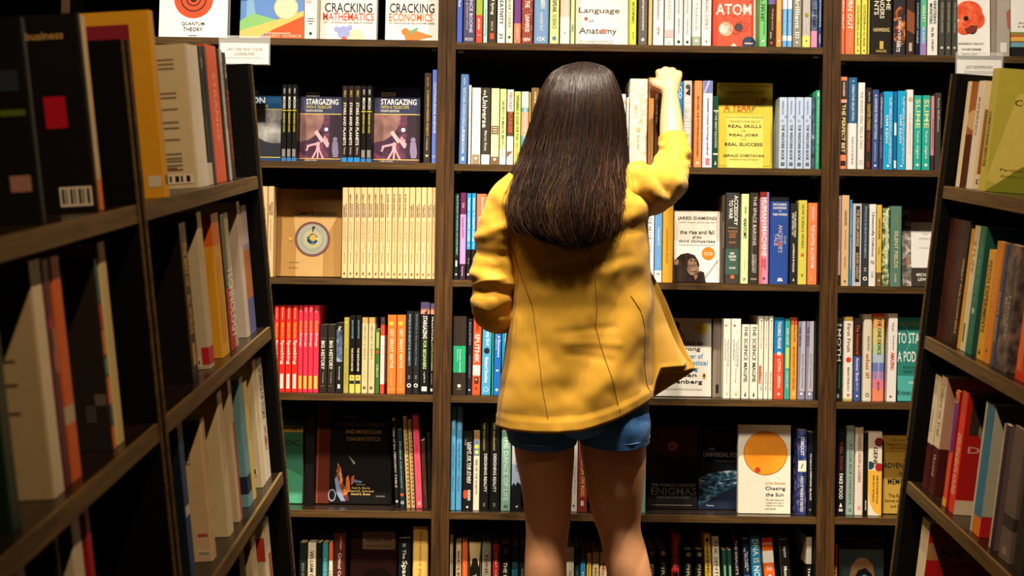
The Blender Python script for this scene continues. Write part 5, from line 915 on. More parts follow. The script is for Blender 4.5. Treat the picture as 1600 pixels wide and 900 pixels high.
put_row('M', 5, 0.035, [
    ('s', 702, 707.4, 836, 'a39678', 'thin grey-tan spine by the upright', {'t': [V('THE JOY OF SIGNALS', '5a523c', .2, .8, .5, .45)]}),
    ('s', 711.4, 720.4, 844, 'c4ac80', 'tan spine reading WHOS IN CHARGE', {'t': [V("WHO'S IN CHARGE", '2a2418', .12, .75, .5, .6)]}),
    ('s', 721.4, 730.4, 843, 'd8602c', 'orange spine beside tan spine', {'t': [V('psychology', 'f0a070', .3, .8, .5, .3)]}),
    ('s', 731.6, 751, 847, 'd0b880', 'cream spine with black suit drawing', {'t': [('p', '15120f', [(0, 0), (.15, .3), (.3, .2), (.7, .2), (.85, .3), (1, 0), (1, 1), (0, 1)]), ('d', '15120f', .5, .22, .22), V('The Narcissist', 'd8d0c0', .38, .9, .5, .3)]}),
    ('s', 752.4, 767, 846, '9a9a84', 'sage grey spine reading NINE PINTS in red', {'t': [V('NINE PINTS', '8a2a24', .16, .7, .5, .42)]}),
    ('s', 769, 779.6, 850, 'c02424', 'red spine left of black spine', {'pg': 'dcd4c4', 't': [V('WHAT WE NEED TO DO', 'f0c8b8', .1, .8, .5, .36)]}),
    ('s', 781, 797, 850, '161412', 'black spine reading THE MAN in white', {'hard': True, 't': [V('GREEN MILE', 'a89468', .06, .12, .5, .3), V('THE MAN WHO', 'ece6dc', .22, .75, .5, .4)]}),
    ('s', 799, 809.4, 852, '1f5a6a', 'dark teal spine beside the leg', {'b': [(0, .3, '16323c')]}),
    ('s', 810.4, 822, 851, '17161a', 'black spine beside the leg', {'t': [V('noise', '8a8a90', .3, .5, .5, .4)]}),
    ('s', 884, 896.6, 855, 'd2c9b2', 'cream spine between the calves, by first leg', {'t': [V('Geometry and', '4a4638', .3, .7, .5, .36)]}),
    ('s', 898, 905, 854, '20382e', 'dark green spine between the calves', {'t': [V('green', '5a7a68', .3, .6, .5, .4)]}),
    ('s', 906, 914.6, 857, '2f86c0', 'blue spine between the calves', {'b': [(0, .14, '3a3428')], 't': [V('Mind Brain', 'c8e0f0', .3, .7, .5, .4)]}),
    ('s', 916, 923.6, 864, 'dcae34', 'yellow spine between the calves', {'t': [V('Planet Earth', '4a3a14', .15, .5, .5, .4)]}),
    ('s', 925, 935.6, 863, 'c8b48c', 'beige spine between the calves', {'t': [V('Mismatch', 'a8742c', .2, .65, .5, .55)]}),
    ('s', 936.6, 948, 863, 'd8c49a', 'cream spine reading Mismatch in rust', {'t': [V('Mismatch', 'b8602c', .15, .6, .5, .6)]}),
    ('s', 1012, 1024, 857, '141211', 'black spine with pale portrait disc beside the leg', {'t': [('d', '8a7a5c', .5, .06, .3), V('FIRST MAN', 'a89c88', .2, .8, .5, .45)]}),
    ('s', 1029, 1042, 857, '141211', 'black portrait-disc spine before dark red book', {'t': [('d', 'c8b48a', .5, .06, .32), V('FIRST MAN', 'b8ac94', .18, .8, .5, .45)]}),
    ('s', 1048.6, 1062, 834, '9c1c20', 'dark red spine reading Homo Deus', {'hard': True, 'b': [(.36, .4, 'e02c28')], 't': [V('Homo Deus', 'd88a80', .06, .38, .5, .5), ('r', '15100e', .15, .41, .85, .8)]}),
    ('s', 1068.6, 1081, 859, '141211', 'black portrait-disc spine after dark red book', {'t': [('d', 'c8b48a', .5, .06, .32), V('FIRST MAN', 'b8ac94', .18, .8, .5, .45)]}),
    ('s', 1086, 1098, 859, '141211', 'black spine with portrait disc beside yellow book', {'t': [('d', 'c8b48a', .5, .06, .32), V('FIRST MAN', 'b8ac94', .18, .8, .5, .45)]}),
    ('s', 1102, 1112, 833, 'd6ac3c', 'yellow leaning spine with black disc', {'lean': -2.5, 't': [('d', '2a2014', .5, .07, .32), V('HAWKING', '2a2014', .14, .42, .5, .55), V('the man', '6a5420', .43, .6, .5, .35)]}),
    ('s', 1114.6, 1126, 838, 'd8d0b4', 'cream spine reading SENTIENT, leaning', {'lean': -3, 'hard': True, 't': [V('THE SENTIENT', '4a4434', .04, .6, .5, .5)]}),
    ('s', 1130.5, 1137.4, 859, '1f4a34', 'dark green spine, first of two leaning', {'lean': -3.2, 't': [('r', '8ab89a', .3, .2, .7, .4)]}),
    ('s', 1138.6, 1145.4, 859, '1f4a34', 'dark green spine, second of two leaning', {'lean': -3.2, 't': [('r', '8ab89a', .3, .2, .7, .4)]}),
    ('s', 1147.5, 1157, 833, '161417', 'black leaning spine with white slanted title', {'lean': -3.4, 't': [V("THE IDEALIST'S IMAGINATION", 'c8c4c4', .08, .8, .5, .45)]}),
    ('s', 1163, 1173, 842, '1a2230', 'navy leaning spine with white title', {'lean': -3.8, 't': [V('The Angel by', 'dcdce4', .14, .36, .65, .4), V('ng Machine', 'dcdce4', .1, .32, .3, .4), ('r', '3a5aa0', 0, .4, 1, .46)]}),
    ('s', 1176, 1191.5, 837, '2888c0', 'blue leaning spine reading DNA IS NOT', {'lean': -4.4, 't': [V('DNA IS NOT', WHT, .04, .5, .5, .62)], 'b': [(0, .04, '1c4a64')]}),
    ('s', 1195, 1212.5, 841, 'e86a24', 'orange and white leaning spine', {'lean': -5.2, 'b': [(.14, .27, 'ece6de'), (0, .05, 'c02c1c')], 't': [T_('ENDINGS', 'f4e4d4', .5, .06, .8, .03), V('CURED', 'f8dcc8', .3, .36, .5, .5), MK(WHT, .42, .16)]}),
    ('s', 1221, 1237, 843, '1c1a19', 'black leaning spine with thin white frame', {'lean': -5.2, 't': [V('nepome', 'd8d4d0', .08, .2, .5, .35), V('Monster', WHT, .3, .5, .5, .35), ('r', '6a6664', .04, .02, .07, .9)]}),
    ('s', 1259, 1273, 839, '14120f', 'spine white above and black below', {'hard': True, 'b': [(0, .29, 'dcd8c8')], 't': [V('THE', WHT, .33, .45, .5, .4)]}),
])
put_row('R', 5, 0.035, [
    ('s', 1298, 1308, 851, 'e88a2c', 'spine red above and orange below', {'b': [(0, .235, 'c8361c')], 't': [V('THERAPY', '3a2414', .25, .7, .5, .45)]}),
    ('f', 1310, 1382, 843, '2c3c3e', 'dark teal cover with drawn head profile', {'w': .06, 'c': [
        T_('Your Brain Makes', '1c2628', .5, .045, .84, .035), T_('sense of how humans think', '1c2628', .5, .1, .7, .025), ('p', '8a6a50', [(.28, .6), (.24, .45), (.3, .3), (.45, .22), (.62, .22), (.76, .3), (.8, .42), (.78, .5), (.5, .36), (.34, .5)]), ('p', '12161a', [(.34, .6), (.34, .46), (.44, .36), (.6, .33), (.74, .4), (.76, .5), (.82, .58), (.76, .62), (.76, .72), (.62, .74), (.62, 1), (.36, 1)]), ('d', '5a8090', .58, .44, .07), ('o', '5a6a68', .2, .72, .1, .13)]}),
])
# ------------------------------------------------------------------ the two free-standing bookcases along the aisle
def gondola_frame(x, z, lean, right):
    b = radians(lean)
    if right:
        ex, ey, ez = Vector((0, -1, 0)), Vector((cos(b), 0, -sin(b))), Vector((sin(b), 0, cos(b)))
    else:
        ex, ey, ez = Vector((0, 1, 0)), Vector((-cos(b), 0, -sin(b))), Vector((-sin(b), 0, cos(b)))
    return Matrix(((ex.x, ey.x, ez.x, x), (ex.y, ey.y, ez.y, 0), (ex.z, ey.z, ez.z, z), (0, 0, 0, 1)))


G = {'l': dict(M=gondola_frame(-0.519, 1.34, 4.0, False), y0=0.45, y1=2.50, div=(1.69,), right=False),
     'r': dict(M=gondola_frame(0.872, 1.34, 3.4, True), y0=0.60, y1=2.50, div=(1.45,), right=True)}
G_STEP, G_DEPTH = 0.31, 0.30


def build_gondola(key, label):
    g = G[key]
    M, right = g['M'], g['right']
    sgn = -1 if right else 1
    lo, hi = sorted((sgn * g['y0'], sgn * g['y1']))
    zb = -1.30
    root = empty('bookcase', M @ Matrix.Translation(((lo + hi) / 2, 0, zb)))
    tag(root, label, 'bookcase', 'free-standing bookcases along the aisle')
    inv = Matrix.Translation((-(lo + hi) / 2, 0, -zb))

    def part(name, parent, m, *b):
        q = MB()
        p0, p1 = inv @ Vector((b[0], b[2], b[4])), inv @ Vector((b[1], b[3], b[5]))
        q.box(p0.x, p1.x, p0.y, p1.y, p0.z, p1.z, m)
        return q.build(name, parent)
    T = 0.03
    ends = [lo, hi - T]
    divs = [sgn * d - T / 2 for d in g['div']]
    for xp in ends:
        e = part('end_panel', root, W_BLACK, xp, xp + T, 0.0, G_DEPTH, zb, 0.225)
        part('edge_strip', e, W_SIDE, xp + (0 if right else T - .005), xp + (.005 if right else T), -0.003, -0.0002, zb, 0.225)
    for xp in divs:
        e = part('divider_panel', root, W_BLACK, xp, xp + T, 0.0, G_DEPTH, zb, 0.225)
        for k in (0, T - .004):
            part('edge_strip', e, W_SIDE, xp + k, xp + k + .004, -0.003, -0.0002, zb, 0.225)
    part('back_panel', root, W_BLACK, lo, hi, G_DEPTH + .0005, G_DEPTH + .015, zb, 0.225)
    cuts = g['cuts'] = sorted([lo + T] + [v for d in divs for v in (d, d + T)] + [hi - T])
    g['cells'] = list(zip(cuts[::2], cuts[1::2]))
    for z in (0.0, -G_STEP, -2 * G_STEP, -3 * G_STEP):
        for a, b in zip(cuts[::2], cuts[1::2]):
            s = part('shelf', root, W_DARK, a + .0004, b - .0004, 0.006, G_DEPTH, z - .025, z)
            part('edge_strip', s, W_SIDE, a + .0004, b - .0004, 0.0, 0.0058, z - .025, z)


build_gondola('l', 'dark free-standing bookcase beside the sign CAN\'T FIND, leaning slightly back')
build_gondola('r', 'dark free-standing bookcase under the sign JUST DROPPING BY, leaning slightly back')


def put_side(key, level, title, rows):
    """rows: (near px, far px, px row, ytop, colour, description, options)"""
    g = G[key]
    M, right = g['M'], g['right']
    n = (M.to_3x3() @ Vector((0, 1, 0))).normalized()
    Mi = M.inverted()
    zb = -G_STEP * level + 0.0008
    last = None
    for k, e in enumerate(rows):
        pa, pb, py, yt, col, desc = e[:6]
        o = e[6] if len(e) > 6 else {}
        sb = o.get('sb', 0.02)
        og = M @ Vector((0, sb, 0))
        xa = (Mi @ at_plane(pa, py, og, n)).x
        xb = (Mi @ at_plane(pb, py, og, n)).x
        H = o.get('H') or max((Mi @ at_plane((pa + pb) / 2, yt, og, n)).z - zb, 0.08)
        if level:
            H = min(H, 0.272)
        lo, hi = min(xa, xb), max(xa, xb)
        sgn = -1 if right else 1
        for a, b in g['cells']:
            if a < (lo + hi) / 2 < b or (k == 0 and a - .04 < lo < b and key == 'l'):
                wd = hi - lo
                lo = max(lo, a + .0015)
                hi = min(max(hi, lo + min(wd, .02)), b - .0015)
                break
        T = max(hi - lo - 0.001, 0.005)
        mw = M @ Matrix.Translation(((lo + hi) / 2, sb, zb))
        if 'lean' in o:
            sg = 1 if o['lean'] > 0 else -1
            pv = Matrix.Translation((sg * T / 2, 0, 0))
            mw = mw @ pv @ Matrix.Rotation(radians(o['lean']), 4, 'Y') @ pv.inverted()
        label = '%s, %s on %s' % (desc, ordinal(k + 1), title)
        longer = label.replace("CAN'T FIND bookcase", "bookcase by CAN'T FIND sign").replace('JUST DROPPING bookcase', 'bookcase by JUST DROPPING BY sign')
        if len(longer.replace('-', '').split()) <= 16:
            label = longer
        make_book(mw, T, H, o.get('D', min(0.2, H * 0.66)), col, label, 'books on the ' + title, o.get('b', ()), o.get('t', ()), o.get('c', ()), side='b' if right else 'a', pages=o.get('pg', 'd8ccb0'), hard=o.get('hard', False))


TX = lambda c, *ys: [('r', c, .12, y, .86, y + .012) for y in ys]
BAR = lambda x0, y0, x1, y1: [('r', 'e8e0d0', x0, y0, x1, y1)] + [('r', '2a2420', x0 + (x1 - x0) * (.06 + .13 * i), y0 + .01, x0 + (x1 - x0) * (.06 + .13 * i + (.05 if i % 2 else .09)), y1 - .012) for i in range(7)]
# far bay of the left one
put_side('l', 0, 'far upper shelf, CAN\'T FIND bookcase', [
    (251, 258, 220, 0, 'e0a428', 'large yellow-bordered book with magenta panel', {'sb': .0, 'T': 0, 'H': .275, 'D': .24, 'c': [('r', '8a2434', .0, .07, .87, .97), ('r', '5a1420', .0, .3, .8, .9), ('r', 'd8b8a0', .1, .27, .8, .275), ('r', 'd8d0c0', .9, .88, .98, .94)], 't': [('r', '4a4038', .2, .88, .8, .93)]}),
    (300, 318, 190, 72, 'd6c8a4', 'large beige back cover with barcode', {'c': TX('8a7c64', .1, .13, .16, .33, .36, .44, .53, .57, .65, .75, .78, .8, .83, .86) + [('r', '8a5a3c', .5, .85, .8, .87)] + BAR(.5, .9, .96, .965), 't': [('r', 'f0e8d8', 0, 0, 1, 1)]}),
    (319.5, 326, 190, 74, '1c1815', 'black spine with white foot', {'b': [(.84, 1, 'd0c8b8')], 't': [('r', '8a8274', .3, .08, .7, .16)]}),
    (326.5, 331, 190, 74, '20343a', 'dark teal spine'),
    (332, 347, 190, 73, 'e2623a', 'orange-red spine, slightly taller', {'t': [V('STRANGE', 'f0b090', .2, .7, .5, .3)]}),
    (348, 352, 190, 78, '241c1a', 'thin black spine beside orange-red one'),
    (352.5, 356, 190, 80, 'b8b0a4', 'thin pale grey spine', {'t': [V('LANGUAGE', '4a4440', .1, .6, .5, .5)]}),
    (356.5, 361.5, 190, 84, '2a2422', 'black spine with red lettering before bare panel', {'t': [V('PSYCHOLOGY', 'd0402c', .3, .85, .5, .6), V('THE', 'c8c0b8', .08, .2, .5, .5)]}),
])
put_side('l', 1, 'far middle shelf, CAN\'T FIND bookcase', [
    (288, 299, 450, 345, '15110e', 'black book with gold spine lettering', {'c': [('r', '2a2018', .2, .2, .8, .25)], 't': [V('THE BEST OF', 'd8a83c', .12, .4, .5, .5), V('ALL WORLDS', 'e0b850', .45, .7, .5, .5), ('r', 'c89434', .3, .76, .7, .9)]}),
    (316, 324, 440, 328, 'c4b89c', 'grey-white back cover with red patch and barcode', {'c': TX('8a8070', .32, .34, .36, .42, .46, .8) + [('r', 'c02430', .93, .86, 1, .97)] + BAR(.75, .93, .92, .98), 't': [('r', 'c02430', 0, .86, 1, .97)]}),
    (338, 350, 440, 330, 'dca02a', 'yellow book with orange head', {'b': [(0, .22, 'd8681c')], 'c': TX('9a6a1c', .42, .46, .5, .54, .64, .7, .74, .78), 't': [('r', 'c88a20', .2, .3, .8, .9)]}),
    (352, 365, 440, 330, 'a8a890', 'green and red spine with white letters', {'c': [('r', '1c3a30', 0, 0, 1, 1)], 't': [('r', '24443a', 0, .02, .45, .55), ('r', 'b02430', 0, .55, .6, 1), V('TECHNOLOGY', 'ece4d4', .4, .92, .6, .6)]}),
    (378, 383, 420, 312, 'c4b6a8', 'thin pale spine before empty space', {'c': []}),
    (384, 393, 420, 318, '8a86a8', 'lavender spine with brown middle', {'b': [(.02, .3, 'b8b0b8'), (.34, .72, 'a86a3c'), (.72, 1, '5f6090')]}),
])
put_side('l', 2, 'far lower shelf, CAN\'T FIND bookcase', [
    (283, 292, 740, 645, '1f4a7c', 'blue spine with white patch', {'c': [('r', '16202c', 0, 0, 1, 1)], 't': [('r', 'd0d4d8', .1, .5, .9, .56)]}),
    (319, 326, 730, 645, 'd8bc94', 'beige-pink back cover with barcode', {'c': TX('a08468', .25, .27, .3) + BAR(.86, .92, .97, .97) + [('r', 'c0504a', .87, .8, .97, .82)]}),
    (346, 354, 700, 604, 'd4c6a0', 'cream cover with faint lines', {'c': TX('a89a78', .4, .43, .46, .8) + BAR(.5, .88, .85, .96)}),
    (362, 368, 680, 586, 'cbb698', 'tan spine with rust edge', {'t': [('r', 'a8502c', .55, .3, 1, 1)], 'c': []}),
    (379, 386, 670, 583, '6c9aa8', 'light blue back cover with navy foot', {'b': [(.76, .9, '1c2a44')], 'c': [('d', '3a6a84', .8, .14, .14), ('r', '3a5a68', .2, .38, .7, .4), ('r', '3a5a68', .2, .44, .8, .46)] + BAR(.3, .9, .7, .99)}),
    (387, 391.5, 665, 590, 'd2be62', 'thin yellow spine'),
    (401, 407, 650, 556, 'dccfae', 'cream cover with small lines and thick pages', {'c': TX('a09470', .4, .44, .5, .58, .66, .74) + BAR(.7, .84, .95, .9)}),
    (408, 416, 650, 553, 'e0d8c4', 'white spine with brown lettering by end panel', {'t': [V('SCIENCE OF STORY', '6a5a44', .08, .5, .5, .6), V('WOMEN', 'a83a2c', .55, .75, .5, .5)]}),
])
put_side('l', 3, 'far lowest shelf, CAN\'T FIND bookcase', [
    (372, 382, 860, 830, '15171f', 'black back cover with grey band', {'c': [('r', '6a6458', 0, .05, 1, .1)]}),
    (392, 400, 850, 836, 'd0c4a4', 'cream back cover low down', {'c': TX('a89a78', .3, .4, .5)}),
    (412, 422, 840, 808, 'dcd0b4', 'white cover with red square', {'c': [('r', 'c8402c', .5, .12, 1, .32)] + TX('8a8070', .4, .44, .5, .56), 't': [('r', 'a84a34', .5, .3, .9, .8)]}),
])
# near bay of the left one
put_side('l', 0, 'near upper shelf, CAN\'T FIND bookcase', [
    (48, 55, 180, 30, '12100e', 'black back cover with pink label', {'D': .2, 'c': [('r', 'a87a70', .84, .76, .96, .84), ('r', '5a6a24', .82, .44, .97, .47), ('r', '2a3440', .7, .25, .95, .35)]}),
    (136, 142, 180, 24, '14110f', 'black back cover with red square', {'D': .2, 'hard': True, 'c': [('t', 'business', 'c8a060', .78, .105, .24, .04), ('r', 'b8142c', .73, .41, .87, .57)] + BAR(.77, .87, .98, .97), 't': [('r', '3a2a20', .2, .1, .8, .9)]}),
    (143, 149, 180, 28, 'cbb490', 'thin cream spine with orange foot', {'b': [(.84, 1, 'd8743c')]}),
])
put_side('l', 1, 'near middle shelf, CAN\'T FIND bookcase', [
    (-8, 10, 600, 470, '17301e', 'dark green back cover', {'c': [('r', '8a8a34', .6, .6, .75, .64)]}),
    (60, 78, 560, 396, 'c0ac86', 'beige back cover with barcode beside white spine', {'D': .19, 'c': TX('7a6a50', .1, .2, .26, .4, .5, .62) + [('r', 'a84a3c', .3, .7, .7, .74)] + BAR(.3, .84, .75, .94), 't': [('r', 'd8ccb4', 0, 0, 1, 1)]}),
    (79, 91, 550, 400, '5a2030', 'plum spine with magenta patches', {'t': [('r', 'a8205a', .1, .25, .6, .3), ('r', 'a8205a', .2, .4, .8, .48), ('r', '8a7a6a', .5, .3, .9, .5)]}),
    (92, 107, 540, 396, 'd2622a', 'orange spine with cream lower band', {'b': [(.66, .74, 'b8a890')]}),
    (157, 164, 520, 400, '2a2420', 'black back cover with rainbow spine', {'c': [('r', '6a6256', .9, .7, .99, .76), ('r', '4a4640', .82, .76, .9, .85)], 't': [('r', '2f6a70', .1, .02, .9, .22), ('r', 'b83040', .1, .24, .9, .36), ('r', 'c8783a', .1, .37, .9, .5), ('r', '4a8a88', .1, .52, .9, .6), ('r', 'd86a4a', .1, .62, .9, .76), ('r', '2a4a60', .1, .77, .9, .88), ('r', 'e0702c', .1, .88, .9, 1)]}),
    (165, 177, 510, 374, 'd2c08a', 'cream-yellow spine by the divider', {'c': []}),
])
put_side('l', 2, 'near lower shelf, CAN\'T FIND bookcase', [
    (20, 36, 860, 830, 'c8a894', 'pinkish back cover low down', {'c': [('r', 'b0503c', .5, .6, .9, .7)]}),
    (86, 92, 850, 808, '1c1a1c', 'black cover with pale figure', {'c': [('r', '4a4438', .2, .3, .8, .7)]}),
    (112, 128, 840, 780, 'd8ccb0', 'cream back cover beside red spine', {'c': []}),
    (134, 143, 830, 764, 'a0182c', 'dark red spine by the divider'),
])
# the right one (near edge has the larger pixel)
put_side('r', 0, 'upper shelf, JUST DROPPING bookcase', [
    (1509, 1502, 210, 128, 'e0d4b4', 'brown cover with pale figure and cream spine', {'D': .15, 'c': [('r', 'a8703c', 0, 0, 1, 1), ('d', 'e0c8a0', .22, .2, .12), ('d', 'd8b890', .12, .36, .14), ('p', '5a3420', [(0, .5), (1, .45), (1, .9), (0, 1)]), ('p', 'b89470', [(.3, .6), (.7, .5), (.75, .55), (.35, .7)])]}),
    (1529, 1519, 210, 127, 'dcd6ca', 'white cover with brown picture reading DA', {'D': .16, 'c': [('r', 'e8e2d6', 0, 0, 1, 1), ('r', '9a6a48', .04, .26, .6, .86), ('d', '4a2a1c', .3, .38, .12), ('p', 'a8381c', [(.08, .5), (.25, .45), (.28, .86), (.06, .86)]), ('t', 'DANTE', '5a5450', .27, .93, .46, .045)], 't': [V('INFERNO', '8a8478', .15, .5, .5, .4)]}),
    (1549, 1537, 215, 108, 'b8b048', 'large yellow-green book reading CONSCIOUSNESS', {'hard': True, 'D': .2, 'c': [('r', 'c8c85a', 0, 0, 1, 1), ('p', 'e4dc78', [(0, .9), (.2, .2), (1, .1), (1, .55), (.2, .98)]), ('p', '8a9434', [(0, 1), (.3, .8), (.8, .55), (1, .5), (1, 1)]), ('t', 'CONSCIOUS', '2a2c14', .5, .27, .64, .05), ('t', 'Perspectives on the mind', '4a4a20', .48, .82, .72, .03), ('t', 'Essays and Notes', '5a5a28', .36, .87, .45, .022)], 't': [V('CONSCIOUSNESS MEDICINE', '3a3a18', .35, .8, .5, .4)]}),
])
put_side('r', 1, 'middle shelf, JUST DROPPING bookcase', [
    (1447, 1443, 480, 498, 'd0c8b4', 'short thin white spine by the end panel', {'H': .09}),
    (1506, 1457, 440, 338, 'MAROONPAT', 'broad dark maroon cover with gold dotted edge', {'hard': True, 'D': .04, 't': [('r', '17130f', .78, 0, 1, 1), V('GREAT PHILOSOPHERS', 'c8a468', .3, .9, .9, .09)]}),
    (1512, 1507.5, 440, 355, 'c89a34', 'thin mustard spine'),
    (1520, 1512.6, 440, 350, 'd4ccac', 'cream spine reading STUFF', {'t': [V('STUFF', 'b87a5c', .12, .38, .5, .7), ('r', '4a4a38', .3, .78, .6, .93)]}),
    (1532, 1521, 440, 351, '26705f', 'green spine with pale lettering', {'c': [('r', '1f5a50', 0, 0, 1, 1)], 't': [V('WHY THE SKY IS', '6aa898', .05, .6, .5, .3), MK('a8c8b8', .66, .2)]}),
    (1547, 1537, 460, 388, 'd8a42c', 'yellow spine reading PSYCH EXPERIMENTS', {'t': [V('PSYCH EXPERIMENTS', '3a2a10', .1, .75, .5, .62), ('p', '2a2010', [(.3, .95), (.5, .9), (.7, .95)])]}),
    (1559, 1549, 450, 375, 'd88a2a', 'orange spine with pale title', {'t': [V('STRUCTURE', 'e8b070', .2, .5, .5, .5), MK('4a3a20', .9, .12)]}),
    (1566, 1560, 460, 378, '46506c', 'blue-grey spine with speckled cover', {'t': [V("DON'T KNOW", 'c8c4b8', .4, .8, .5, .5)]}),
    (1586, 1567, 465, 380, 'GREYPAT', 'thick grey mottled spine', {'t': [V('HOUSE', 'b8b0a4', .4, .75, .6, .2), V('BEYOND', 'b8b0a4', .42, .65, .35, .2)]}),
    (1614, 1594, 520, 446, 'd8341c', 'orange-red book nearer the aisle', {'c': [], 't': [('r', 'e8702c', .1, .1, .5, .9)]}),
])
put_side('r', 2, 'lower shelf, JUST DROPPING bookcase', [
    (1459, 1451, 670, 580, 'd0c4a8', 'white and maroon spine, first of two', {'b': [(.6, 1, '4a1a1c')], 't': [V('Culture', 'a89a80', .3, .5, .5, .4)]}),
    (1470, 1460, 680, 581, 'd0c4a8', 'white and maroon spine beside pinkish cover', {'b': [(.6, 1, '4a1a1c')], 'c': [('r', 'b89484', 0, 0, 1, .6)], 't': [V('Culture on Trial', '8a7c64', .06, .5, .5, .5), V('VILLAINS', 'b89a80', .66, .85, .5, .4)]}),
    (1491, 1484, 690, 604, 'd8502c', 'red book with orange and purple spine', {'c': [('r', 'a81c20', 0, 0, 1, 1)], 't': [('p', '6a2a8a', [(0, .1), (1, .05), (1, .5), (.3, .55)]), ('o', 'e0a030', .4, .06, .4, .6), ('r', 'e0a030', 0, .93, 1, 1)]}),
    (1503, 1492, 700, 605, 'd83a20', 'red cover reading DESIGN with orange spine', {'D': .17, 'hard': True, 'c': [('r', 'b8201e', 0, 0, 1, 1), ('r', '3a302c', .06, .06, .8, .34), ('d', '1c1816', .35, .14, .2), ('d', '8a8478', .3, .3, .14), ('t', 'DESIGN', 'd8b0a0', .42, .46, .7, .055), ('r', '6a1414', .2, .74, .8, .76), ('r', 'dcd0bc', 0, .88, 1, 1), ('t', 'Anthology', '3a302c', .45, .935, .5, .04)], 't': [V('DESCENDENTS SOUND', 'f0c8a8', .35, .85, .5, .6)]}),
    (1543, 1527, 735, 622, '3a7aa0', 'blue spine with orange foot and white cover', {'D': .18, 'hard': True, 'b': [(.86, 1, 'd87a24')], 'c': [('r', 'b8bcb4', 0, 0, 1, 1), ('p', '3a6a8a', [(.1, .5), (.9, .4), (.8, .55), (.2, .6)]), ('d', '1c1c20', .5, .78, .3), ('r', 'c02430', 0, .84, .3, 1)], 't': [('r', 'c8c4b4', 0, 0, .2, 1)]}),
    (1566, 1557, 760, 655, '33243c', 'dark violet spine with pale stripe', {'t': [('r', 'c8bca0', 0, 0, .3, 1)], 'c': [('r', '6a5c60', 0, 0, 1, 1)]}),
    (1590, 1572, 770, 660, '6a5f5c', 'thick taupe spine with darker band', {'b': [(.66, .76, '3a3434')], 't': [('r', '8a8070', .3, .9, .8, .96)]}),
    (1612, 1594, 790, 680, '2a2826', 'dark grey book nearest the aisle end', {}),
])
put_side('r', 3, 'lowest shelf, JUST DROPPING bookcase', [
    (1449, 1434, 860, 806, 'c8b898', 'red cover with cream spine reading PSYCHOLOGY', {'D': .2, 'hard': True, 'c': [('r', 'b0181c', 0, 0, 1, 1), ('r', 'a87c50', 0, .16, 1, .3), ('t', 'HOW TO', '1c1412', .35, .23, .4, .08), ('t', 'PSYCHOLOGY', '6a1014', .5, .52, .8, .1)]}),
    (1529, 1517, 885, 888, 'c8bc98', 'small cream spine low down', {'H': .16}),
])


# ------------------------------------------------------------------ signs hanging from shelf edges
def sign(px0, px1, py0, py1, w, lines, label):
    x0, z0 = on_case(px0, py1, w)
    x1, z1 = on_case(px1, py0, w)
    W, H = x1 - x0, z1 - z0
    root = empty('shelf_sign', M_CASE @ Matrix.Translation(((x0 + x1) / 2, w, z0)))
    tag(root, label, 'sign', 'cards hanging from the shelf edges')
    q = MB()
    q.box(-W / 2, W / 2, 0, 0.0012, 0, H, mat('f2ece6', 0.6, 'card'))
    q.build('card', root)
    q = MB()
    Face(q, (-W / 2, 0, 0), (1, 0, 0), (0, 0, 1), (0, -1, 0), W, H).draw(lines)
    q.build('lettering', root)
    q = MB()
    g = W / 2 + .004
    q.box(-g, g, -0.0035, -0.0022, -.003, H + .02, ACRYLIC)
    q.box(-g, g, 0.0018, 0.0028, -.003, H + .02, ACRYLIC)
    q.box(-g, g, -0.0021, 0.0018, -.003, -.0012, ACRYLIC)
    q.box(-g, g, -0.0021, -w - .0012, H + .0185, H + .02, ACRYLIC)
    q.build('acrylic_holder', root)


ACRYLIC, N_, L_, b_ = new_mat('clear_acrylic')
b_.inputs['Base Color'].default_value = (0.9, 0.92, 0.9, 1)
b_.inputs['Alpha'].default_value = 0.12
b_.inputs['Roughness'].default_value = 0.05
sign(344, 420, 68, 99, -0.012, [T_("CAN'T FIND WHAT YOU'RE", '4a4644', .5, .3, .74, .15), T_('LOOKING FOR?', '4a4644', .5, .53, .42, .15), ('r', 'b8b0aa', .12, .7, .86, .73)], "white card reading CAN'T FIND WHAT YOU'RE LOOKING FOR, under shelf with comic cover")
sign(1495, 1565, 94, 124, -0.012, [T_('JUST DROPPING BY?', '3a3634', .5, .4, .6, .2), ('r', 'b8b0aa', .16, .58, .84, .61), ('r', 'b8b0aa', .16, .66, .84, .69)], 'white card reading JUST DROPPING BY, under shelf with red flower cover')
# ------------------------------------------------------------------ the person
def loft(rings, cap=True):
    """rings: lists of equally many points"""
    n = len(rings[0])
    vs = [p for r in rings for p in r]
    fs = []
    for i in range(len(rings) - 1):
        for j in range(n):
            k = (j + 1) % n
            fs.append((i * n + j, i * n + k, (i + 1) * n + k, (i + 1) * n + j))
    if cap:
        fs.append(tuple(range(n))[::-1])
        fs.append(tuple(range((len(rings) - 1) * n, len(rings) * n)))
    return vs, fs


def ring(c, ex, ey, a, b, n=24):
    return [c + ex * (a * cos(2 * pi * i / n)) + ey * (b * sin(2 * pi * i / n)) for i in range(n)]


def lerp(a, b, t):
    return a + (b - a) * t


def curve(keys, t):
    """piecewise smooth interpolation of tuples keyed by their first entry"""
    if t <= keys[0][0]:
        return keys[0][1:]
    for a, b in zip(keys, keys[1:]):
        if t <= b[0]:
            u = (t - a[0]) / (b[0] - a[0])
            u = u * u * (3 - 2 * u) * 0.5 + u * 0.5
            return tuple(lerp(x, y, u) for x, y in zip(a[1:], b[1:]))
    return keys[-1][1:]


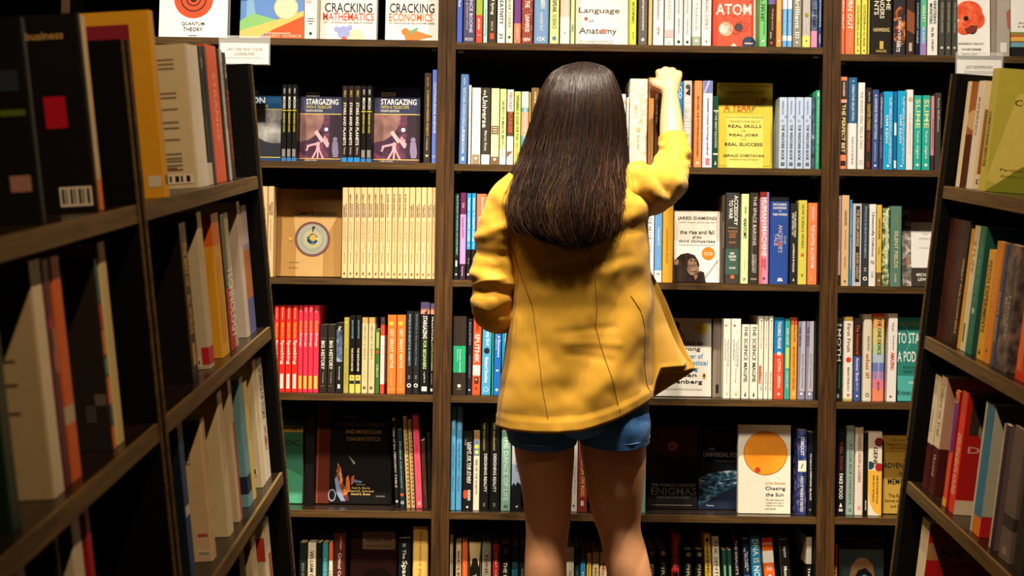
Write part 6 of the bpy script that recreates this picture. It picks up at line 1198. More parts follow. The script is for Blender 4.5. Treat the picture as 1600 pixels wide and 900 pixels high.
def tube(pts, n=16, flat=None, up=None):
    """limb through (point, half width, half depth) with rings square to the path"""
    rings = []
    P_ = [p[0] for p in pts]
    ref = up or Vector((1, 0, 0))
    for i, (c, a, b) in enumerate(pts):
        d = (P_[min(i + 1, len(P_) - 1)] - P_[max(i - 1, 0)]).normalized()
        ex = (ref - d * ref.dot(d)).normalized()
        ey = d.cross(ex)
        rings.append(ring(c, ex, ey, a, b, n))
    return loft(rings)


def dense(pts, k=5):
    """Catmull-Rom through (Vector, a, b)"""
    out = []
    n = len(pts)
    for i in range(n - 1):
        p0, p1, p2, p3 = pts[max(i - 1, 0)], pts[i], pts[i + 1], pts[min(i + 2, n - 1)]
        for s in range(k):
            t = s / k
            f = lambda a, b, c, d: 0.5 * ((2 * b) + (c - a) * t + (2 * a - 5 * b + 4 * c - d) * t * t + (3 * b - a - 3 * c + d) * t ** 3)
            out.append((Vector([f(p0[0][q], p1[0][q], p2[0][q], p3[0][q]) for q in range(3)]), f(p0[1], p1[1], p2[1], p3[1]), f(p0[2], p1[2], p2[2], p3[2])))
    out.append(pts[-1])
    return out


def ball(c, r, n=16, m=10):
    vs, fs = [], []
    for i in range(m + 1):
        t = pi * i / m
        for j in range(n):
            p = 2 * pi * j / n
            vs.append(Vector((c[0] + r[0] * sin(t) * cos(p), c[1] + r[1] * sin(t) * sin(p), c[2] + r[2] * cos(t))))
    for i in range(m):
        for j in range(n):
            fs.append((i * n + j, (i + 1) * n + j, (i + 1) * n + (j + 1) % n, i * n + (j + 1) % n))
    return vs, fs


def px_rings(rows, yc, db, df, n=32):
    """rows: (py, left px, right px[, yc, db, df]) -> level rings at depth yc"""
    out = []
    for r in rows:
        y, b, f = (r[3], r[4], r[5]) if len(r) > 3 else (yc, db, df)
        a, c = at_y(r[1], r[0], y), at_y(r[2], r[0], y)
        m, hw = (a + c) / 2, (c - a).length / 2
        ring_ = []
        for i in range(n):
            t = 2 * pi * i / n
            ring_.append(m + Vector((hw * cos(t), (f if sin(t) > 0 else b) * sin(t), 0)))
        out.append(ring_)
    return out


LEG_L = [(600, 808, 900, 2.845, .08, .08), (650, 805, 899, 2.845, .083, .08), (690, 803, 898, 2.842, .084, .08), (720, 806, 897, 2.84, .082, .08), (756, 813.5, 894.5, 2.84, .074, .074), (790, 818, 893, 2.843, .064, .068), (825, 821.5, 890, 2.845, .054, .062), (850, 821, 886.5, 2.845, .058, .056),
         (880, 819.5, 885.5, 2.84, .064, .05), (920, 820, 885.5, 2.838, .066, .048), (960, 825, 882, 2.84, .058, .045), (1005, 834, 874, 2.845, .04, .04), (1045, 839, 867, 2.85, .032, .033), (1066, 838, 868, 2.855, .036, .04), (1078, 838, 868, 2.86, .03, .04)]
LEG_R = [(600, 902, 1000, 2.855, .08, .08), (650, 904, 1004, 2.855, .083, .08), (690, 905.5, 1009, 2.852, .085, .08), (720, 909, 1009, 2.85, .084, .08), (756, 914.5, 1006, 2.85, .076, .074), (784, 919.5, 1003.5, 2.852, .066, .068), (812, 927, 1001, 2.855, .056, .062), (830, 934, 1002, 2.855, .055, .06), (850, 939.5, 1008, 2.855, .059, .056),
         (880, 945, 1015, 2.85, .065, .05), (920, 953, 1021.5, 2.848, .067, .048), (960, 965, 1022, 2.85, .058, .045), (1005, 977, 1018, 2.855, .04, .04), (1045, 986, 1014, 2.86, .032, .033), (1066, 986, 1015, 2.865, .036, .04), (1076, 986, 1015, 2.87, .03, .04)]


def smooth_rows(rows, k=4):
    return [tuple(v) for v in (
        [tuple(0.5 * ((2 * b) + (c - a) * t + (2 * a - 5 * b + 4 * c - d) * t * t + (3 * b - a - 3 * c + d) * t ** 3) for a, b, c, d in zip(rows[max(i - 1, 0)], rows[i], rows[i + 1], rows[min(i + 2, len(rows) - 1)]))
         for i in range(len(rows) - 1) for t in [s / k for s in range(k)]] + [rows[-1]])]


def hand_frame(wr, kn, side, curl):
    """palm, five fingers. wr wrist, kn middle knuckle, side = unit vector towards the thumb, curl = unit vector the fingers bend to"""
    f = (kn - wr).normalized()
    L_ = (kn - wr).length
    parts = []
    parts.append(tube(dense([(wr - f * .03, .022, .018), (wr, .0205, .0165), (wr + f * L_ * .35, .027, .016), (wr + f * L_ * .7, .034, .0145), (wr + f * L_ * .9, .035, .010)], 4), 18, up=side))
    for q, (o, l, r, up_) in enumerate(((.026, .9, .0088, -.006), (.009, 1.0, .0092, .003), (-.0095, .94, .0088, .0015), (-.0265, .76, .0078, -.009))):
        k = kn + side * o + f * (up_ - .003)
        d1 = (curl * .86 + f * .34 - side * o * 1.5).normalized()
        d2 = (curl * .55 - f * .83).normalized()
        d3 = (curl * .05 - f * .99).normalized()
        p1 = k + d1 * (.036 * l)
        p2 = p1 + d2 * (.024 * l)
        p3 = p2 + d3 * (.018 * l)
        parts.append(tube(dense([(k - f * .022 - curl * .002, r * 1.0, r), (k + f * .003, r * 1.3, r * 1.25), (lerp(k, p1, .5), r, r * .95), (p1, r * 1.04, r), (p2, r * .92, r * .9), (p3, r * .75, r * .75)], 4), 12, up=side))
    t0 = wr + f * L_ * .28 + side * .016
    t1 = wr + f * L_ * .62 + side * .043 + curl * .006
    t2 = t1 + f * .012 + curl * .03 - side * .002
    t3 = t2 + curl * .022 - f * .008
    parts.append(tube(dense([(t0, .013, .012), (lerp(t0, t1, .6) + side * .003, .0145, .0125), (t1, .0115, .0105), (t2, .0098, .0095), (t3, .007, .007)], 4), 12, up=f))
    return parts


body = []
body.append(loft(px_rings(smooth_rows(LEG_L), 0, 0, 0)))
body.append(loft(px_rings(smooth_rows(LEG_R), 0, 0, 0)))
body.append(loft(px_rings(smooth_rows([(684, 885, 920, 2.85, .03, .03), (660, 825, 985, 2.85, .07, .07), (610, 812, 1000, 2.85, .085, .08), (560, 818, 998, 2.85, .09, .085), (500, 826, 992, 2.86, .08, .085), (440, 818, 996, 2.87, .085, .095), (380, 808, 1000, 2.875, .085, .10), (330, 800, 1000, 2.875, .08, .085), (300, 803, 990, 2.875, .065, .06), (280, 845, 955, 2.878, .05, .05), (262, 872, 932, 2.885, .042, .042), (225, 874, 932, 2.9, .04, .042)]), 0, 0, 0)))
HC = at_y(908, 186, 2.925)
body.append(ball(HC + Vector((0, -.008, .012)), (.070, .086, .098), 24, 16))
body.append(loft([ring(HC + Vector((0, y, z)), Vector((1, 0, 0)), Vector((0, 1, 0)), a, b) for z, y, a, b in ((-.118, .042, .018, .02), (-.108, .04, .034, .034), (-.085, .03, .05, .05), (-.05, .02, .06, .062), (-.01, .012, .066, .072), (.03, .005, .066, .076))]))
body.append(tube([(HC + Vector((0, .078, .012)), .007, .008), (HC + Vector((0, .092, -.018)), .010, .012), (HC + Vector((0, .098, -.034)), .014, .012), (HC + Vector((0, .082, -.042)), .012, .008)], 12))
body.append(ball(HC + Vector((0, .078, -.066)), (.021, .012, .006)))
body.append(ball(HC + Vector((0, .076, -.075)), (.018, .012, .007)))
body.append(ball(HC + Vector((0, .068, -.104)), (.018, .014, .012)))
for s in (-1, 1):
    body.append(ball(HC + Vector((s * .029, .068, .002)), (.013, .012, .010)))
    body.append(ball(HC + Vector((s * .029, .07, .02)), (.019, .010, .005)))
    body.append(ball(HC + Vector((s * .070, .0, -.015)), (.007, .018, .028)))
# right arm reaching up to the book
SH_R, EL_R = at_y(985, 296, 2.88), at_y(1052, 262, 3.075)
WR_R, KN_R = at_y(1047, 150, 3.245), at_y(1045, 111, 3.315)
body.append(tube(dense([(SH_R - Vector((.03, 0, 0)), .05, .05), (lerp(SH_R, EL_R, .35), .036, .036), (lerp(SH_R, EL_R, .8), .030, .030), (EL_R, .028, .029), (lerp(EL_R, WR_R, .25), .031, .031), (lerp(EL_R, WR_R, .6), .030, .028), (WR_R, .0215, .019)], 5), 20, up=Vector((1, 0, 0))))
f_ = (KN_R - WR_R).normalized()
side_ = Vector((-1, 0, 0))
cu = Vector((0, 1, 0))
cu = (cu - f_ * cu.dot(f_)).normalized()
body += hand_frame(WR_R, KN_R, side_, (cu * .9 - Vector((0, 0, .45))).normalized())
# left arm, forearm held in front of the body
SH_L, EL_L = at_y(806, 318, 2.87), at_y(773, 478, 2.835)
WR_L = EL_L + Vector((.10, .215, .06))
KN_L = WR_L + Vector((.035, .07, .03))
body.append(tube(dense([(SH_L + Vector((.03, 0, 0)), .042, .045), (lerp(SH_L, EL_L, .4), .033, .036), (EL_L + Vector((0, .01, .03)), .030, .030), (EL_L + Vector((.006, .035, 0)), .029, .029), (lerp(EL_L, WR_L, .4), .031, .029), (WR_L, .022, .018)], 5), 20, up=Vector((1, 0, 0))))
fl = (KN_L - WR_L).normalized()
sl = Vector((.2, 0, 1))
sl = (sl - fl * sl.dot(fl)).normalized()
body += hand_frame(WR_L, KN_L, sl, sl.cross(fl).normalized())
# feet
for LG in (LEG_L, LEG_R):
    r = LG[-2]
    c = (at_y(r[1], r[0], r[3]) + at_y(r[2], r[0], r[3])) / 2
    dx = .02 if LG is LEG_R else -.012
    body.append(tube(dense([(Vector((c.x, c.y - .055, .045)), .022, .026), (Vector((c.x, c.y - .03, .042)), .031, .036), (Vector((c.x, c.y + .03, .045)), .033, .037), (Vector((c.x + dx * .6, c.y + .10, .033)), .041, .026), (Vector((c.x + dx, c.y + .15, .026)), .042, .019), (Vector((c.x + dx, c.y + .19, .022)), .028, .013)], 4), 18, up=Vector((1, 0, 0))))

SKIN, N_, L_, b_ = new_mat('skin')
tc_ = N_.new('ShaderNodeTexCoord')
nz_ = N_.new('ShaderNodeTexNoise')
nz_.inputs['Scale'].default_value = 35
nz_.inputs['Detail'].default_value = 5
mx_ = N_.new('ShaderNodeMix')
mx_.data_type = 'RGBA'
mx_.inputs[6].default_value = lin('d09263')
mx_.inputs[7].default_value = lin('db9f72')
L_.new(tc_.outputs['Object'], nz_.inputs['Vector'])
L_.new(nz_.outputs['Fac'], mx_.inputs[0])
L_.new(mx_.outputs[2], b_.inputs['Base Color'])
b_.inputs['Roughness'].default_value = 0.5
b_.inputs['Subsurface Weight'].default_value = 0.12
b_.inputs['Subsurface Radius'].default_value = (0.02, 0.008, 0.004)
b_.inputs['Subsurface Scale'].default_value = 0.3

PO = Vector((0.12, 2.85, 0))
person = empty('person', Matrix.Translation(PO))
tag(person, 'person with long dark hair, yellow jacket and blue shorts, reaching up for a book', 'person')
PIN = Matrix.Translation(-PO)


def pbuild(name, vs, fs, m, parent=None, smooth=True):
    q = MB()
    q.mesh([p - PO for p in vs], fs, m)
    return q.build(name, parent or person, smooth=smooth)


bv, bf = [], []
for vs, fs in body:
    o_ = len(bv)
    bv += vs
    bf += [tuple(o_ + i for i in f) for f in fs]
raw = pbuild('body', bv, bf, SKIN)
md = raw.modifiers.new('join', 'REMESH')
md.mode = 'VOXEL'
md.voxel_size = 0.0038
md.use_smooth_shade = True
m2 = raw.modifiers.new('soft', 'SMOOTH')
m2.factor, m2.iterations = 0.5, 4
bpy.context.view_layer.update()
me_ = bpy.data.meshes.new_from_object(raw.evaluated_get(bpy.context.evaluated_depsgraph_get()))
raw.modifiers.clear()
raw.data = me_
if not me_.materials:
    me_.materials.append(SKIN)
me_.polygons.foreach_set('use_smooth', [True] * len(me_.polygons))


# --- cloth
def cloth(name, a, b_hex, scale=900, rough=0.7):
    m, N, L, b = new_mat(name)
    tc = N.new('ShaderNodeTexCoord')
    n1 = N.new('ShaderNodeTexNoise')
    n1.inputs['Scale'].default_value = 30
    n1.inputs['Detail'].default_value = 6
    n2 = N.new('ShaderNodeTexNoise')
    n2.inputs['Scale'].default_value = scale
    mx = N.new('ShaderNodeMix')
    mx.data_type = 'RGBA'
    mx.inputs[6].default_value, mx.inputs[7].default_value = lin(a), lin(b_hex)
    bp = N.new('ShaderNodeBump')
    bp.inputs['Strength'].default_value = 0.12
    bp.inputs['Distance'].default_value = 0.001
    for t in (n1, n2):
        L.new(tc.outputs['Object'], t.inputs['Vector'])
    L.new(n1.outputs['Fac'], mx.inputs[0])
    L.new(n2.outputs['Fac'], bp.inputs['Height'])
    L.new(bp.outputs[0], b.inputs['Normal'])
    L.new(mx.outputs[2], b.inputs['Base Color'])
    b.inputs['Roughness'].default_value = rough
    b.inputs['Specular IOR Level'].default_value = 0.25
    b.inputs['Sheen Weight'].default_value = 0.08
    return m


YEL = cloth('yellow_cotton', 'bf8a20', 'cb982c')
DENIM = cloth('blue_denim', '2a5a94', '3a70ac', 700, 0.75)
THREAD = mat('b98a24', 0.7, 'thread')


def seg_d(px, py, s):
    x0, y0, x1, y1 = s[:4]
    dx, dy = x1 - x0, y1 - y0
    t = max(0, min(1, ((px - x0) * dx + (py - y0) * dy) / (dx * dx + dy * dy)))
    return sqrt((px - x0 - t * dx) ** 2 + (py - y0 - t * dy) ** 2), t


def folds(px, py, segs):
    h = 0.0
    for s in segs:
        d, t = seg_d(px, py, s)
        h += s[5] * exp(-(d / s[4]) ** 2)
    return h


# fold lines in the photo's measure: x0, y0, x1, y1, width, height (metres, + stands out)
BACK_FOLDS = [
    (982, 440, 885, 610, 26, -.006), (1003, 480, 935, 610, 24, .006), (905, 480, 830, 610, 30, .004), (990, 415, 850, 465, 20, .003),
    (850, 418, 985, 402, 7, -.002), (860, 436, 960, 422, 8, .002), (870, 520, 960, 512, 5, -.002), (880, 536, 965, 538, 5, .002), (885, 553, 955, 563, 5, -.002),
    (835, 480, 800, 600, 18, -.003), (812, 500, 790, 640, 14, .003), (1030, 480, 1010, 600, 12, -.007), (1045, 480, 1040, 590, 14, .008),
    (890, 625, 965, 592, 16, .002), (940, 345, 1010, 330, 12, .004), (960, 365, 1020, 350, 9, -.004), (800, 380, 830, 420, 14, .004), (905, 580, 875, 655, 14, -.0015),
]
SEAMS = [[(921, 385), (929, 430), (933, 480), (931, 510), (945, 560), (960, 610), (969, 648)],
         [(797, 372), (815, 430), (831, 475), (843, 560), (850, 620), (858, 664)],
         [(986, 462), (998, 484), (1005, 510), (1010, 570), (1016, 620)],
         [(1008, 395), (1020, 450), (1033, 510), (1043, 560)]]
J_ROWS = [(262, 868, 934, 2.885, .055, .05), (270, 835, 965, 2.882, .07, .06), (280, 806, 985, 2.878, .088, .075), (295, 794, 1003, 2.875, .10, .085), (320, 791, 1014, 2.872, .112, .10), (360, 792, 1014, 2.87, .118, .115), (420, 796, 1017, 2.865, .116, .12),
          (480, 797, 1019, 2.86, .112, .12), (540, 789, 1021, 2.855, .118, .12), (600, 782, 1020, 2.85, .128, .125), (640, 778, 1017, 2.848, .134, .128), (690, 774, 1014, 2.846, .138, .13)]
HEM = [(760, 662), (776, 667), (800, 673), (850, 677), (880, 677), (905, 674), (935, 664), (960, 655), (990, 640), (1015, 625), (1040, 610), (1087, 577)]


def hem_at(px):
    for a, b in zip(HEM, HEM[1:]):
        if px <= b[0]:
            return lerp(a[1], b[1], max(0, (px - a[0]) / (b[0] - a[0])))
    return HEM[-1][1]


def jacket_point(phi, v):
    """phi: degrees round the body, 0 = middle of the back, + towards +x; v: 0 neck .. 1 hem"""
    if phi > 148:       # the turned-back front edge of the open jacket
        r = (phi - 148) / 42
        p = jacket_point(148, v)
        py = 262 + (lerp(577, 628, r) - 262) * v
        k = max(0.0, (v - .28) / .72) ** 1.1
        return p.lerp(at_y(lerp(1087, 1008, r), py, lerp(3.0, 2.92, r)), k * min(1, r * 3))
    ph = radians(phi)
    s = sin(ph)
    back = cos(ph) > 0
    flap = max(0.0, min(1.0, (phi - 88) / 60.0))
    # hem height for this column
    hx = 896 + 122 * s
    pyh = hem_at(hx) if phi < 90 else lerp(625, 590, min(1, flap * 5) ** .7) - 13 * flap
    if phi < -90:
        pyh = 667 - (-(phi + 90)) * .2
    py = 262 + (pyh - 262) * v
    l, r, yc, db, df = curve(J_ROWS, py)
    m = (l + r) / 2
    hw = (r - l) / 2
    sx = (abs(s) ** .86) * (1 if s > 0 else -1)
    cx = (abs(cos(ph)) ** .9) * (1 if back else -1)
    px = m + hw * sx
    y = yc - (db if back else df) * cx
    p = at_y(px, py, min(y, yc))
    p.y = y
    if flap > 0:
        k = max(0.0, (v - .28) / .72)
        k2 = k ** 1.25
        tgt = at_y(1087 - 0 * flap, py, 2.99)
        full = at_y(lerp(1018, 1087, flap), py, lerp(2.86, 3.0, flap))
        p = p.lerp(full, k2 * min(1, flap * 1.6))
        bulge = sin(pi * min(1, flap * 1.15)) * k2 * .035 * (1 if v < .97 else .25)
        p += Vector((bulge * .45, -bulge, 0))
    # folds on the back and sides
    if phi > -115 and phi < 150:
        hgt = folds(px if flap == 0 else lerp(px, 1087, flap), py, BACK_FOLDS)
        nrm = Vector((s * .8, -cos(ph), 0)).normalized()
        p += nrm * hgt * (1.0 if back else .4)
        p += nrm * (.002 * noise.noise(Vector((px * .02, py * .014, 3.1))) + .0012 * noise.noise(Vector((px * .06, py * .045, 7.0))))
    if v > .955:        # turned-up hem stands a little proud
        p += Vector((s, -cos(ph), 0)) * .0025
    return p


NU, NV = 190, 90
PH = [lerp(-150, 190, i / (NU - 1)) for i in range(NU)]
vs, fs = [], []
for j in range(NV):
    for i in range(NU):
        vs.append(jacket_point(PH[i], j / (NV - 1)))
for j in range(NV - 1):
    for i in range(NU - 1):
        fs.append((j * NU + i, (j + 1) * NU + i, (j + 1) * NU + i + 1, j * NU + i + 1))
jacket = pbuild('jacket', vs, fs, YEL)
sol = jacket.modifiers.new('thickness', 'SOLIDIFY')
sol.thickness, sol.offset = 0.0022, -1


# seams as thin sewn ridges on the jacket
def jacket_surface_at(px, py):
    best, bd = None, 1e9
    for i in range(-400, 401):
        s = sin(radians(i / 4))
        l, r = curve(J_ROWS, py)[:2]
        x = (l + r) / 2 + (r - l) / 2 * (abs(s) ** .86) * (1 if s > 0 else -1)
        if abs(x - px) < bd:
            bd, best = abs(x - px), i / 4
    s = sin(radians(best))
    hx = 896 + 122 * s
    return jacket_point(best, (py - 262) / (hem_at(hx) - 262)), Vector((s, -cos(radians(best)), 0))


for sm in SEAMS[:3]:
    pts = []
    for a, b in zip(sm, sm[1:]):
        for q in range(6):
            p, nrm = jacket_surface_at(lerp(a[0], b[0], q / 6), lerp(a[1], b[1], q / 6))
            pts.append((p + nrm * .0004, .0009, .0009))
    pbuild('seam', *tube(pts, 6), mat('80590f', 0.8, 'thread'), jacket)
pts = []
for i in range(22, 134):
    pts.append((jacket_point(PH[i], .952) + Vector((sin(radians(PH[i])), -cos(radians(PH[i])), 0)) * .0004, .0007, .0007))
pbuild('hem_stitching', *tube(pts, 6, up=Vector((0, 0, 1))), THREAD, jacket)


# sleeves
def sleeve(name, keys, segs, n=44, k=14, phase=0.0):
    path = dense(keys, k)
    P_ = [p[0] for p in path]
    rings = []
    for i, (c, a, b) in enumerate(path):
        d = (P_[min(i + 1, len(P_) - 1)] - P_[max(i - 1, 0)]).normalized()
        ref = Vector((1, 0, 0))
        ex = (ref - d * ref.dot(d)).normalized()
        ey = d.cross(ex)
        r_ = []
        for q in range(n):
            t = 2 * pi * q / n
            nrm = (ex * cos(t) + ey * sin(t)).normalized()
            p = c + ex * (a * cos(t)) + ey * (b * sin(t))
            w = p - CAM
            dep = w.dot(AX)
            px, py = 800 + F_PX * w.dot(RT2) / dep, 450 - F_PX * w.dot(UP2) / dep
            h = folds(px, py, segs) * (1 if nrm.y < .3 else .35)
            h += .005 * noise.noise(Vector((p.x * 16, p.y * 16 + phase, p.z * 26))) + .0018 * noise.noise(p * 55)
            r_.append(p + nrm * h)
        rings.append(r_)
    lip = [[c + (p - c) * .9 for p in rings[-1]] for c in (P_[-1],)]
    inn = [[c + (p - c) * .88 for p in rings[-4]] for c in (P_[-4],)]
    v_, f_ = loft(rings + lip + inn, cap=False)
    return pbuild(name, v_, f_, YEL, jacket)


LS = [(746, 372, 796, 350, 10, 0.0065), (752, 398, 800, 402, 9, -0.0078), (740, 428, 800, 446, 9, 0.0072), (748, 452, 800, 458, 8, -0.0065), (736, 470, 780, 500, 10, 0.0046), (770, 320, 775, 360, 8, -0.0033), (760, 505, 795, 480, 7, -0.0039), (790, 330, 800, 390, 8, -0.0039), (738, 446, 786, 434, 4, 0.0033)]
sleeve('sleeve', [(at_y(822, 292, 2.87), .052, .062), (at_y(800, 318, 2.868), .058, .068), (at_y(783, 355, 2.862), .053, .062), (at_y(775, 400, 2.855), .051, .058), (at_y(771, 440, 2.845), .051, .056), (at_y(770, 470, 2.835) , .050, .054), (at_y(774, 492, 2.85), .048, .046), (at_y(781, 487, 2.90), .047, .043), (at_y(790, 476, 2.95), .044, .042)], LS)
RS = [(1000, 262, 1030, 310, 10, .006), (1015, 255, 1045, 300, 7, -.006), (1030, 250, 1060, 285, 8, .006), (1040, 236, 1074, 262, 6, -.006), (1032, 226, 1074, 238, 5, .004), (1050, 245, 1076, 250, 5, -.005), (990, 275, 1010, 320, 7, -.006)]
sleeve('sleeve', [(at_y(962, 300, 2.872), .055, .062), (at_y(988, 297, 2.88), .060, .066), (at_y(1012, 297, 2.92), .061, .062), (at_y(1034, 287, 2.99), .060, .056), (at_y(1047, 270, 3.05), .050, .050), (at_y(1053, 250, 3.095), .043, .045), (at_y(1053, 231, 3.118), .039, .041), (at_y(1052, 216, 3.135), .037, .039)], RS, phase=5.0)


# shorts
def leg_cloth(rows, hem_drop, seed):
    rings = []
    rr = smooth_rows(rows, 5)
    for i, ring_ in enumerate(px_rings(rr, 0, 0, 0, n=56)):
        out = []
        c = sum(ring_, Vector()) / len(ring_)
        for p in ring_:
            d = (p - c).normalized()
            h = .003 * noise.noise(Vector((p.x * 22 + seed, p.y * 22, p.z * 16))) + .0012 * noise.noise(p * 90)
            out.append(p + d * h)
        rings.append(out)
    c = sum(rings[-1], Vector()) / len(rings[-1])
    lip = [c + (p - c) * .965 for p in rings[-1]]
    lip2 = [c + (p - c) * .955 + Vector((0, 0, .03)) for p in rings[-1]]
    return loft(rings + [lip, lip2], cap=False)


va, fa = leg_cloth([(585, 796, 912, 2.843, .112, .10), (630, 792, 908, 2.842, .112, .10), (660, 790, 905, 2.841, .108, .10), (680, 793, 902.5, 2.84, .103, .096), (689, 795, 901, 2.84, .101, .094)], 0, 1.0)
vb, fb = leg_cloth([(585, 890, 1006, 2.852, .105, .10), (625, 895, 1009, 2.851, .108, .10), (655, 900, 1016, 2.85, .108, .10), (678, 903, 1015.5, 2.85, .104, .096), (687, 904, 1015, 2.85, .102, .094)], 0, 4.0)
vc, fc = leg_cloth([(580, 796, 1010, 2.847, .112, .10), (630, 793, 1014, 2.847, .114, .10), (655, 798, 1008, 2.847, .108, .095), (668, 840, 965, 2.85, .09, .08), (679, 885, 920, 2.855, .05, .05)], 0, 7.0)
fa = fa + [tuple(i + len(va) for i in f) for f in fb] + [tuple(i + len(va) + len(vb) for i in f) for f in fc]
shorts = pbuild('shorts', va + vb + vc, fa, DENIM)
for rows, y0 in (((679, 793, 902.5), 2.84), ((677, 903, 1015.5), 2.85)):
    rg = px_rings([(rows[0], rows[1], rows[2], y0, .1045, .097)], 0, 0, 0, n=56)[0]
    pbuild('hem_stitching', *tube([(p, .0008, .0008) for p in rg], 6, up=Vector((0, 0, 1))), mat('6a96c8', 0.8, 'thread'), shorts)

# plain dark shoes under the frame
for LG in (LEG_L, LEG_R):
    r = LG[-2]
    c = (at_y(r[1], r[0], r[3]) + at_y(r[2], r[0], r[3])) / 2
    dx = .02 if LG is LEG_R else -.012
    sh = pbuild('shoe', *tube(dense([(Vector((c.x, c.y - .07, .042)), .028, .03), (Vector((c.x, c.y - .04, .044)), .039, .042), (Vector((c.x, c.y + .03, .046)), .041, .044), (Vector((c.x + dx * .6, c.y + .10, .037)), .048, .035), (Vector((c.x + dx, c.y + .15, .031)), .049, .028), (Vector((c.x + dx, c.y + .2, .026)), .034, .02)], 4), 20, up=Vector((1, 0, 0))), mat('2a2624', 0.6, 'canvas'))
    pbuild('sole', *loft([ring(Vector((c.x + dx * .5, c.y + .062, z)), Vector((1, 0, 0)), Vector((0, 1, 0)), .048, .145, 28) for z in (.001, .014)]), mat('d8d2c4', 0.7, 'rubber'), sh)

# --- hair
HAIRM, N_, L_, b_ = new_mat('brown_hair')
at_ = N_.new('ShaderNodeAttribute')
at_.attribute_name = 'tint'
cr_ = N_.new('ShaderNodeValToRGB')
el_ = cr_.color_ramp.elements
el_.new(0.5)
el_.new(0.8)
for e_, (p_, h_) in zip(el_, ((0, '140a06'), (0.35, '2e1a0f'), (0.7, '573620'), (1.0, '98713f'))):
    e_.position, e_.color = p_, lin(h_)
L_.new(at_.outputs['Fac'], cr_.inputs[0])
L_.new(cr_.outputs[0], b_.inputs['Base Color'])
b_.inputs['Roughness'].default_value = 0.42
b_.inputs['Specular IOR Level'].default_value = 0.4

H_ROWS = [(96, 909, 916, 2.900, .004, .004), (98.5, 898, 927, 2.900, .016, .014), (103, 882, 941, 2.898, .035, .03), (112, 867, 953, 2.895, .06, .05), (125, 857, 959, 2.893, .08, .066), (150, 845, 968, 2.89, .10, .075), (180, 836, 973, 2.89, .112, .07), (210, 828, 976, 2.888, .118, .06),
          (240, 818, 977, 2.88, .122, .055), (270, 806, 978, 2.865, .122, .06), (300, 794, 981, 2.85, .122, .06), (325, 789, 983, 2.838, .122, .06), (350, 795, 981, 2.83, .118, .055), (366, 808, 974, 2.825, .114, .05), (379, 838, 955, 2.822, .108, .046), (388, 872, 926, 2.82, .098, .042)]


def hair_point(phi, py, off=0.0):
    l, r, yc, db, df = curve(H_ROWS, py)
    s, c = sin(phi), cos(phi)
    m, hw = (l + r) / 2, (r - l) / 2
    y_ = yc - (db if c > 0 else df) * c
    a = at_y(m + hw * s, py, min(y_, yc))
    a.y = y_
    n_ = Vector((s, -c, 0))
    return a + n_ * off


hv, hf, ht = [], [], []
HN, HM = 72, 60
for j in range(HM):
    py = lerp(96, 386, (j / (HM - 1)) ** 1.25)
    for i in range(HN):
        ph = 2 * pi * i / HN
        wob = .003 * sin(ph * 23 + 2 * sin(py * .02)) + .002 * noise.noise(Vector((ph * 9, py * .01, 0)))
        hv.append(hair_point(ph, py, -.006 + wob * min(1, (py - 98) / 60)))
        ht.append(.12)
for j in range(HM - 1):
    for i in range(HN):
        k = (i + 1) % HN
        hf.append((j * HN + i, j * HN + k, (j + 1) * HN + k, (j + 1) * HN + i))
hf.append(tuple(range(HN))[::-1])
hf.append(tuple(range((HM - 1) * HN, HM * HN)))


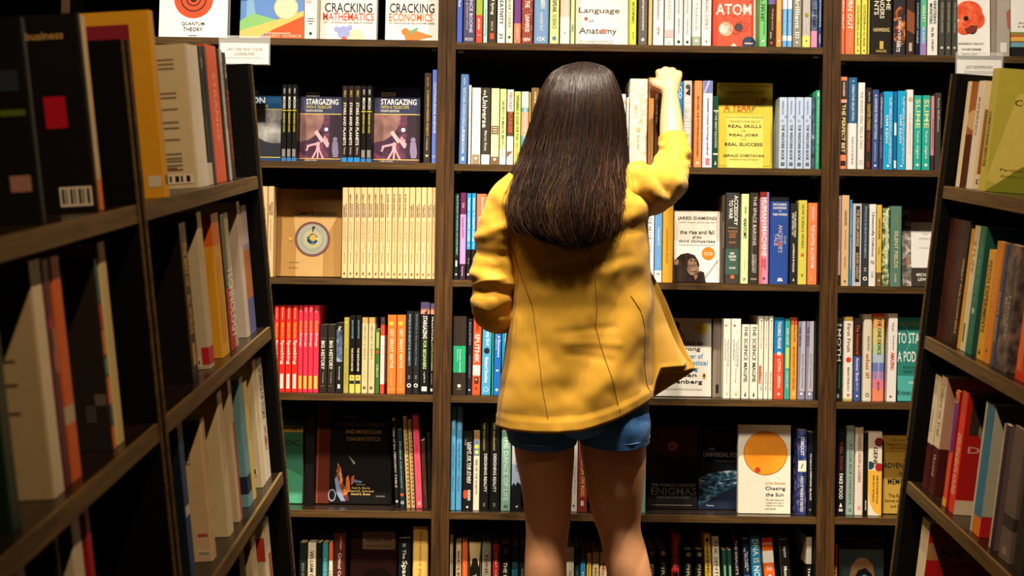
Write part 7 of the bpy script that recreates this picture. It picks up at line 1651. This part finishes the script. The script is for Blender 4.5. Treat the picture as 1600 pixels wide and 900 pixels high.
def strand(phi0, py0, py1, off, wid, amp, ph_amp, tint, tip, seed, n=18):
    base = len(hv)
    for i in range(n + 1):
        t = i / n
        py = lerp(py0, py1, t)
        phi = phi0 + ph_amp * (t ** 1.6) * sin(seed + t * 3.2) + .02 * sin(seed * 3 + t * 9)
        o = off * (1 - .3 * t) + amp * t * t * sin(seed * 2 + t * 5)
        p = hair_point(phi, min(py, 388), o)
        if py > 388:
            p.z -= (py - 388) / 640
        d = hair_point(phi + .02, min(py, 388), o) - p
        d = d.normalized() if d.length > 1e-6 else Vector((1, 0, 0))
        nr = Vector((sin(phi), -cos(phi), 0))
        w_ = wid * (1 - .75 * t ** 3) * (.5 + .5 * min(1, t * 6))
        hv.extend((p - d * w_, p + nr * w_ * .8, p + d * w_))
        c_ = lerp(tint, tip, max(0, (t - .5) / .5) ** 1.2)
        ht.extend((c_, c_, c_))
    for i in range(n):
        for k in range(3):
            a, b = base + i * 3 + k, base + i * 3 + (k + 1) % 3
            hf.append((a, b, b + 3, a + 3))


rh = random.Random(11)
for q in range(4200):
    phi = rh.uniform(-2.15, 2.15)
    u = rh.random()
    py0 = 96.5 + rh.random() ** 1.6 * 26
    endc = 390 - 42 * min(1.0, abs(phi / 1.5)) ** 2.6
    py1 = endc - rh.random() ** 2.2 * 110 + rh.uniform(-4, 6)
    cl = sin(phi * 17 + 1.3) * .5 + sin(phi * 41) * .3
    gold = max(0, sum(exp(-((phi - g0) / .11) ** 2) for g0 in (-1.2, -.85, -.32, -.12, .55, .8, 1.0)) + rh.uniform(-.25, .25))
    tip = min(.95, .16 + gold * (1.05 if py1 < endc - 22 else .3))
    strand(phi, py0, py1, rh.uniform(-.003, .005) + .003 * cl, rh.uniform(.0005, .0014), rh.uniform(-.008, .014), rh.uniform(-.3, .3), rh.uniform(.02, .38), tip, rh.uniform(0, 6.28))
for q in range(260):      # loose ends
    phi = rh.choice((-1, -1, 1)) * rh.uniform(.7, 1.75)
    strand(phi, rh.uniform(100, 220), rh.uniform(275, 384), rh.uniform(.002, .008), .0008, rh.uniform(.0, .026), rh.uniform(-.2, .2), .25, rh.uniform(.3, .9), rh.uniform(0, 6.28))
for q in range(120):     # the parting and crown: short flyaway hairs lying on top
    strand(rh.uniform(-3.1, 3.1), 96.5, rh.uniform(130, 240), rh.uniform(.002, .006), .0008, .0, .1, .2, .2, rh.uniform(0, 6.28), 10)
hair = pbuild('hair', hv, hf, HAIRM)
at2 = hair.data.attributes.new('tint', 'FLOAT', 'POINT')
at2.data.foreach_set('value', ht)
